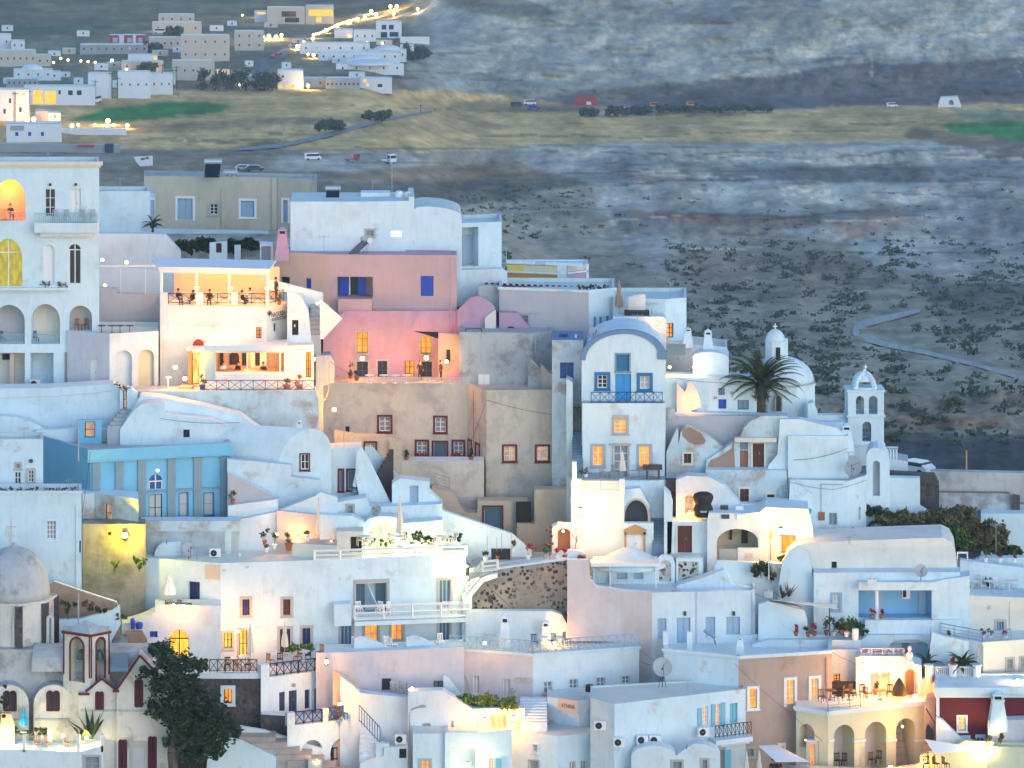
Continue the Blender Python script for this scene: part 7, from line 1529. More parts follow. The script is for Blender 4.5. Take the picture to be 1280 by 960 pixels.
cb=house('lower cream terrace block with railing and two small windows',[(1175,793),(1228,803),(1300,798)],890,Y=267.6,D=4,iy=1,mat='cream',bmats={0:'white2'},roof='white_warm',par=0,name='terrace_block',cat='terrace block',ops=[(1,Q,1259,824,1266,836,'gr'),(1,Q,1276,822,1283,836,'gr')])
zz=cb.zt; A2=[Vector((q.x,q.y,zz)) for q in cb.c]; rail(cb.root,A2[0],A2[1],.85,style='h',mat='steel',n=3); rail(cb.root,A2[1]+Vector((0,0,0)),A2[1].lerp(A2[2],.5),.85,style='h',mat='steel',n=3)
for i,x in enumerate((1186,1229,1238,1257)): potted('potted plant along the cream terrace railing, %s'%['green at the left','brown','dark thin','reddish by the door'][i],x,800,269.2,.6,['leaf','leaf_brown','leaf_dark','leaf_red'][i],pot='white_paint')
bm=B(); path(bm,[P(1226,804,267.2),P(1223,812,267.2),P(1222,830,267.2),P(1226,840,267.2)],.05); tube(bm,P(1228.5,806,267.2),P(1228.5,860,267.2),.05); mk('drainpipe',bm,'grey_paint',cb.root)
ld=bpy.data.lights.new('facade_light','POINT'); 
lamp(1272,850,264.5,'wall lamp low on the cream terrace block',330,.1,col=(1,.75,.4))
yc=slab('blue white wall behind the dwarf palm',[(1160,900),(1160,830),(1165,790),(1178,795),(1230,805),(1230,900)],900,Y=268.4,D=.5,mat='white2',name='garden_wall',cat='wall')
palm('dwarf fan palm with stiff leaves behind the white picket railing',1203,846,832,267,1.5,26,.1,cat='palm'); palm('dark leaning dwarf palm left of the picket railing',1160,842,828,268.2,1.3,18,.12,cat='palm')
pk=slab('white picket topped garden wall between round piers',[(1150,905),(1150,848),(1232,848),(1232,905)],905,Y=266.4,D=.6,mat='white_warm',name='picket_wall',cat='wall')
wr(pk.root,pk.w,1164,847,1187,847,-.1,.75,style='v',mat='white_paint',t=.04,n=9); wr(pk.root,pk.w,1195,847,1218,847,-.1,.75,style='v',mat='white_paint',t=.04,n=9)
bm=B()
for x in(1161,1191,1221): q=P(x,850,266.3); lathe(bm,q,[(.3,-.2),(.28,1.0),(.36,1.05),(.36,1.15)],10)
mk('pier',bm,'white_warm',pk.root); potted('red geranium on the white picket pier',1191,835,266.3,.5,'leaf_red')
# patio left of it (plants, cream lit)
pt=slab('white courtyard wall with a curved end under the beige awning',[(948,830),(948,756),(960,752),(995,758),(1005,762),(1009,775),(1010,790),(1010,830)],830,Y=269.6,D=.8,mat='white2',name='courtyard_wall',cat='wall')
awning('cream awning over the plant filled patio',[(955,749,0),(1045,755,-.5),(1047,761,-1),(985,752,-3)],270.6,'canvas',name='awning',cat='awning')
for x,l,m_ in((1037,'dark, right','ink'),(1003,'white, left','white_paint')): bm=B(); tube(bm,P(x,759,269.8),P(x,796,269.8),.045); tag(mk('awning_post',bm,m_),'thin post holding the cream awning, %s'%l,'post')
pb=slab('long patio parapet of the plant filled patio',[(940,860),(940,806),(960,800),(1076,800),(1076,860)],860,Y=269,D=2,mat='white_warm',roof='white2',name='patio_parapet',cat='wall')
pp=[(995,795,'leaf_red','terracotta'),(1010,796,'leaf','terracotta'),(1018,795,'leaf_red','terracotta'),(1033,794,'leaf_dark','ink'),(1042,795,'leaf_dark','grey_paint'),(1052,793,'leaf_bright','terracotta'),(1058,796,'leaf','white_paint'),(1066,796,'leaf_dark','terracotta'),(1074,795,'leaf','terracotta')]
for i,(x,y,m_,pt_) in enumerate(pp): potted('potted plant on the crowded patio, %s from left'%['first, red','second','third, reddish','fourth, dark','fifth, tall dark','sixth, bright green','seventh','eighth','ninth'][i],x,y,268.3+(i%3)*.5,[.6,.6,.9,1.2,1.4,1.0,1.3,.8,.7][i],m_,pot=pt_)
bush('big leafy green bush in the middle of the crowded patio',1046,772,1070,796,269.8,'leaf',n=900,size=.13); bush('second leafy bush by the patio wall end',1066,780,1082,796,269.4,'leaf_dark',n=400,size=.12)
bm=B(); q=P(1069,799,267.9); lathe(bm,q,[(.25,0),(.25,.75),(.2,.8)],10); tag(mk('white_canister',bm,'white_paint'),'white cylinder at the end of the crowded patio','canister')
# lit patio house
S['wdr']=dict(sh='wood')
lp_=slab('warm lit patio house with a square doorway, arched gate and planter balustrade',[(1070,905),(1070,822),(1076,820),(1130,821),(1135,828),(1152,832),(1152,905)],905,Y=266.2,D=2.4,mat='white_warm',roof='white_warm',name='patio_house',ops=[(RM,1088,841,1113,869,None,{'dep':1.3,'back':'white_warm'}),(A,1132,838,1143,871,'wdr',{'dep':.3,'su':'gold_stone','sw':.1})])
wr(lp_.root,lp_.w,1077,821,1131,821,-.4,.5,style='h',mat='white_paint',n=4)
for i,x in enumerate((1076,1092,1108,1122)): bush('red flowering planter bush on the patio house balustrade, %s'%['left','second','third','right'][i],x,810 if i<3 else 806,x+17,819,266.8,'leaf_red',n=160,size=.08,group='red flowers on the patio balustrade')
bm=B(); q=P(1137,829,265.9); lathe(bm,q,[(.28,0),(.32,.15),(.16,.3),(.2,.42),(.28,.6),(.24,.75),(.1,.85),(.09,.92),(.15,1.0),(.16,1.12),(.1,1.25),(.02,1.3)],12); tag(mk('marble_bust',bm,'marble'),'white bust sculpture on the patio house wall','bust')
lamp(1077,832,265.4,'bright wall lamp at the left corner of the patio house',380,.17); lamp(1100,842,265.6,'small ceiling lamp over the square patio doorway',120,.1,style='globe',z=0); lamp(1144,870,265,'bright floor lamp beside the arched wooden gate',330,.18); lamp(1119,835,265.7,'small lit panel lamp above the patio doorway',30,.08); lamp(1093,871,265.2,'low lamp behind the arcade terrace parapet',120,.13)
potted('spiky aloe in an orange pot in the square patio doorway',1094,868,266,.7,'leaf',pot='terracotta')
bm=B(); q=P(1124,870,265.2); lathe(bm,q,[(.5,0),(.55,.3),(.35,.9),(.1,1.3),(.02,1.35)],6,sy=.5); tag(mk('covered_grill',bm,'rubber'),'dark pointed cover beside the arched wooden gate','covered grill')
slab('dark screen panel behind the tan house terrace',[(1040,875),(1040,852),(1074,852),(1074,875)],875,Y=266.8,D=.1,mat='rubber',name='screen_panel',cat='screen')
slab('warm lit wall with a small orange window behind the tan house',[(1036,880),(1036,812),(1075,812),(1075,880)],880,Y=268.2,D=.5,mat='white_warm',name='rear_wall',cat='wall',ops=[(Q,1042,842,1050,852,'litd')])

# ================= bottom row =================
# tan house + white house with roof basin
S['litw3']=dict(fr='white_paint',pn='lit',nx=1,ny=2,su='white_paint',sw=.2); S['litw4']=dict(fr='white_paint',pn='lit',nx=2,ny=3,su='white_paint',sw=.2)
th=house('tan plastered house with a white roof edge and three lit windows',[(830,811),(923,820),(1040,813)],985,Y=263.6,D=5,iy=1,mat='tan',bmats={0:'white2'},roof='white',par=.6,pw=.3,cor=('white',.14,.14),name='tan_house',ops=[(1,Q,937,861,946,885,'litw3'),(1,Q,983,850,993,881,'litw4'),(1,Q,1014,848,1023,878,'litw4'),(1,Q,975,932,979,945,'litw3'),(1,Q,934,936,942,945,'gr')])
chimney('small roof box with a fan on the white roof basin',925,806,266,.5,.5,group=None)
for x,l in((832,'left'),(862,'right')):
    q=P(x,806,267.3); bm=B(); box(bm,q.x-.2,q.x+.2,267.1,267.5,q.z-1,q.z+1.0); tag(mk('gate_pier',bm,'white_warm'),'short square pinkish pier behind the tan house roof, %s'%l,'pier','short pinkish piers')
bm=B(); tube(bm,P(880,788,269),P(893,797,268.6),.12,n=6); tube(bm,P(893,797,268.6),P(896,806,268.6),.15,n=6); tag(mk('roof_cowl',bm,'steel'),'bent metal cowl pipe above the white roof basin','cowl')
bm=B(); w=th.walls[1]; r=w.rect(1032,822,1034,882); wbox(bm,w,*r,0,.06); mk('drainpipe',bm,'stain_brown',th.root)
cable('long sagging cable crossing the tan house front',[(918,829,263),(990,893,262),(1040,935,261.8)])
# yellow arcade
ya=house('yellow arcaded house with a terrace and tall arched openings',[(995,883),(1035,889),(1156,876)],1010,Y=261.6,D=3,iy=1,mat='yellow',roof='white',par=0,name='arcade_house',cor=('white',.2,.16),ops=[(0,AR,999,905,1018,935,None,{'dep':1.2,'back':'rosy'}),(1,AR,1042,906,1068,975,None,{'dep':1.8,'back':'rosy'}),(1,AR,1081,902,1108,975,None,{'dep':1.8,'back':'rosy'}),(1,AR,1120,898,1144,975,None,{'dep':2.4,'back':'salmon'})])
w=ya.walls[1]; bm=B()
for x0,x1 in((1036,1042),(1068,1081),(1108,1120),(1144,1156)): r=w.rect(x0-.5,924,x1+.5,927); wbox(bm,w,*r,-.3,.1)
mk('capital',bm,'white',ya.root)
stp=B(); r=w.rect(1122,905,1143,975)
for i in range(9): z0=r[2]+(r[3]-r[2])*(i/9.); wbox(stp,w,r[0]+.05,r[1]-.05,r[2]-1,z0+.2,-2.3,-.5-.19*i)
mk('stair_flight',stp,'pave',ya.root)
rail(ya.root,w.pt(.1,ya.zt,-.2),w.pt(w.L*.35,ya.zt,-.2),.9,style='h',mat='steel',n=3)
bm=B(); a=w.pt(.1,ya.zt,-.1); b=w.pt(w.L-.2,ya.zt,-.1); quad(bm,a,w.pt(w.L*.3,ya.zt,-.1),w.pt(w.L*.3,ya.zt+.8,-.1),a+Vector((0,0,.8))); mk('glass_guard',bm,'glass_clear',ya.root)
for i,(x,y) in enumerate(((1028,878),(1048,877),(1058,874),(1078,872),(1084,874),(1112,872),(1066,872))): chair_at(x,y,262.6+(i%2)*.6,['wood','dark_brown'][i%2],[.4,-.7,1.2,.1,2.4,-.3,.8][i],'%s terrace chair above the arcade, %s from left'%(['tan','dark'][i%2],['first','second','fourth','sixth','seventh','last','fifth'][i]),'chairs on the arcade terrace')
for i,x in enumerate((1038,1062,1100)): table_at(x,875,263,'wood','small table on the arcade terrace, %s'%['left','middle','right'][i],'tables on the arcade terrace')
potted('round green plant on the arcade terrace table',1053,872,263.4,.5,'leaf_bright')
for x,l in((1050,'left'),(1093,'middle')): 
    r=w.rect(x-2,910,x+2,920); bm=B(); wbox(bm,w,*r,-1.75,-1.6); mk('hanging_lantern',bm,'ink',ya.root)
for i,(x,y) in enumerate(((1047,958),(1054,958),(1090,957),(1098,955))): chair_at(x,y,261.9,'dark_brown',[.3,-.6,.5,-.4][i],'dark chair under the arcade, %s from left'%['first','second','third','fourth'][i],'chairs under the arcade')
lamp(1113,959,260.4,'bright lantern on the pier of the yellow arcade',220,.15); lamp(1154,953,260.6,'warm lantern on the low wall right of the arcade',220,.14); lamp(1235,935,260.4,'bright lantern beside the spiky plant at lower right',330,.16,col=(1,.75,.3)); lamp(1128,908,263,'warm lamp inside the third arch',80,.1)
lamp(1007,925,260.9,'warm light under the small side arch',40,.06)
dw=slab('narrow white framed lit door left of the arcade',[(1008,1000),(1008,926),(1021,926),(1021,1000)],1000,Y=261.9,D=.6,mat='white2',name='door_frame',cat='doorway',ops=[(Q,1012,930,1019,958,'litdr')])
awning('white triangular shade sail by the tan house, left of the arcade',[(948,932,0),(970,931,1.2),(1012,952,-1.5),(970,952,-2)],260.6,'canvas_white')
awning('white triangular shade sail right of the arcade',[(1156,924,0),(1168,942,-1.5),(1233,936,.5)],260.6,'canvas_white')
for x,l in((933,'left'),(949,'right')): umbrella_closed('folded cream parasol below the tan house, %s'%l,x,975,937,259.6,'canvas',.22)
flat('pale terrace table tops below the tan house',[(980,962),(1012,962),(1012,957),(980,957)],Zat(960,259.5),'pale_blue',name='table_slab',cat='table slab')
for i,x in enumerate((966,973)): person(x,963,259.2,'dark haired guest at the terrace below the tan house, %s'%['left','right'][i],'sit','cloth_dark',.3*i)
# orange lit stair wall + maroon house
ow=slab('orange lit sloping wall with a dark stair handrail beside the arcade',[(1155,1010),(1155,878),(1157,872),(1172,868),(1200,900),(1200,1010)],1010,Y=263.6,D=1,mat='salmon',name='sloping_wall',cat='wall')  # orange lamp glow is put into the salmon wall colour
bm=B(); tube(bm,P(1157,885,262.9),P(1182,925,262.9),.05); tag(mk('handrail',bm,'dark_brown'),'dark handrail descending the orange lit wall','handrail')
slab('dark blue pointed doorway at the foot of the orange wall',[(1157,930),(1157,912),(1160,905),(1166,913),(1167,930)],930,Y=263.3,D=.1,mat='navy3',name='doorway',cat='doorway',grow=False)
mh=house('dark red house with a thick white cornice and one lit window',[(1169,858),(1300,858)],1000,Y=262.8,D=4,mat='maroon',roof='white',par=.1,name='dark_red_house',ops=[(0,Q,1198,896,1207,913,'lity')])
w=mh.walls[0]; bm=B(); r=w.rect(1167,858,1300,871); wbox(bm,w,r[0],r[1],r[2]+.3,r[3]+.02,-.1,.45); wbox(bm,w,r[0]+.1,r[1],r[2],r[2]+.3,-.1,.25); mk('cornice',bm,'white',mh.root); at(w,(1170,871,1174,1000),-.02,.15,'white','corner_pilaster',mh.root)
slab('white stair cheek sloping down in front of the dark red house',[(1170,1000),(1170,896),(1178,900),(1200,922),(1215,930),(1215,1000)],1000,Y=262,D=.5,mat='white_warm',name='stair_cheek',cat='wall')
at(w,(1196,919,1213,924),0,.12,'white','window_head',mh.root); at(w,(1219,918,1232,923),0,.12,'white','window_head',mh.root)
wb=slab('white block with a broad tapered chimney in front of the dark red house',[(1235,1000),(1235,901),(1300,899),(1300,1000)],1000,Y=261.6,D=2,mat='lavender',roof='white2',name='white_block',cat='house'); chimney('big tapered white chimney before the dark red wall',1247,902,261.9,2.0,1.15)
slab('yellow lit low wall at the bottom right corner',[(1150,1010),(1150,945),(1200,930),(1206,926),(1290,930),(1290,1010)],1010,Y=260.8,D=.6,mat='yellow',name='low_wall',cat='wall')
slab('pale yellow front wall under the bottom right plants',[(1207,1010),(1240,933),(1300,935),(1300,1010)],1010,Y=260,D=.6,mat='yellow',name='front_wall',cat='wall')
bush('spiky orange lit plant at the bottom right lantern',1235,917,1255,932,260.4,'leaf_olive',n=260); bush('small dark plant near the white window head',1218,922,1230,930,261.2,'leaf_dark',n=120)
slab('white corner sail wall at the lower right edge',[(1268,935),(1290,908),(1300,906),(1300,935)],935,Y=261,D=.1,mat='canvas_white',name='fabric_screen',cat='screen')
for i,x in enumerate((1158,1170,1182)): chair_at(x,962,259.6,'dark_brown',i,'dark chair at the bottom right terrace, %s'%['left','middle','right'][i],'chairs on the bottom right terrace')
for i,x in enumerate((1160,1168)): umbrella_closed('folded parasol glowing in lamp light by the arcade, %s'%['left','right'][i],x,962,935,260.2,'canvas_tan',.15)
slab('cream low front wall below the yellow arcade',[(1000,1010),(1000,958),(1100,962),(1150,956),(1150,1010)],1010,Y=260.2,D=.4,mat='yellow',name='front_wall',cat='wall')
# white balcony house with blue shutters
S['lits2']=dict(fr='white_paint',pn='lit',nx=2,ny=4); S['skp']=dict(sh='sky_pale'); plain('sky_pale',(.16,.46,.62),.5)
bh2=house('white house with light blue shutters and a rounded wrought balcony',[(738,872),(768,880),(932,861)],1000,Y=258.2,D=3.5,iy=1,mat='white2',roof='roof_white',par=.12,name='balcony_house',ops=[(1,Q,879,883,885,905,'lits2'),(1,Q,894,880,900,908,'lits2'),(1,Q,912,879,922,904,'skp'),(1,Q,900,937,905,962,'gr')])
w=bh2.walls[1]
for a,b,y0,y1 in((872,877,885,907),(889,893.5,880,908),(901,906,878,908),(905,913,937,965)): at(w,(a,y0,b,y1),.0,.1,'sky_pale','open_shutter',bh2.root)
bm=B(); r=w.rect(886,919,932,925); wbox(bm,w,*r,-.02,1.1); r=w.rect(896,925,932,929); wbox(bm,w,*r,-.02,.6); mk('balcony',bm,'white',bh2.root); wr(bh2.root,w,886,919,931,919,1.0,.9,style='x',mat='ink',n=9)
ac('air conditioner beside the wrought balcony',879,921,260.5,yaw=.3)
dish('big grey satellite dish on a tripod',828,859,263.0,.72,8,True,up=1.45)
for x,y,l in((774,934,'left of the three low ones'),(803,931,'middle of the three low ones'),(819,931,'right of the three low ones'),(750,913,'upper one on the roof ledge')): ac('air conditioner on the white house wall, %s'%l,x,y,{774:257.9,803:258.7,819:259.1,750:258.4}[x])
cable('two dark cables drooping to the satellite dish house',[(801,813,266),(822,828,264.6),(838,838,263.5)]); cable('lower dark cable from the railed house to the dish',[(801,827,266),(818,832,264.6),(836,834,263.5)])
# ATHINA house
an=house('white stepped house with a small lettered name board',[(684,871),(724,876),(770,872)],960,Y=263.6,D=3,iy=1,mat='white2',roof='roof_white',par=.08,name='lettered_house')
w=an.walls[0]; bb=board(an.root,w,(698,874,723,891),'sign_beige',.0,.06); text(bb,'ATHINA',w,(702,880,719,885),'ink',.07)
bm=B(); q=P(737,864,264.5); 
for k in range(4): lathe(bm,q+Vector((0,0,.13*k)),[(.35,0),(.28,.08)],12)
tag(mk('roof_vent',bm,'dark_brown'),'dark louvred round vent on the lettered house roof','vent'); antenna('small aerial with coloured clips on the lettered house roof',751,874,862,263.8,n=5)
stairs('white stairs rising beside the lettered house',650,684,905,872,9,262.4,3,'white2')
l2=house('white lower house with a grey roof terrace and a row of small windows',[(560,905),(697,920),(768,914)],1010,Y=260.8,D=4,iy=1,mat='white2',bmats={0:'white'},roof='roof_white',par=.06,name='roof_terrace_house',ops=[(0,Q,666,931,672,940,'wt5'),(0,Q,662,951,673,962,'gry'),(1,Q,712,952,719,975,'wt5'),(1,Q,726,951,733,975,'wt5'),(1,Q,739,950,747,975,'wt5'),(1,Q,752,949,760,975,'wt5')]) 
bx=house('small white entrance block at the bottom centre',[(516,917),(560,917)],1010,Y=260.6,D=3,mat='white2',roof='roof_white',par=.06,name='entrance_block',cat='house',ops=[(0,Q,526,951,537,962,'litdr')])
slab('white lit porch wall with lamps behind the entrance block',[(556,1010),(556,916),(610,915),(640,912),(640,1010)],1010,Y=260.3,D=.5,mat='white',name='porch_wall',cat='wall',ops=[(RM,563,935,594,965,None,{'dep':.8,'back':'white_warm'}),(Q,611,948,617,962,'lits2')])
lamp(585,955,259.4,'bright lamp left of the bottom centre porch door',60,.16,col=(1,.78,.4)); lamp(597,956,259.4,'bright lamp right of the bottom centre porch door',60,.16,col=(1,.78,.4))
slab('pale blue open shutter by the bottom centre window',[(620,975),(620,948),(627,948),(627,975)],975,Y=260,D=.05,mat='sky_pale',name='shutter_leaf',cat='shutter',grow=False)
bm=B(); tube(bm,P(598,913,261),P(598,902,261),.09); tag(mk('vent_pipe',bm,'white_paint'),'short white vent pipe on the grey roof terrace','vent pipe')
v2=slab('small white double vault house at the bottom right of centre',[(789,1010),(789,945)]+arc(789,945,845,945,932,8)+[(858,935)]+arc(858,938,900,945,930,8)+[(900,1010)],1010,Y=257.4,D=1.2,mat='white_warm',name='double_vault_house',ops=[(Q,841,952,852,975,'gr'),(Q,878,950,884,975,'gr')])
# warm wall with street lamp
S['bar']=dict(fr='sign_beige',pn='glass_grey',nx=5,ny=1); S['white2s']=dict(pn='curtain')
gw2=slab('warm white gable wall with a small barred window and street lamp',[(510,1010),(510,864),(553,863),(590,886),(656,885),(656,1010)],1010,Y=263,D=1,mat='white_warm',name='gable_wall',cat='wall',ops=[(Q,528,904,538,916,'bar'),(Q,564,901,567,909,'white2s'),(Q,615,895,632,909,'gry')])
lamp(606,900,262.2,'bright lamp left of the small grey gate',220,.17); lamp(642,898,262,'bright lamp right of the small grey gate',220,.17)
bm=B(); path(bm,[P(512,1000,261.6),P(512,893,261.6),P(514,887,261.6),P(522,884,261.6),P(530,883,261.6)],.06); o=tag(mk('street_lamp',bm,'steel'),'unlit street lamp with a curved arm in front of the warm gable wall','street lamp'); bm=B(); lathe(bm,P(528,883.5,261.6),[(.08,0),(.3,-.05),(.28,.08),(.05,.14)],8,sy=.5); mk('lamp_head',bm,'grey_paint',o)
bush('lush bright green fig foliage behind the warm gable wall',572,865,640,886,263.7,'leaf_bright',n=1900,size=.15); bush('green fig branch hanging over the grey gate',626,874,644,890,262.6,'leaf_bright',n=300,size=.14)
slab('blue white curved wall between the navy terrace house and the gable wall',[(425,1010),(425,845),(440,856),(450,866),(478,869),(512,872),(512,1010)],1010,Y=264,D=1,mat='white2',roof='white2',name='curved_wall',cat='wall')
slab('warm lit wall sloping down right of the navy terrace house',[(416,1000),(416,838),(430,844),(444,856),(452,870),(452,1000)],1000,Y=264.3,D=.6,mat='salmon',name='sloping_wall',cat='wall')  # warm lamp light is part of the salmon colour here
lamp(424,880,262.8,'hidden warm light beside the navy railing terrace',260,.1)
ac('tan coloured cooling unit on the wall by the street lamp',501,930,261.4); 
em=slab('small white wall with a dark meter cabinet below the cooling unit',[(450,1010),(450,956),(480,945),(480,935),(510,932),(510,1010)],1010,Y=261.6,D=.6,mat='white_warm',name='low_wall',cat='wall',ops=[(Q,499,936,508,948,'blk')])
cs=slab('white stepped parapet with a tiny navy door below the blue stair rail',[(470,1000),(470,930),(475,929),(487,929),(487,940),(498,940),(498,1000)],1000,Y=261.9,D=.5,mat='white2',name='stepped_parapet',cat='wall')
bm=B(); a=P(449,902,262.2); b=P(475,930,262.2); rl=rail(None,a,b,1.2,style='v',mat='rail_blue',n=8); tag(rl,'blue railing descending beside the navy terrace house','railing'); bm.free()
stairs('white stair flight beneath the blue railing',449,474,950,905,8,262.4,2,'white2')
slab('sloping white fin beside the small dark window',[(554,880),(554,845),(560,846),(578,872),(578,880)],880,Y=265.6,D=.3,mat='white2',name='divider_fin',cat='wall',grow=False)
for i,(x,y) in enumerate(((492,866),(500,866),(512,868))): chair_at(x,y+2,265,'grey_paint',[.4,-.6,1.8][i],'grey metal chair by the small dark window, %s'%['left','middle','right'][i],'grey chairs by the dark window')
# navy terrace house
nv=house('white terrace house with navy doors and crossed navy railings',[(326,848),(420,836)],945,Y=265.2,D=3.4,iy=0,mat='white',roof='white2',par=0,name='navy_terrace_house',ops=[(0,Q,349,865,356,889,'navp'),(0,Q,361,863,371,893,'navp'),(0,Q,381,862,387,886,'navp'),(0,Q,393,860,403,889,'navp'),(0,Q,408,858,414,883,'navp')])
z0=nv.zt; A3=[Vector((q.x,q.y,z0)) for q in nv.c]; w=nv.walls[0]
rail(nv.root,w.pt(.75,z0,-.1),w.pt(w.L*.5,z0,-.1),.95,style='x',mat='navy',n=4,t=.035); rail(nv.root,w.pt(w.L*.51,z0,-.1),w.pt(w.L-.4,z0,-.1),.95,style='x',mat='navy',n=4,t=.035)
bm=B(); wbox(bm,w,0,.7,z0-.02,z0+.95,-.5,.02); mk('parapet_pier',bm,'white',nv.root)
for x,y in((367,856),(399,852)): 
    u,z_=w.hit(x,y); bm=B(); lathe(bm,w.pt(u,z_,.08),[(.13,-.1),(.15,.05),(.1,.12)],8); mk('wall_light',bm,'grey_paint',nv.root)
S['lits3']=dict(fr='ink',pn='lit',nx=2,ny=1,su='white',sw=.25)
dk=slab('dark lava stone wall with one small lit window under the navy railing',[(222,960),(222,846),(326,848),(326,960)],960,Y=265.6,D=2.4,mat='rubble_dark',roof='white',name='lava_stone_wall',cat='wall',ops=[(Q,280,861,290,879,'lits3')])
at(dk.w,(222,841,326,848),-.3,.1,'white','coping',dk.root); wr(dk.root,dk.w,262,841,321,843,-.1,.95,style='x',mat='ink',n=6,t=.03)
slab('dark stone step block right of the lava wall',[(326,960),(326,893),(359,895),(359,960)],960,Y=264.4,D=.8,mat='rubble_dark',roof='white',name='lava_stone_block',cat='wall')
for x,y,l in((313,829,'left folded cream parasol on the navy railed terrace'),(356,820,'right folded cream parasol on the navy railed terrace')): umbrella_closed(l,x,y,779 if x<330 else 777,266.9,'canvas',.28)
bush('rounded bright green hedge on the navy railed terrace',360,803,393,818,267.6,'leaf_bright',n=900,size=.1)
for i,(x,y) in enumerate(((284,838),(297,838),(310,838),(338,832),(350,831),(372,828),(385,826),(400,822))): chair_at(x,y,266.2+(i%2)*.5,['dark_brown','wood'][i%2],.8*i,'%s chair on the navy railed terrace, %s from left'%(['dark','tan'][i%2],['first','second','third','fourth','fifth','sixth','seventh','eighth'][i]),'chairs on the navy railed terrace')
for i,x in enumerate((290,305,345,380)): table_at(x,835-i*3,266.6,'canvas_white','white clothed table on the navy railed terrace, %s from left'%['first','second','third','fourth'][i],'tables on the navy railed terrace')
lamp(408,827,265.4,'glowing lantern at the right end of the navy railed terrace',90,.17,style='candle')
for i,(x,y,l) in enumerate(((231,820,'a'),)): pass
# lower terrace
lt2=house('white lower terrace with navy railings over two arched cave openings',[(359,908),(404,903),(448,897)],1010,Y=262.4,D=2.8,iy=0,mat='white',roof='white2',par=0,name='lower_terrace_house',ops=[(0,A,377,925,403,939,None,{'dep':.8,'back':'greywall','rise':.8}),(1,AR,413,922,444,962,None,{'dep':1.5,'back':'greywall'})])
z1=lt2.zt; w=lt2.walls[0]; w2=lt2.walls[1]
rail(lt2.root,w.pt(.65,z1,-.1),w.pt(w.L-.1,z1,-.1),.95,style='x',mat='navy',n=3,t=.035); rail(lt2.root,w2.pt(.5,z1,-.1),w2.pt(w2.L-.5,z1,-.1),.95,style='x',mat='navy',n=3,t=.035)
bm=B(); wbox(bm,w,0,.6,z1-.01,z1+.95,-.45,.02); wbox(bm,w2,0,.45,z1-.01,z1+.95,-.4,.02); wbox(bm,w2,w2.L-.4,w2.L,z1-.01,z1+.95,-.4,.02); mk('parapet_pier',bm,'white',lt2.root)
wr(lt2.root,w2,414,952,440,952,-.2,.9,style='v',mat='navy',n=6,t=.035); umbrella_closed('dark folded parasol on the lower navy terrace',424,900,882,264,'ink',.2)
for i,x in enumerate((417,430)): chair_at(x,899,263.6,'rail_blue',i,'blue chair on the lower navy terrace, %s'%['left','right'][i],'blue chairs on the lower terrace')
# steps lower left-centre
slab('white sloping parapet below the lava stone wall',[(300,1000),(300,908),(330,913),(404,936),(404,948),(384,955),(384,1000)],1000,Y=263.4,D=.4,mat='white_warm',name='sloping_parapet',cat='wall')
lamp(396,950,261.4,'warm light at the foot of the broad steps',130,.09)
bm=B()
for i in range(7):
    a=P(300+i*15,918+i*7.4,262.9-i*.15); b=P(324+i*15,918+i*7.4,262.9-i*.15); box(bm,a.x,b.x+1.2,a.y-.8,a.y+1.0,a.z-1.6,a.z)
tag(mk('broad_steps',bm,'pave'),'broad shallow stone steps descending to the right','steps')
slab('white curved parapet in front of the broad steps',[(250,1010),(262,920),(300,926),(345,947),(345,1010)],1010,Y=261.4,D=.5,mat='white2',name='curved_parapet',cat='wall')
slab('small green box by the broad steps',[(385,990),(385,951),(402,951),(402,990)],990,Y=261,D=.6,mat='rail_pale',name='utility_box',cat='box')
# ---- grey domed church, lower left
Yc=262.5; ch=root('grey_domed_church',P(30,960,Yc),'old church with a weathered grey dome and dark red trimmed belfry','church')
bm=B(); c=P(22,760,Yc+3); Rr=47*Yc/F; zb=Zat(757,Yc); lathe(bm,(c.x,c.y,0),[(Rr,Zat(845,Yc)-2),(Rr,zb-.1),(Rr*1.06,zb-.1),(Rr*1.06,zb+.06)],8,a0=R(10)); mk('drum',bm,'church_wall',ch)
bm=B(); hz_=Zat(684,Yc+3)-zb; lathe(bm,(c.x-.3,c.y,zb+.05),[(Rr*.98*math.cos(t),hz_*(math.sin(t)**.9)) for t in [math.pi/2*k/14 for k in range(14)]]+[(.25,hz_*1.01),(.12,hz_*1.08)],32); mk('dome',bm,'church_grey',ch,smooth=True)
bm=B(); lathe(bm,P(14,684,Yc+3),[(.14,-.2),(.12,.3),(.2,.4),(.12,.55)],8); mk('finial',bm,'church_wall',ch); cross(ch,14,677,650,Yc+3,'rosy')
bm=B()
for k in range(8):
    a=R(10)+k*math.pi/4; q=Vector((c.x+Rr*1.0*math.cos(a),c.y+Rr*1.0*math.sin(a),0)); box(bm,q.x-.25,q.x+.25,q.y-.25,q.y+.25,Zat(845,Yc)-1.5,zb-.12)
mk('stone_corner',bm,'rubble_dark',ch)
for x0,x1 in((17,25),(60,66)):
    yy=Yc+3-Rr*math.cos(math.pi/8)+(-.05 if x0<30 else .6); ww=Wall((P(x0,800,yy).x,yy),(P(x0,800,yy).x+1,yy)); r=ww.rect(x0,770,x1,805); bm=B(); p=opoly(r,A); V=[bm.verts.new(ww.pt(u,z_,.12)) for u,z_ in p]; bm.faces.new(V); o=mk('arched_window',bm,'glass_grey',ch)
    bm=B()
    for i in range(1,len(p)): j=(i+1)%len(p); tube(bm,ww.pt(*p[i],.12),ww.pt(*p[j],.12),.12,n=5)
    mk('surround',bm,'church_wall',o)
nave=slab('',[(-40,1000),(-40,812),(60,812),(140,815),(150,826),(190,835),(190,1000)],1000,Y=262.2,D=2,mat='church_grey',parent=ch,wallname='nave')
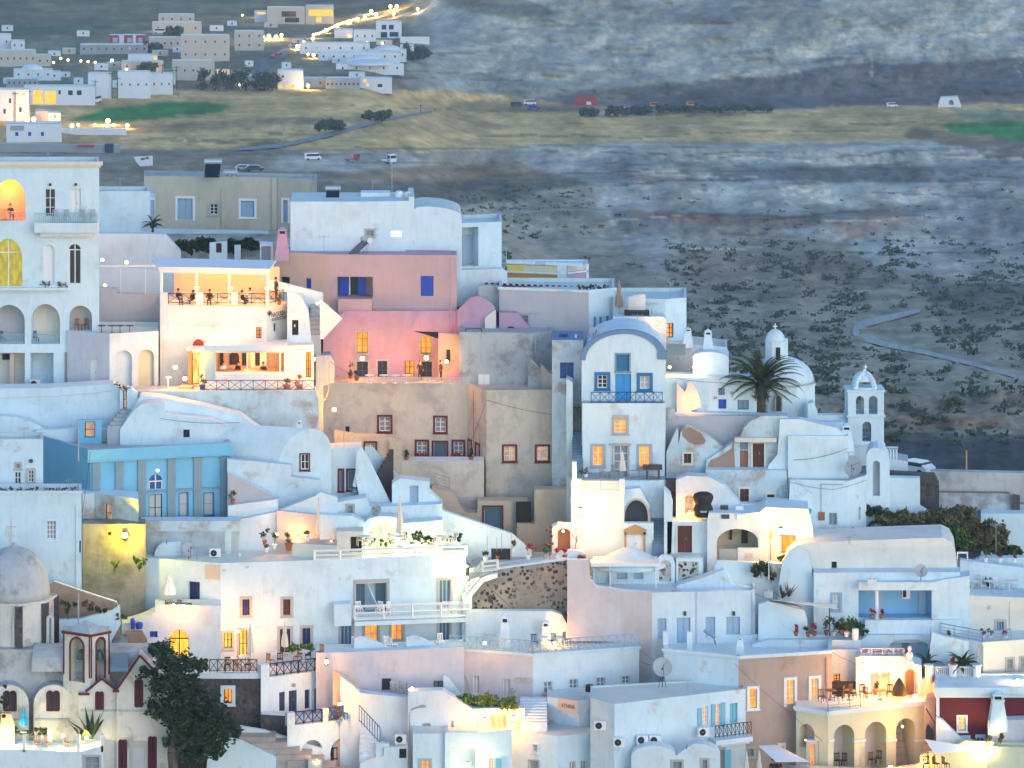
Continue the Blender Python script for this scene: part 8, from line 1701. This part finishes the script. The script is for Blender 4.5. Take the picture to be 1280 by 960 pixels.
bm=B(); a=P(40,842,261.4); b=P(185,842,261.4); n=10
for i in range(n):
    t0=math.pi*i/n; t1=math.pi*(i+1)/n; f=lambda t:(a.z+.2+1.6*math.sin(t),a.y+1.6-1.8*math.cos(t)); z0_,y0_=f(t0); z1_,y1_=f(t1); quad(bm,(a.x,y0_,z0_),(b.x,y0_,z0_),(b.x,y1_,z1_),(a.x,y1_,z1_))
mk('nave_vault',bm,'church_grey',ch,smooth=True)
S['tw']=dict(pn='dark'); 
def gothic(par,w,x0,y0,x1,y1,d=.0):
    m=(x0+x1)/2
    for a,b in((x0,m-.4),(m+.4,x1)):
        r=w.rect(a,y0,b,y1); p=opoly(r,A); bm=B(); bm.faces.new([bm.verts.new(w.pt(u,z_,d+.02)) for u,z_ in p]); o=mk('lancet_window',bm,'glass_dark',par); bm=B()
        for i in range(len(p)): j=(i+1)%len(p); tube(bm,w.pt(*p[i],d+.04),w.pt(*p[j],d+.04),.065,n=4)
        mk('red_surround',bm,'red_frame',o)
for x0,x1,nm in((-14,36,'l'),(42,92,'r')):
    ap=slab('',[(x0,1000),(x0,880)]+arc(x0,880,x1,880,856,12)+[(x1,1000)],1000,Y=260.8,D=1.6,mat='church_wall',roof='church_grey',parent=ch,wallname='apse_gable')
    cx=(x0+x1)/2+(0 if nm=='r' else 2); gothic(ch,ap.w,cx-8,864,cx+7,888)
    bm=B(); r=ap.w.rect(x0+2,898,x1-2,900); wbox(bm,ap.w,*r,0,.12); mk('moulding',bm,'church_grey',ch)
# belfry
bw_=house('',[(79,789),(113,794),(137,789)],900,Y=259.8,D=1.6,mat='church_wall',roof='church_grey',par=0,parent=ch,iy=1,wallname='belfry_wall',ops=[(0,A,87,797,105,852,None,{'dep':1.0,'back':'church_grey'}),(1,A,120,797,131,850,None,{'dep':.8,'back':'church_grey'})])
for i,(x0,x1) in enumerate(((88,105),(120,131))):
    w=bw_.walls[i]; r=w.rect(x0,797,x1,852); p=opoly(r,A); bm=B()
    for k in range(1,len(p)): j=(k+1)%len(p); tube(bm,w.pt(*p[k],.03),w.pt(*p[j],.03),.08,n=5)
    mk('red_surround',bm,'red_frame',ch)
    u,z_=w.hit((x0+x1)/2+2,815); q=w.pt(u,z_,-.35); bm=B(); lathe(bm,q,[(.42,-.55),(.36,-.45),(.26,-.05),(.14,.1),(.03,.14)],12); tag(mk('church_bell',bm,'bronze'),'green bronze bell hanging in the %s belfry arch'%['left','right'][i],'bell')
bm=B(); 
for i in range(2):
    w=bw_.walls[i]; wbox(bm,w,-.05,w.L+.05,bw_.zt-.12,bw_.zt+.05,-.1,.15)
    for u in(0.02,w.L-.12): wbox(bm,w,u,u+.1,bw_.zb+6,bw_.zt-.12,-.02,.05)
mk('red_trim',bm,'red_frame',ch)
bm=B(); q=P(108,788,261); a=[Vector((p.x,p.y,bw_.zt+.05)) for p in bw_.c]; a.append(a[0]+a[2]-a[1]); t=bm.verts.new(Vector((sum(p.x for p in a)/4,sum(p.y for p in a)/4,bw_.zt+.8))); V=[bm.verts.new(p) for p in a]
for i in range(4): bm.faces.new((V[i],V[(i+1)%4],t))
mk('belfry_roof',bm,'church_grey',ch)
for (pts,win,nm) in (([(98,1000),(98,868),(110,866),(127,849),(145,864),(148,868),(148,1000)],(120,865,129,888),'porch_gable'),([(146,1000),(146,862),(176,820),(196,841),(214,850),(214,1000)],(169,850,178,883),'west_gable')):
    sl2=slab('',pts,1000,Y=259.6 if nm=='porch_gable' else 259.2,D=2.2,mat='church_wall',roof='church_grey',parent=ch,wallname=nm); gothic(ch,sl2.w,*win)
    bm=B(); q=[sl2.w.hit(*p) for p in ((107,864),(127,848),(145,862))] if nm=='porch_gable' else [sl2.w.hit(*p) for p in ((145,863),(175,819),(196,841))]
    for a,b in zip(q,q[1:]): tube(bm,sl2.w.pt(*a,.08),sl2.w.pt(*b,.08),.08,n=4)
    r=sl2.w.rect(98 if nm=='porch_gable' else 141,866 if nm=='porch_gable' else 862,112 if nm=='porch_gable' else 149,868.5 if nm=='porch_gable' else 865); wbox(bm,sl2.w,*r,0,.15); mk('red_coping',bm,'red_frame',ch)
    bm=B(); r=sl2.w.rect(pts[0][0]+2,887,pts[-1][0]-2,889) ; wbox(bm,sl2.w,*r,0,.1); mk('string_course',bm,'church_grey',ch)
    if nm=='west_gable':
        gothic(ch,sl2.w,149,925,158,965); gothic(ch,sl2.w,186,921,195,962)
        at(sl2.w,(162,926,184,965),0,.1,'stone_trim','portal',ch); at(sl2.w,(166,934,180,965),.1,.14,'greywall','portal_door',ch)
cross(ch,175,820,804,259.4,'church_wall')
# pigeon steps, lane behind church
slab('pale brown sloping wall between the church dome and the mossy wall',[(62,800),(62,730),(68,727),(100,738),(146,753),(150,765),(150,800)],800,Y=266.4,D=.5,mat='stain_brown',roof='white',name='sloping_wall',cat='wall')
slab('white blue curved wall behind the belfry',[(74,830),(74,775),(100,774),(140,764),(150,757),(151,780),(140,800),(138,830)],830,Y=265,D=.5,mat='white2',name='curved_wall',cat='wall')
for a,b,y0,y1,l,m_ in((76,94,745,773,'spiky green plant right of the grey dome','leaf'),(100,118,748,760,'scrubby plants on the pale brown wall, left','leaf_brown'),(112,134,756,766,'scrubby plants on the pale brown wall, right','leaf_dark'),(148,156,764,778,'small dark shrub at the end of the curved wall','leaf')): bush(l,a,y0,b,y1,265,m_,n=220)
bm=B(); tube(bm,P(98,785,264),P(98,741,264),.06); tag(mk('thin_pole',bm,'grey_paint'),'thin grey pole behind the church belfry','pole')
flat('dim blue lane steps between the church and the lower wing',[(138,835),(160,835),(160,770),(145,770)],Zat(805,264.6),'step_blue',name='lane',kind='structure')
# foreground terrace, bottom left
ft=slab('white foreground terrace front with a lit glass balustrade',[(-40,1010),(-40,935),(99,940),(129,932),(131,1010)],1010,Y=257.4,D=2.6,mat='white_warm',roof='white2',name='terrace_wall',cat='terrace wall',ops=[(Q,106,946,124,965,'gr')])
w=ft.w; r=w.rect(0,919,129,937); bm=B(); quad(bm,w.pt(w.hit(-5,0)[0],r[2],-.1),w.pt(r[1],r[2],-.1),w.pt(r[1],r[3],-.1),w.pt(w.hit(-5,0)[0],r[3],-.1)); mk('glass_guard',bm,'glass_clear',ft.root)
bm=B()
for x in(30,98,128): q=w.rect(x-1.8,918,x+1.8,940); wbox(bm,w,*q,-.2,.0)
mk('post',bm,'white_paint',ft.root)
umbrella_closed('bright blue folded parasol on the foreground terrace',30,915,884,259,'umbrella_blue',.35)
agave('large agave with upright blades behind the foreground balustrade',114,924,258.8,2.4,12,'leaf',w=.16); agave('second smaller agave beside the foreground glass',104,925,258.9,1.6,8,'leaf_olive',w=.14)
bush('dark leafy creeper at the left edge beside the church',-6,850,8,905,258.6,'leaf_dark',n=500); bush('low green planting behind the foreground glass, left',12,908,34,920,259,'leaf',n=300); bush('low green planting behind the foreground glass, middle',38,908,62,922,259,'leaf_olive',n=300)
slab('tan stone pot wall at the left edge of the foreground terrace',[(-20,920),(-20,892),(14,892),(18,905),(18,920)],920,Y=258.8,D=.4,mat='tan',name='stone_planter',cat='planter')
for x,y,W_,l in((8,926,300,'brightest, far left'),(43,934,60,'low in the middle'),(75,934,60,'right of the middle'),(79,920,40,'small, before the church wall'),(108,922,90,'beside the agave')): lamp(x,y,258.4,'yellow garden lamp on the foreground terrace, %s'%l,W_,.13,col=(1,.8,.3),style='globe')
for i,x in enumerate((46,60,84)): chair_at(x,936,258.6,'wood',.7*i,'wooden deck chair behind the foreground glass, %s'%['left','middle','right'][i],'wooden deck chairs')
slab('small white menu board standing on the foreground terrace',[(59,927),(59,912),(65,912),(65,927)],927,Y=258.8,D=.05,mat='white_paint',name='menu_board',cat='menu board',grow=False)
# dark conifer
tr=root('spreading_cypress',P(232,985,257),'big dark spreading conifer with ragged foliage in front of the church','tree')
bm=B(); q=P(222,990,257.5); tube(bm,q-Vector((0,0,2)),P(215,940,257.5),.42,.34,9); tube(bm,P(215,940,257.5),P(225,880,258),.34,.24,8); tube(bm,P(225,880,258),P(215,820,258),.24,.1,7); tube(bm,P(222,940,257.5),P(262,900,257),.2,.08,6); tube(bm,P(215,900,258),P(185,860,257.5),.16,.06,6); tube(bm,P(225,880,258),P(258,850,258.5),.15,.05,6); mk('trunk',bm,'trunk',tr)
bl=[]
for x,y,rx,ry in((200,812,17,13),(215,830,28,16),(228,850,30,17),(205,858,26,15),(198,882,20,14),(240,872,32,16),(262,880,24,14),(215,892,26,15),(250,895,30,16),(275,900,22,14),(240,915,34,17),(270,920,26,16),(222,925,24,13),(255,938,28,15),(285,908,16,10),(185,842,14,9),(250,830,15,10),(190,818,10,8),(298,912,8,6),(238,942,20,9)):
    yy=257.5+random.uniform(-1.0,1.3); c=P(x,y,yy); k=yy/F; bl.append(((c.x,c.y,c.z),(rx*k,1.1,ry*k)))
bm=B(); leaves(bm,bl,13000,.17,flatz=.5); mk('crown',bm,'leaf_dark',tr,flip=False)

# ================= far town, fields, machines =================
plaster('far_white',(.74,.76,.78),.05,scale=.3); plaster('far_beige',(.60,.52,.42),.06,scale=.3); plaster('far_rose',(.60,.48,.44),.06,scale=.3); plaster('far_grey',(.36,.36,.36),.08,scale=.3)
S['fd']=dict(pn='glass_dark'); S['fb']=dict(pn='blue_paint'); S['fl']=dict(pn='lit_yellow'); S['fr']=dict(sh='red_house')
def fh(label,x0,y0,x1,y1,mat='far_white',nx=3,ny=1,st='fd',D=9,top=None,group='houses of the far town',win=None,cat='house',name='far_house'):
    Y=surfY((x0+x1)/2,y1)-2; ops=[]
    if win is None:
        h=(y1-y0); cw=(x1-x0)/max(nx,1)
        for r in range(ny):
            for i in range(nx):
                cx=x0+cw*(i+.5); cy=y0+h*(r+.5)/ny; ops.append((0,Q,cx-1.0,cy-1.3,cx+1.0,cy+1.5,st,{'dep':.3}))
    else: ops=[(0,Q)+tuple(q[:4])+(q[4],{'dep':.4}) for q in win]
    return house(label,[(x0,y0),(x1,y0)],y1,Y=Y,D=D,mat=mat,ops=ops,par=.5,pw=.5,group=group,extra=1.2,cat=cat,name=name)
fh('far white house at the very left edge above the beige terrace houses',-10,43,14,61,ny=1,nx=2)
fh('far white stepped house second from the left edge',14,51,31,62,nx=2)
h=fh('far beige house row with many dark windows at the left edge',-10,63,45,83,'far_beige',7,1)
fh('far beige cube house beside the left edge row',45,69,64,83,'far_beige',2,1)
fh('far white arched house with tiny square windows near the left',17,87,66,99,nx=4); dome(fh('far white wing beside the tiny windowed house',60,90,76,99,nx=1).root,40,87,14,80,surfY(40,99)+2,'far_white')
fh('far dull brown flat building below the white arched house',8,99,47,108,'far_grey',6,1)
fh('far long low white hall with a brightly lit shop front',30,108,119,131,'far_white',win=[(41,113,54,130,'fl'),(56,114,70,130,'fl'),(85,113,91,119,'fd'),(96,113,102,119,'fd'),(73,113,76,118,'fd')])
fh('far tall white box building in the middle of the far town',110,92,140,121,nx=0,ny=0)
fh('far wide white building with a row of windows behind the poles',147,90,188,121,nx=4,ny=1); fh('far white wing with dark openings right of the poles',188,92,216,118,nx=3,ny=1)
fh('far white roof block with a lit corner in the far town centre',160,69,197,77,win=[(192,70,196,76,'fl')]); fh('far beige house with terraces below the white roof block',152,77,204,89,'far_beige',4,1)
fh('far white cube house at the far left below the hall',-10,112,37,150,win=[(4,136,7,142,'fb'),(11,123,14,129,'fd'),(24,134,27,140,'fd'),(28,116,31,119,'fl')])
h=fh('far white house with three blue windows and a grey name board',8,155,77,177,win=[(19,165,23,170,'fb'),(35,165,39,170,'fb'),(51,165,55,170,'fb')]); board(h.root,h.walls[0],(13,157,30,163),'grey_paint',0,.15)
fh('far small white house with a dark roof beside the lit street',46,141,76,150,nx=2); fh('far salmon lit cube house behind the three blue window house',44,139,60,151,'far_rose',1,1)
h=house('far dark red painted house with white window frames',[(137,44),(182,44)],56,Y=surfY(160,56)-2,D=8,mat='red_house',par=.3,group='houses of the far town',name='far_house',ops=[(0,Q,141,47,147,53,'cur'),(0,Q,159,47,165,53,'cur'),(0,Q,173,47,178,53,'cur')]); at(h.walls[0],(149,44,155,56),0,.2,'far_white','white_panel',h.root); at(h.walls[0],(166,44,170,56),0,.2,'far_white','white_panel',h.root)
fh('far grey ruin like row under the dark red house',100,56,185,66,'far_grey',9,1)
fh('far beige house with lit forecourt on the upper slope',190,28,252,42,'far_beige',4,1); fh('far beige upper storey on the upper slope house',198,18,243,29,'far_beige',4,1)
fh('far large beige apartment house with a round tower',226,44,287,76,'far_beige',5,2); fh('far white side wing left of the large beige apartment house',186,47,226,61,'far_rose',5,1)
fh('far beige house at the bend of the far road',293,39,330,62,'far_beige',3,2)
fh('far long white house with a grey lower floor under the apartment house',215,76,268,100,'far_beige',5,1)
fh('far white low house left of the road with trees in front',300,95,340,112,nx=3)
fh('far modern beige building with a dark glazed band on the hill',334,9,381,30,'far_beige',win=[(352,14,370,21,'fd'),(356,22,374,28,'fd')]); fh('far modern building with a glowing yellow upper floor on the hill',382,7,417,29,'far_beige',win=[(386,12,416,20,'fl'),(395,21,402,28,'fl')])
fh('far low lit building at the left of the modern pair',318,14,334,28,'far_white',win=[(321,15,332,18,'fl')])
fh('far three storey white villa with open balconies on the cliff top',470,27,502,48,win=[(477,31,483,37,'fd'),(486,31,492,37,'fd'),(476,40,484,47,'fd'),(487,40,498,46,'fd')]); fh('far white house left of the balcony villa',442,38,470,52,nx=3); fh('far white house row with an orange lit corner near the lamps',418,37,441,48,win=[(437,42,440,47,'fl')])
fh('far long white cliff wall right of the balcony villa',500,46,537,54,nx=0,ny=0,D=2)
fh('far white terraced house below the bright roadside lamps',375,54,462,66,nx=6); fh('far white terrace band in the middle of the cliff village',398,66,500,75,nx=8)
for x0,y0,x1,y1,l in((432,74,482,84,'upper'),(460,62,508,74,'right'),(420,80,505,90,'lower')): 
    h=fh('far white rounded cave house of the cliff village, %s one'%l,x0,y0,x1,y1,nx=5,D=6); dome(h.root,(x0+x1)/2,y0,(x1-x0)*.36,y0-6,surfY((x0+x1)/2,y1)+3,'far_white')
fh('far white cube house with lit ground floor below the road',347,88,379,111,win=[(348,106,353,110,'fl'),(358,106,368,110,'fl'),(352,94,355,97,'fd')]); fh('far grey stone house between the white cubes',380,98,407,109,'far_grey',2,1); fh('far long grey ruined stone house',407,98,450,112,'far_grey',8,1); fh('far white house with lit windows at the end of the cliff village',450,98,490,113,win=[(454,99,458,103,'fl'),(458,104,461,108,'fl'),(472,105,478,109,'fd')])
for a,b,y0,y1,l in((250,325,82,112,'big dark trees beside the far town'),(208,226,33,44,'dark trees left of the upper slope house'),(326,345,88,112,'dark trees behind the low white far house'),(176,192,78,90,'small dark trees in the far town centre'),(505,537,54,74,'dark green gully shrubs beside the cliff village'),(180,200,52,62,'shrubs by the dark red far house'),(398,428,146,164,'dark round tree clump beside the dirt road'),(455,488,138,150,'low green bushes along the dirt road'),(727,748,134,144,'round dark tree left of the field row'),(757,785,133,143,'wide dark tree in the field row'),(790,812,132,142,'third dark tree in the field row')):
    Y=surfY((a+b)/2,y1)-6; k=Y/1300; bush(l,a,y0,b,y1,Y,'leaf_hill',n=900,size=.9*k,depth=8,name='tree_clump' ,cat='trees',group='tree clumps on the far plain')
for i in range(12): x=820+i*12; bush('low dark tree %s of the long hedge row on the far field'%['first','second','third','fourth','fifth','sixth','seventh','eighth','ninth','tenth','eleventh','last'][i],x,130+random.uniform(0,2),x+14,139,surfY(x,139)-5,'leaf_hill',n=220,size=.9,depth=6,group='hedge row trees on the far field',cat='tree',name='hedge_tree')
for i,(x,y,w_,h_) in enumerate(((2,34,12,8),(60,66,11,8),(78,62,10,7),(92,100,10,8),(118,82,12,8),(134,80,10,8),(76,92,10,7),(140,104,9,9),(190,66,12,9),(216,60,9,7),(252,60,9,7),(270,90,10,9),(284,28,10,7),(262,34,12,8),(330,30,10,7),(122,64,10,7),(4,100,10,8),(60,120,8,6),(205,100,12,9),(168,56,10,7),(425,60,12,7),(448,62,12,7),(500,58,12,8),(470,52,12,7),(415,74,14,7),(436,92,14,7),(480,88,14,7),(352,80,10,7),(326,106,12,7),(365,50,9,6),(306,78,9,7),(96,40,11,7))):
    fh('tiny pale cube house scattered among the larger far town houses',x,y-h_*.6+3,x+w_*(1.2+.25*(i%3)),y+4,['far_white','far_white','far_beige'][i%3],1,1,D=6,group='tiny cube houses of the far town')
# lights of the far town
pts=[(201,35,3),(232,93,4),(249,91,3),(122,117,2),(135,151,3),(42,149,3),(34,151,2),(76,73,1),(85,75,1),(101,76,1),(110,77,1),(119,78,1),(140,76,2),(160,46,2),(158,87,1),(193,87,1),(90,157,2),(98,156,1),(119,156,1),(133,157,1),(142,156,1),(159,157,2),(303,19,1),(336,45,3),(345,46,3),(328,46,4),(352,44,2),(372,58,3),(380,54,4),(391,48,2),(437,45,1),(405,60,1),(392,69,2),(385,68,1),(412,71,1),(459,79,1),(478,54,1),(459,53,1),(385,107,2),(457,100,1),(522,11,2),(488,8,3),(496,8,3),(492,17,2),(464,14,3),(470,18,3),(456,21,2),(324,17,2),(358,11,2),(300,106,1),(67,78,1),(8,76,1)]
road=[(392,44),(400,41),(408,37.5),(415,34),(422,31),(429,28.5),(436,26.5),(443,24.5),(448,23)]
BULB=None
def farlamp(x,y,s,label,i,col=None):
    global BULB
    Y=surfY(x,y+3)-3; p=P(x,y,Y)
    if BULB is None:
        rt=root('street_lamp',(0,0,0),label,'street lamp','lit street lamps of the far town'); wl[rt]=Vector((0,0,0))
        bm=B(); tube(bm,(0,0,-5),(0,0,0),.09,n=5); mk('pole',bm,'grey_paint',rt); bm=B(); ball(bm,(0,0,0),.5,6); mk('bulb',bm,'bulb_far',rt); BULB=rt; rt.location=p; rt.scale=(.7+s*.32,)*3
    else: dup(BULB,p,0,.7+s*.32,label)
    if s>=2:
        ld=bpy.data.lights.new('town_light','POINT'); ld.energy=KL*500*s*s; ld.color=(1,.62,.22); ld.shadow_soft_size=.8; o=bpy.data.objects.new('town_light',ld); C.objects.link(o); o.location=p+Vector((0,-1.5,0)); o.parent=None
plain('bulb_far',(1,.8,.5),.4,emit=(1,.60,.18),es=7*ES)
where=lambda x,y:('left edge' if x<60 else 'left plain' if x<170 else 'town centre' if x<290 else 'road junction' if x<400 else 'cliff village' if x<480 else 'hill top')
for i,(x,y,s) in enumerate(pts): farlamp(x,y,s,'warm street lamp of the far town, %s, %s lit'%(where(x,y),['dimly','softly','clearly','brightly','very brightly'][s]),i)
for i in range(22):  # close row of lamps added in place of a light trail
    t=i/21*8; k=min(int(t),7); f=t-k; x=road[k][0]*(1-f)+road[k+1][0]*f; y=road[k][1]*(1-f)+road[k+1][1]*f+random.uniform(-.5,.5)
    farlamp(x,y,2 if i%5==0 else 1,'added lamp standing in for the light trail up the far road',i)
for i,(x,y,y2) in enumerate(((19,150,115),(37,152,112),(93,125,107),(119,128,100),(140,123,90),(147,123,96),(172,119,92),(203,115,80),(216,113,86),(221,112,82),(526,140,130))):
    Y=surfY(x,y)-3; bm=B(); tube(bm,P(x,y+2,Y),P(x,y2,Y),.16,n=5); b=P(x,y2+2,Y); tube(bm,b-Vector((1.2,0,0)),b+Vector((1.2,0,0)),.1,n=4); tag(mk('utility_pole',bm,'trunk'),'dark wooden utility pole in the far town, %s from the left'%['first','second','third','fourth','fifth','sixth','seventh','eighth','ninth','tenth','last, out on the plain'][i],'utility pole','utility poles of the far town')
# vehicles and field things
def far_car(x,y,label,mat,kind,rz,s=1.0): return car(x,y,surfY(x,y)-2,label,mat,kind,rz,'vehicles on the plain',s)
far_car(484,204,'white tipper truck parked on the pale quarry yard','car_white','truck',-.9,1.0); far_car(440,201,'small rusty excavator like truck on the quarry yard','red_house','truck',.4,.7)
far_car(391,200,'white van standing on the gravel yard','car_white','van',.2,1.0); far_car(318,214,'dark car with a yellow rear behind the beige house','car_dark','car',.2,1.3); far_car(305,213,'pale blue car beside the dark car behind the beige house','tank','car',.1,1.2)
far_car(106,127,'white bus parked in the far street','car_white','bus',1.4,1.1); far_car(118,129,'white van parked right of the far bus','car_white','van',1.2,1.3); far_car(200,42,'white pickup below the upper slope house','car_white','van',0,1.1)
far_car(662,131,'small white car at the foot of the cliff','car_white','van',.2,1.0); far_car(667,137,'tiny blue car at the foot of the cliff','blue_paint','car',.2,1.2); far_car(645,133,'dark tractor shaped vehicle at the foot of the cliff','car_dark','van',.2,.9); far_car(819,134,'yellow digger in the hedge row','orange','van',0,.9); far_car(864,133,'second yellow digger further right in the hedge row','orange','van',.3,.9)
far_car(348,70,'small red car driving up the far road, upper one','car_red','car',1.2,.9); far_car(341,73,'small red car driving up the far road, lower one','car_red','car',1.2,.9)
far_car(113,189,'dark red car parked beside the long grey wall','car_red','car',.1,1.4); far_car(1115,134,'white van at the edge of the dry field','car_white','van',.2,.9)
h=slab('red roofed stable at the foot of the grey cliff',[(716,131),(718,126),(723,121),(743,120),(748,128),(748,131)],131,Y=surfY(732,131)-2,D=8,mat='red_house',name='stable',cat='stable',extra=.5); at(h.w,(733,127,739,131),0,.1,'far_white','door',h.root)
h=slab('far white chapel like hut on the dry field at right',[(1172,132),(1174,127),(1176,122),(1197,121),(1200,129),(1202,132)],132,Y=surfY(1187,132)-2,D=7,mat='far_white',name='field_hut',cat='hut',extra=1,ops=[(A,1186,125,1192,131,None,{'dep':1.5,'back':'far_grey','rise':1.0})])
bs=slab('torn white billboard standing in the scrub',[(167,196),(191,194.5),(191,207),(175,208),(170,202)],208,Y=surfY(179,211)-2,D=.2,mat='far_white',name='billboard',cat='billboard',grow=False); bm=B()
for x in(174,188): tube(bm,P(x,213,surfY(179,211)-1.8),P(x,200,surfY(179,211)-1.8),.12,n=5)
mk('post',bm,'trunk',bs.root)
for (a,b_) in (((176,197.5),(181,200)),((182,196),(186,199))): at(bs.w,(a[0],a[1],b_[0],b_[1]),0,.05,'leaf','faded_print',bs.root)
house('long brown grey plot wall under the three blue window house',[(-10,179),(150,181)],190,Y=surfY(70,190)-2,D=1,mat='far_grey',name='plot_wall',cat='wall',par=0)
h=slab('long whitish wall beside the row of far lamps',[(78,166),(78,160),(158,161),(158,168)],168,Y=surfY(120,168)-2,D=1,mat='far_white',name='field_wall',cat='wall')
h=slab('dark blue tank box at the end of the plot wall',[(131,188),(131,180),(142,180),(142,188)],188,Y=surfY(136,190)-3,D=3,mat='navy3',name='tank_box',cat='tank')
h=slab('red fabric strip stretched over the plot by the wall',[(97,184),(97,181),(118,181),(118,184)],184,Y=surfY(107,190)-3,D=2,mat='red_house',name='red_canopy',cat='canopy',grow=False)
# scrub on the near slopes (nobody could count it)
bm=B(); rg=random.Random(5); cnt=0
while cnt<1300:
    x=rg.uniform(560,1290); y=rg.uniform(232,556)
    e=float(np.interp(x,ex,ey)); 
    if y>e+4: continue
    if any(abs(x-(a[0]+(b[0]-a[0])*t))<12 and abs(y-(a[1]+(b[1]-a[1])*t))<8 for a,b in zip(ROADP,ROADP[1:]) for t in(0,.2,.4,.6,.8,1)): continue
    dens=.9 if (830<x and 300<y<480) or (y<300 and x<740) else .35 if y>480 else .12
    if rg.random()>.22 and vnoise(np.array(x/22),np.array(y/10),5)<.50 or rg.random()>dens: continue
    Y=surfY(x,y); k=Y/F; s=rg.uniform(.35,1.0)**1.6*1.7*(1.2 if y>300 else .9)*min(1,600/Y+.35); p=P(x,y,Y-.2)
    for _ in range(16):
        v=Vector((rg.gauss(0,1)*.5,rg.gauss(0,1)*.4,abs(rg.gauss(0,.32))))*s; a=Vector((rg.gauss(0,1),rg.gauss(0,1),rg.gauss(0,.7))).normalized(); b_=a.orthogonal().normalized(); q=p+v; t=s*rg.uniform(.2,.42)
        bm.faces.new([bm.verts.new(q+a*t),bm.verts.new(q+b_*t*.7),bm.verts.new(q-a*t),bm.verts.new(q-b_*t*.7)])
    cnt+=1
o=mk('scrub',bm,'leaf_hill',None,flip=False); o['kind']='stuff'; o['label']='scattered low scrub on the dark volcanic slope'


# ================= wiring, vents and small roof clutter =================
for i,(x,y,yt,Y,l) in enumerate(((640,277,262,302,'pale blue white house corner'),(838,372,352,295,'lit window block'),(150,239,222,313,'plain box house'),(905,741,722,271,'pale door house'),(612,810,792,268.5,'pinkish railed house'),(430,560,540,279.5,'red door stair house'),(1095,672,655,276,'barrel house'),(1285,748,728,273,'cream house'),(86,614,598,269.5,'tall cream block'),(30,549,534,273,'two window block'),(860,866,850,262.4,'balcony house'),(1000,816,800,266,'tan house'),(250,202,188,290,'hotel') if 0 else (60,202,186,289.5,'hotel'))):
    antenna('rooftop television aerial on the %s'%l,x,y+2,yt,Y,yaw=random.uniform(0,90),n=random.choice([4,5,6]))
for pts,l in (([(413,452,285),(447,470,289)],'from the old wall stub to the ochre house'),([(585,560,286),(608,500,286.3),(709,520,286.4)],'across the ochre house corner'),([(986,602,278.4),(1040,612,278.3),(1083,600,278.2)],'along the tower foot house front'),([(992,575,279.8),(1030,570,279.7),(1060,560,279.6)],'across the broad upper house wall'),([(200,523,279),(300,528,279)],'over the shouldered house'),([(944,742,269),(1005,762,268.8)],'from the pale door house to the patio'),([(1040,815,263),(1077,832,264.9)],'from the tan house to the patio house'),([(582,700,269),(640,760,270)],'down past the long balcony'),([(103,640,270.5),(113,565,273.8)],'up to the blue house corner'),([(832,470,283.5),(900,478,283.9),(944,482,284)],'along the courtyard house coping')):
    cable('thin cable running '+l,pts,.016)
for i,(x,y,Y,l) in enumerate(((720,426,285.6,'shuttered house roof'),(960,742,270.5,'courtyard wall corner'),(470,252,302,'large white house roof'),(300,700,272.8,'white hotel house roof'),(845,742,271.5,'pale door house roof'),(1090,727,270,'porch roof'),(1240,865,264.5,'dark red house roof'),(640,868,265,'gable wall top'))):
    q=P(x,y,Y); bm=B(); box(bm,q.x-.35,q.x+.35,q.y-.25,q.y+.25,q.z-.3,q.z+.22); box(bm,q.x-.1,q.x+.08,q.y-.1,q.y+.1,q.z+.22,q.z+.5); tag(mk('roof_box',bm,['canvas_white','church_grey','white2'][i%3]),'small service box with a stub pipe on the '+l,'roof box')
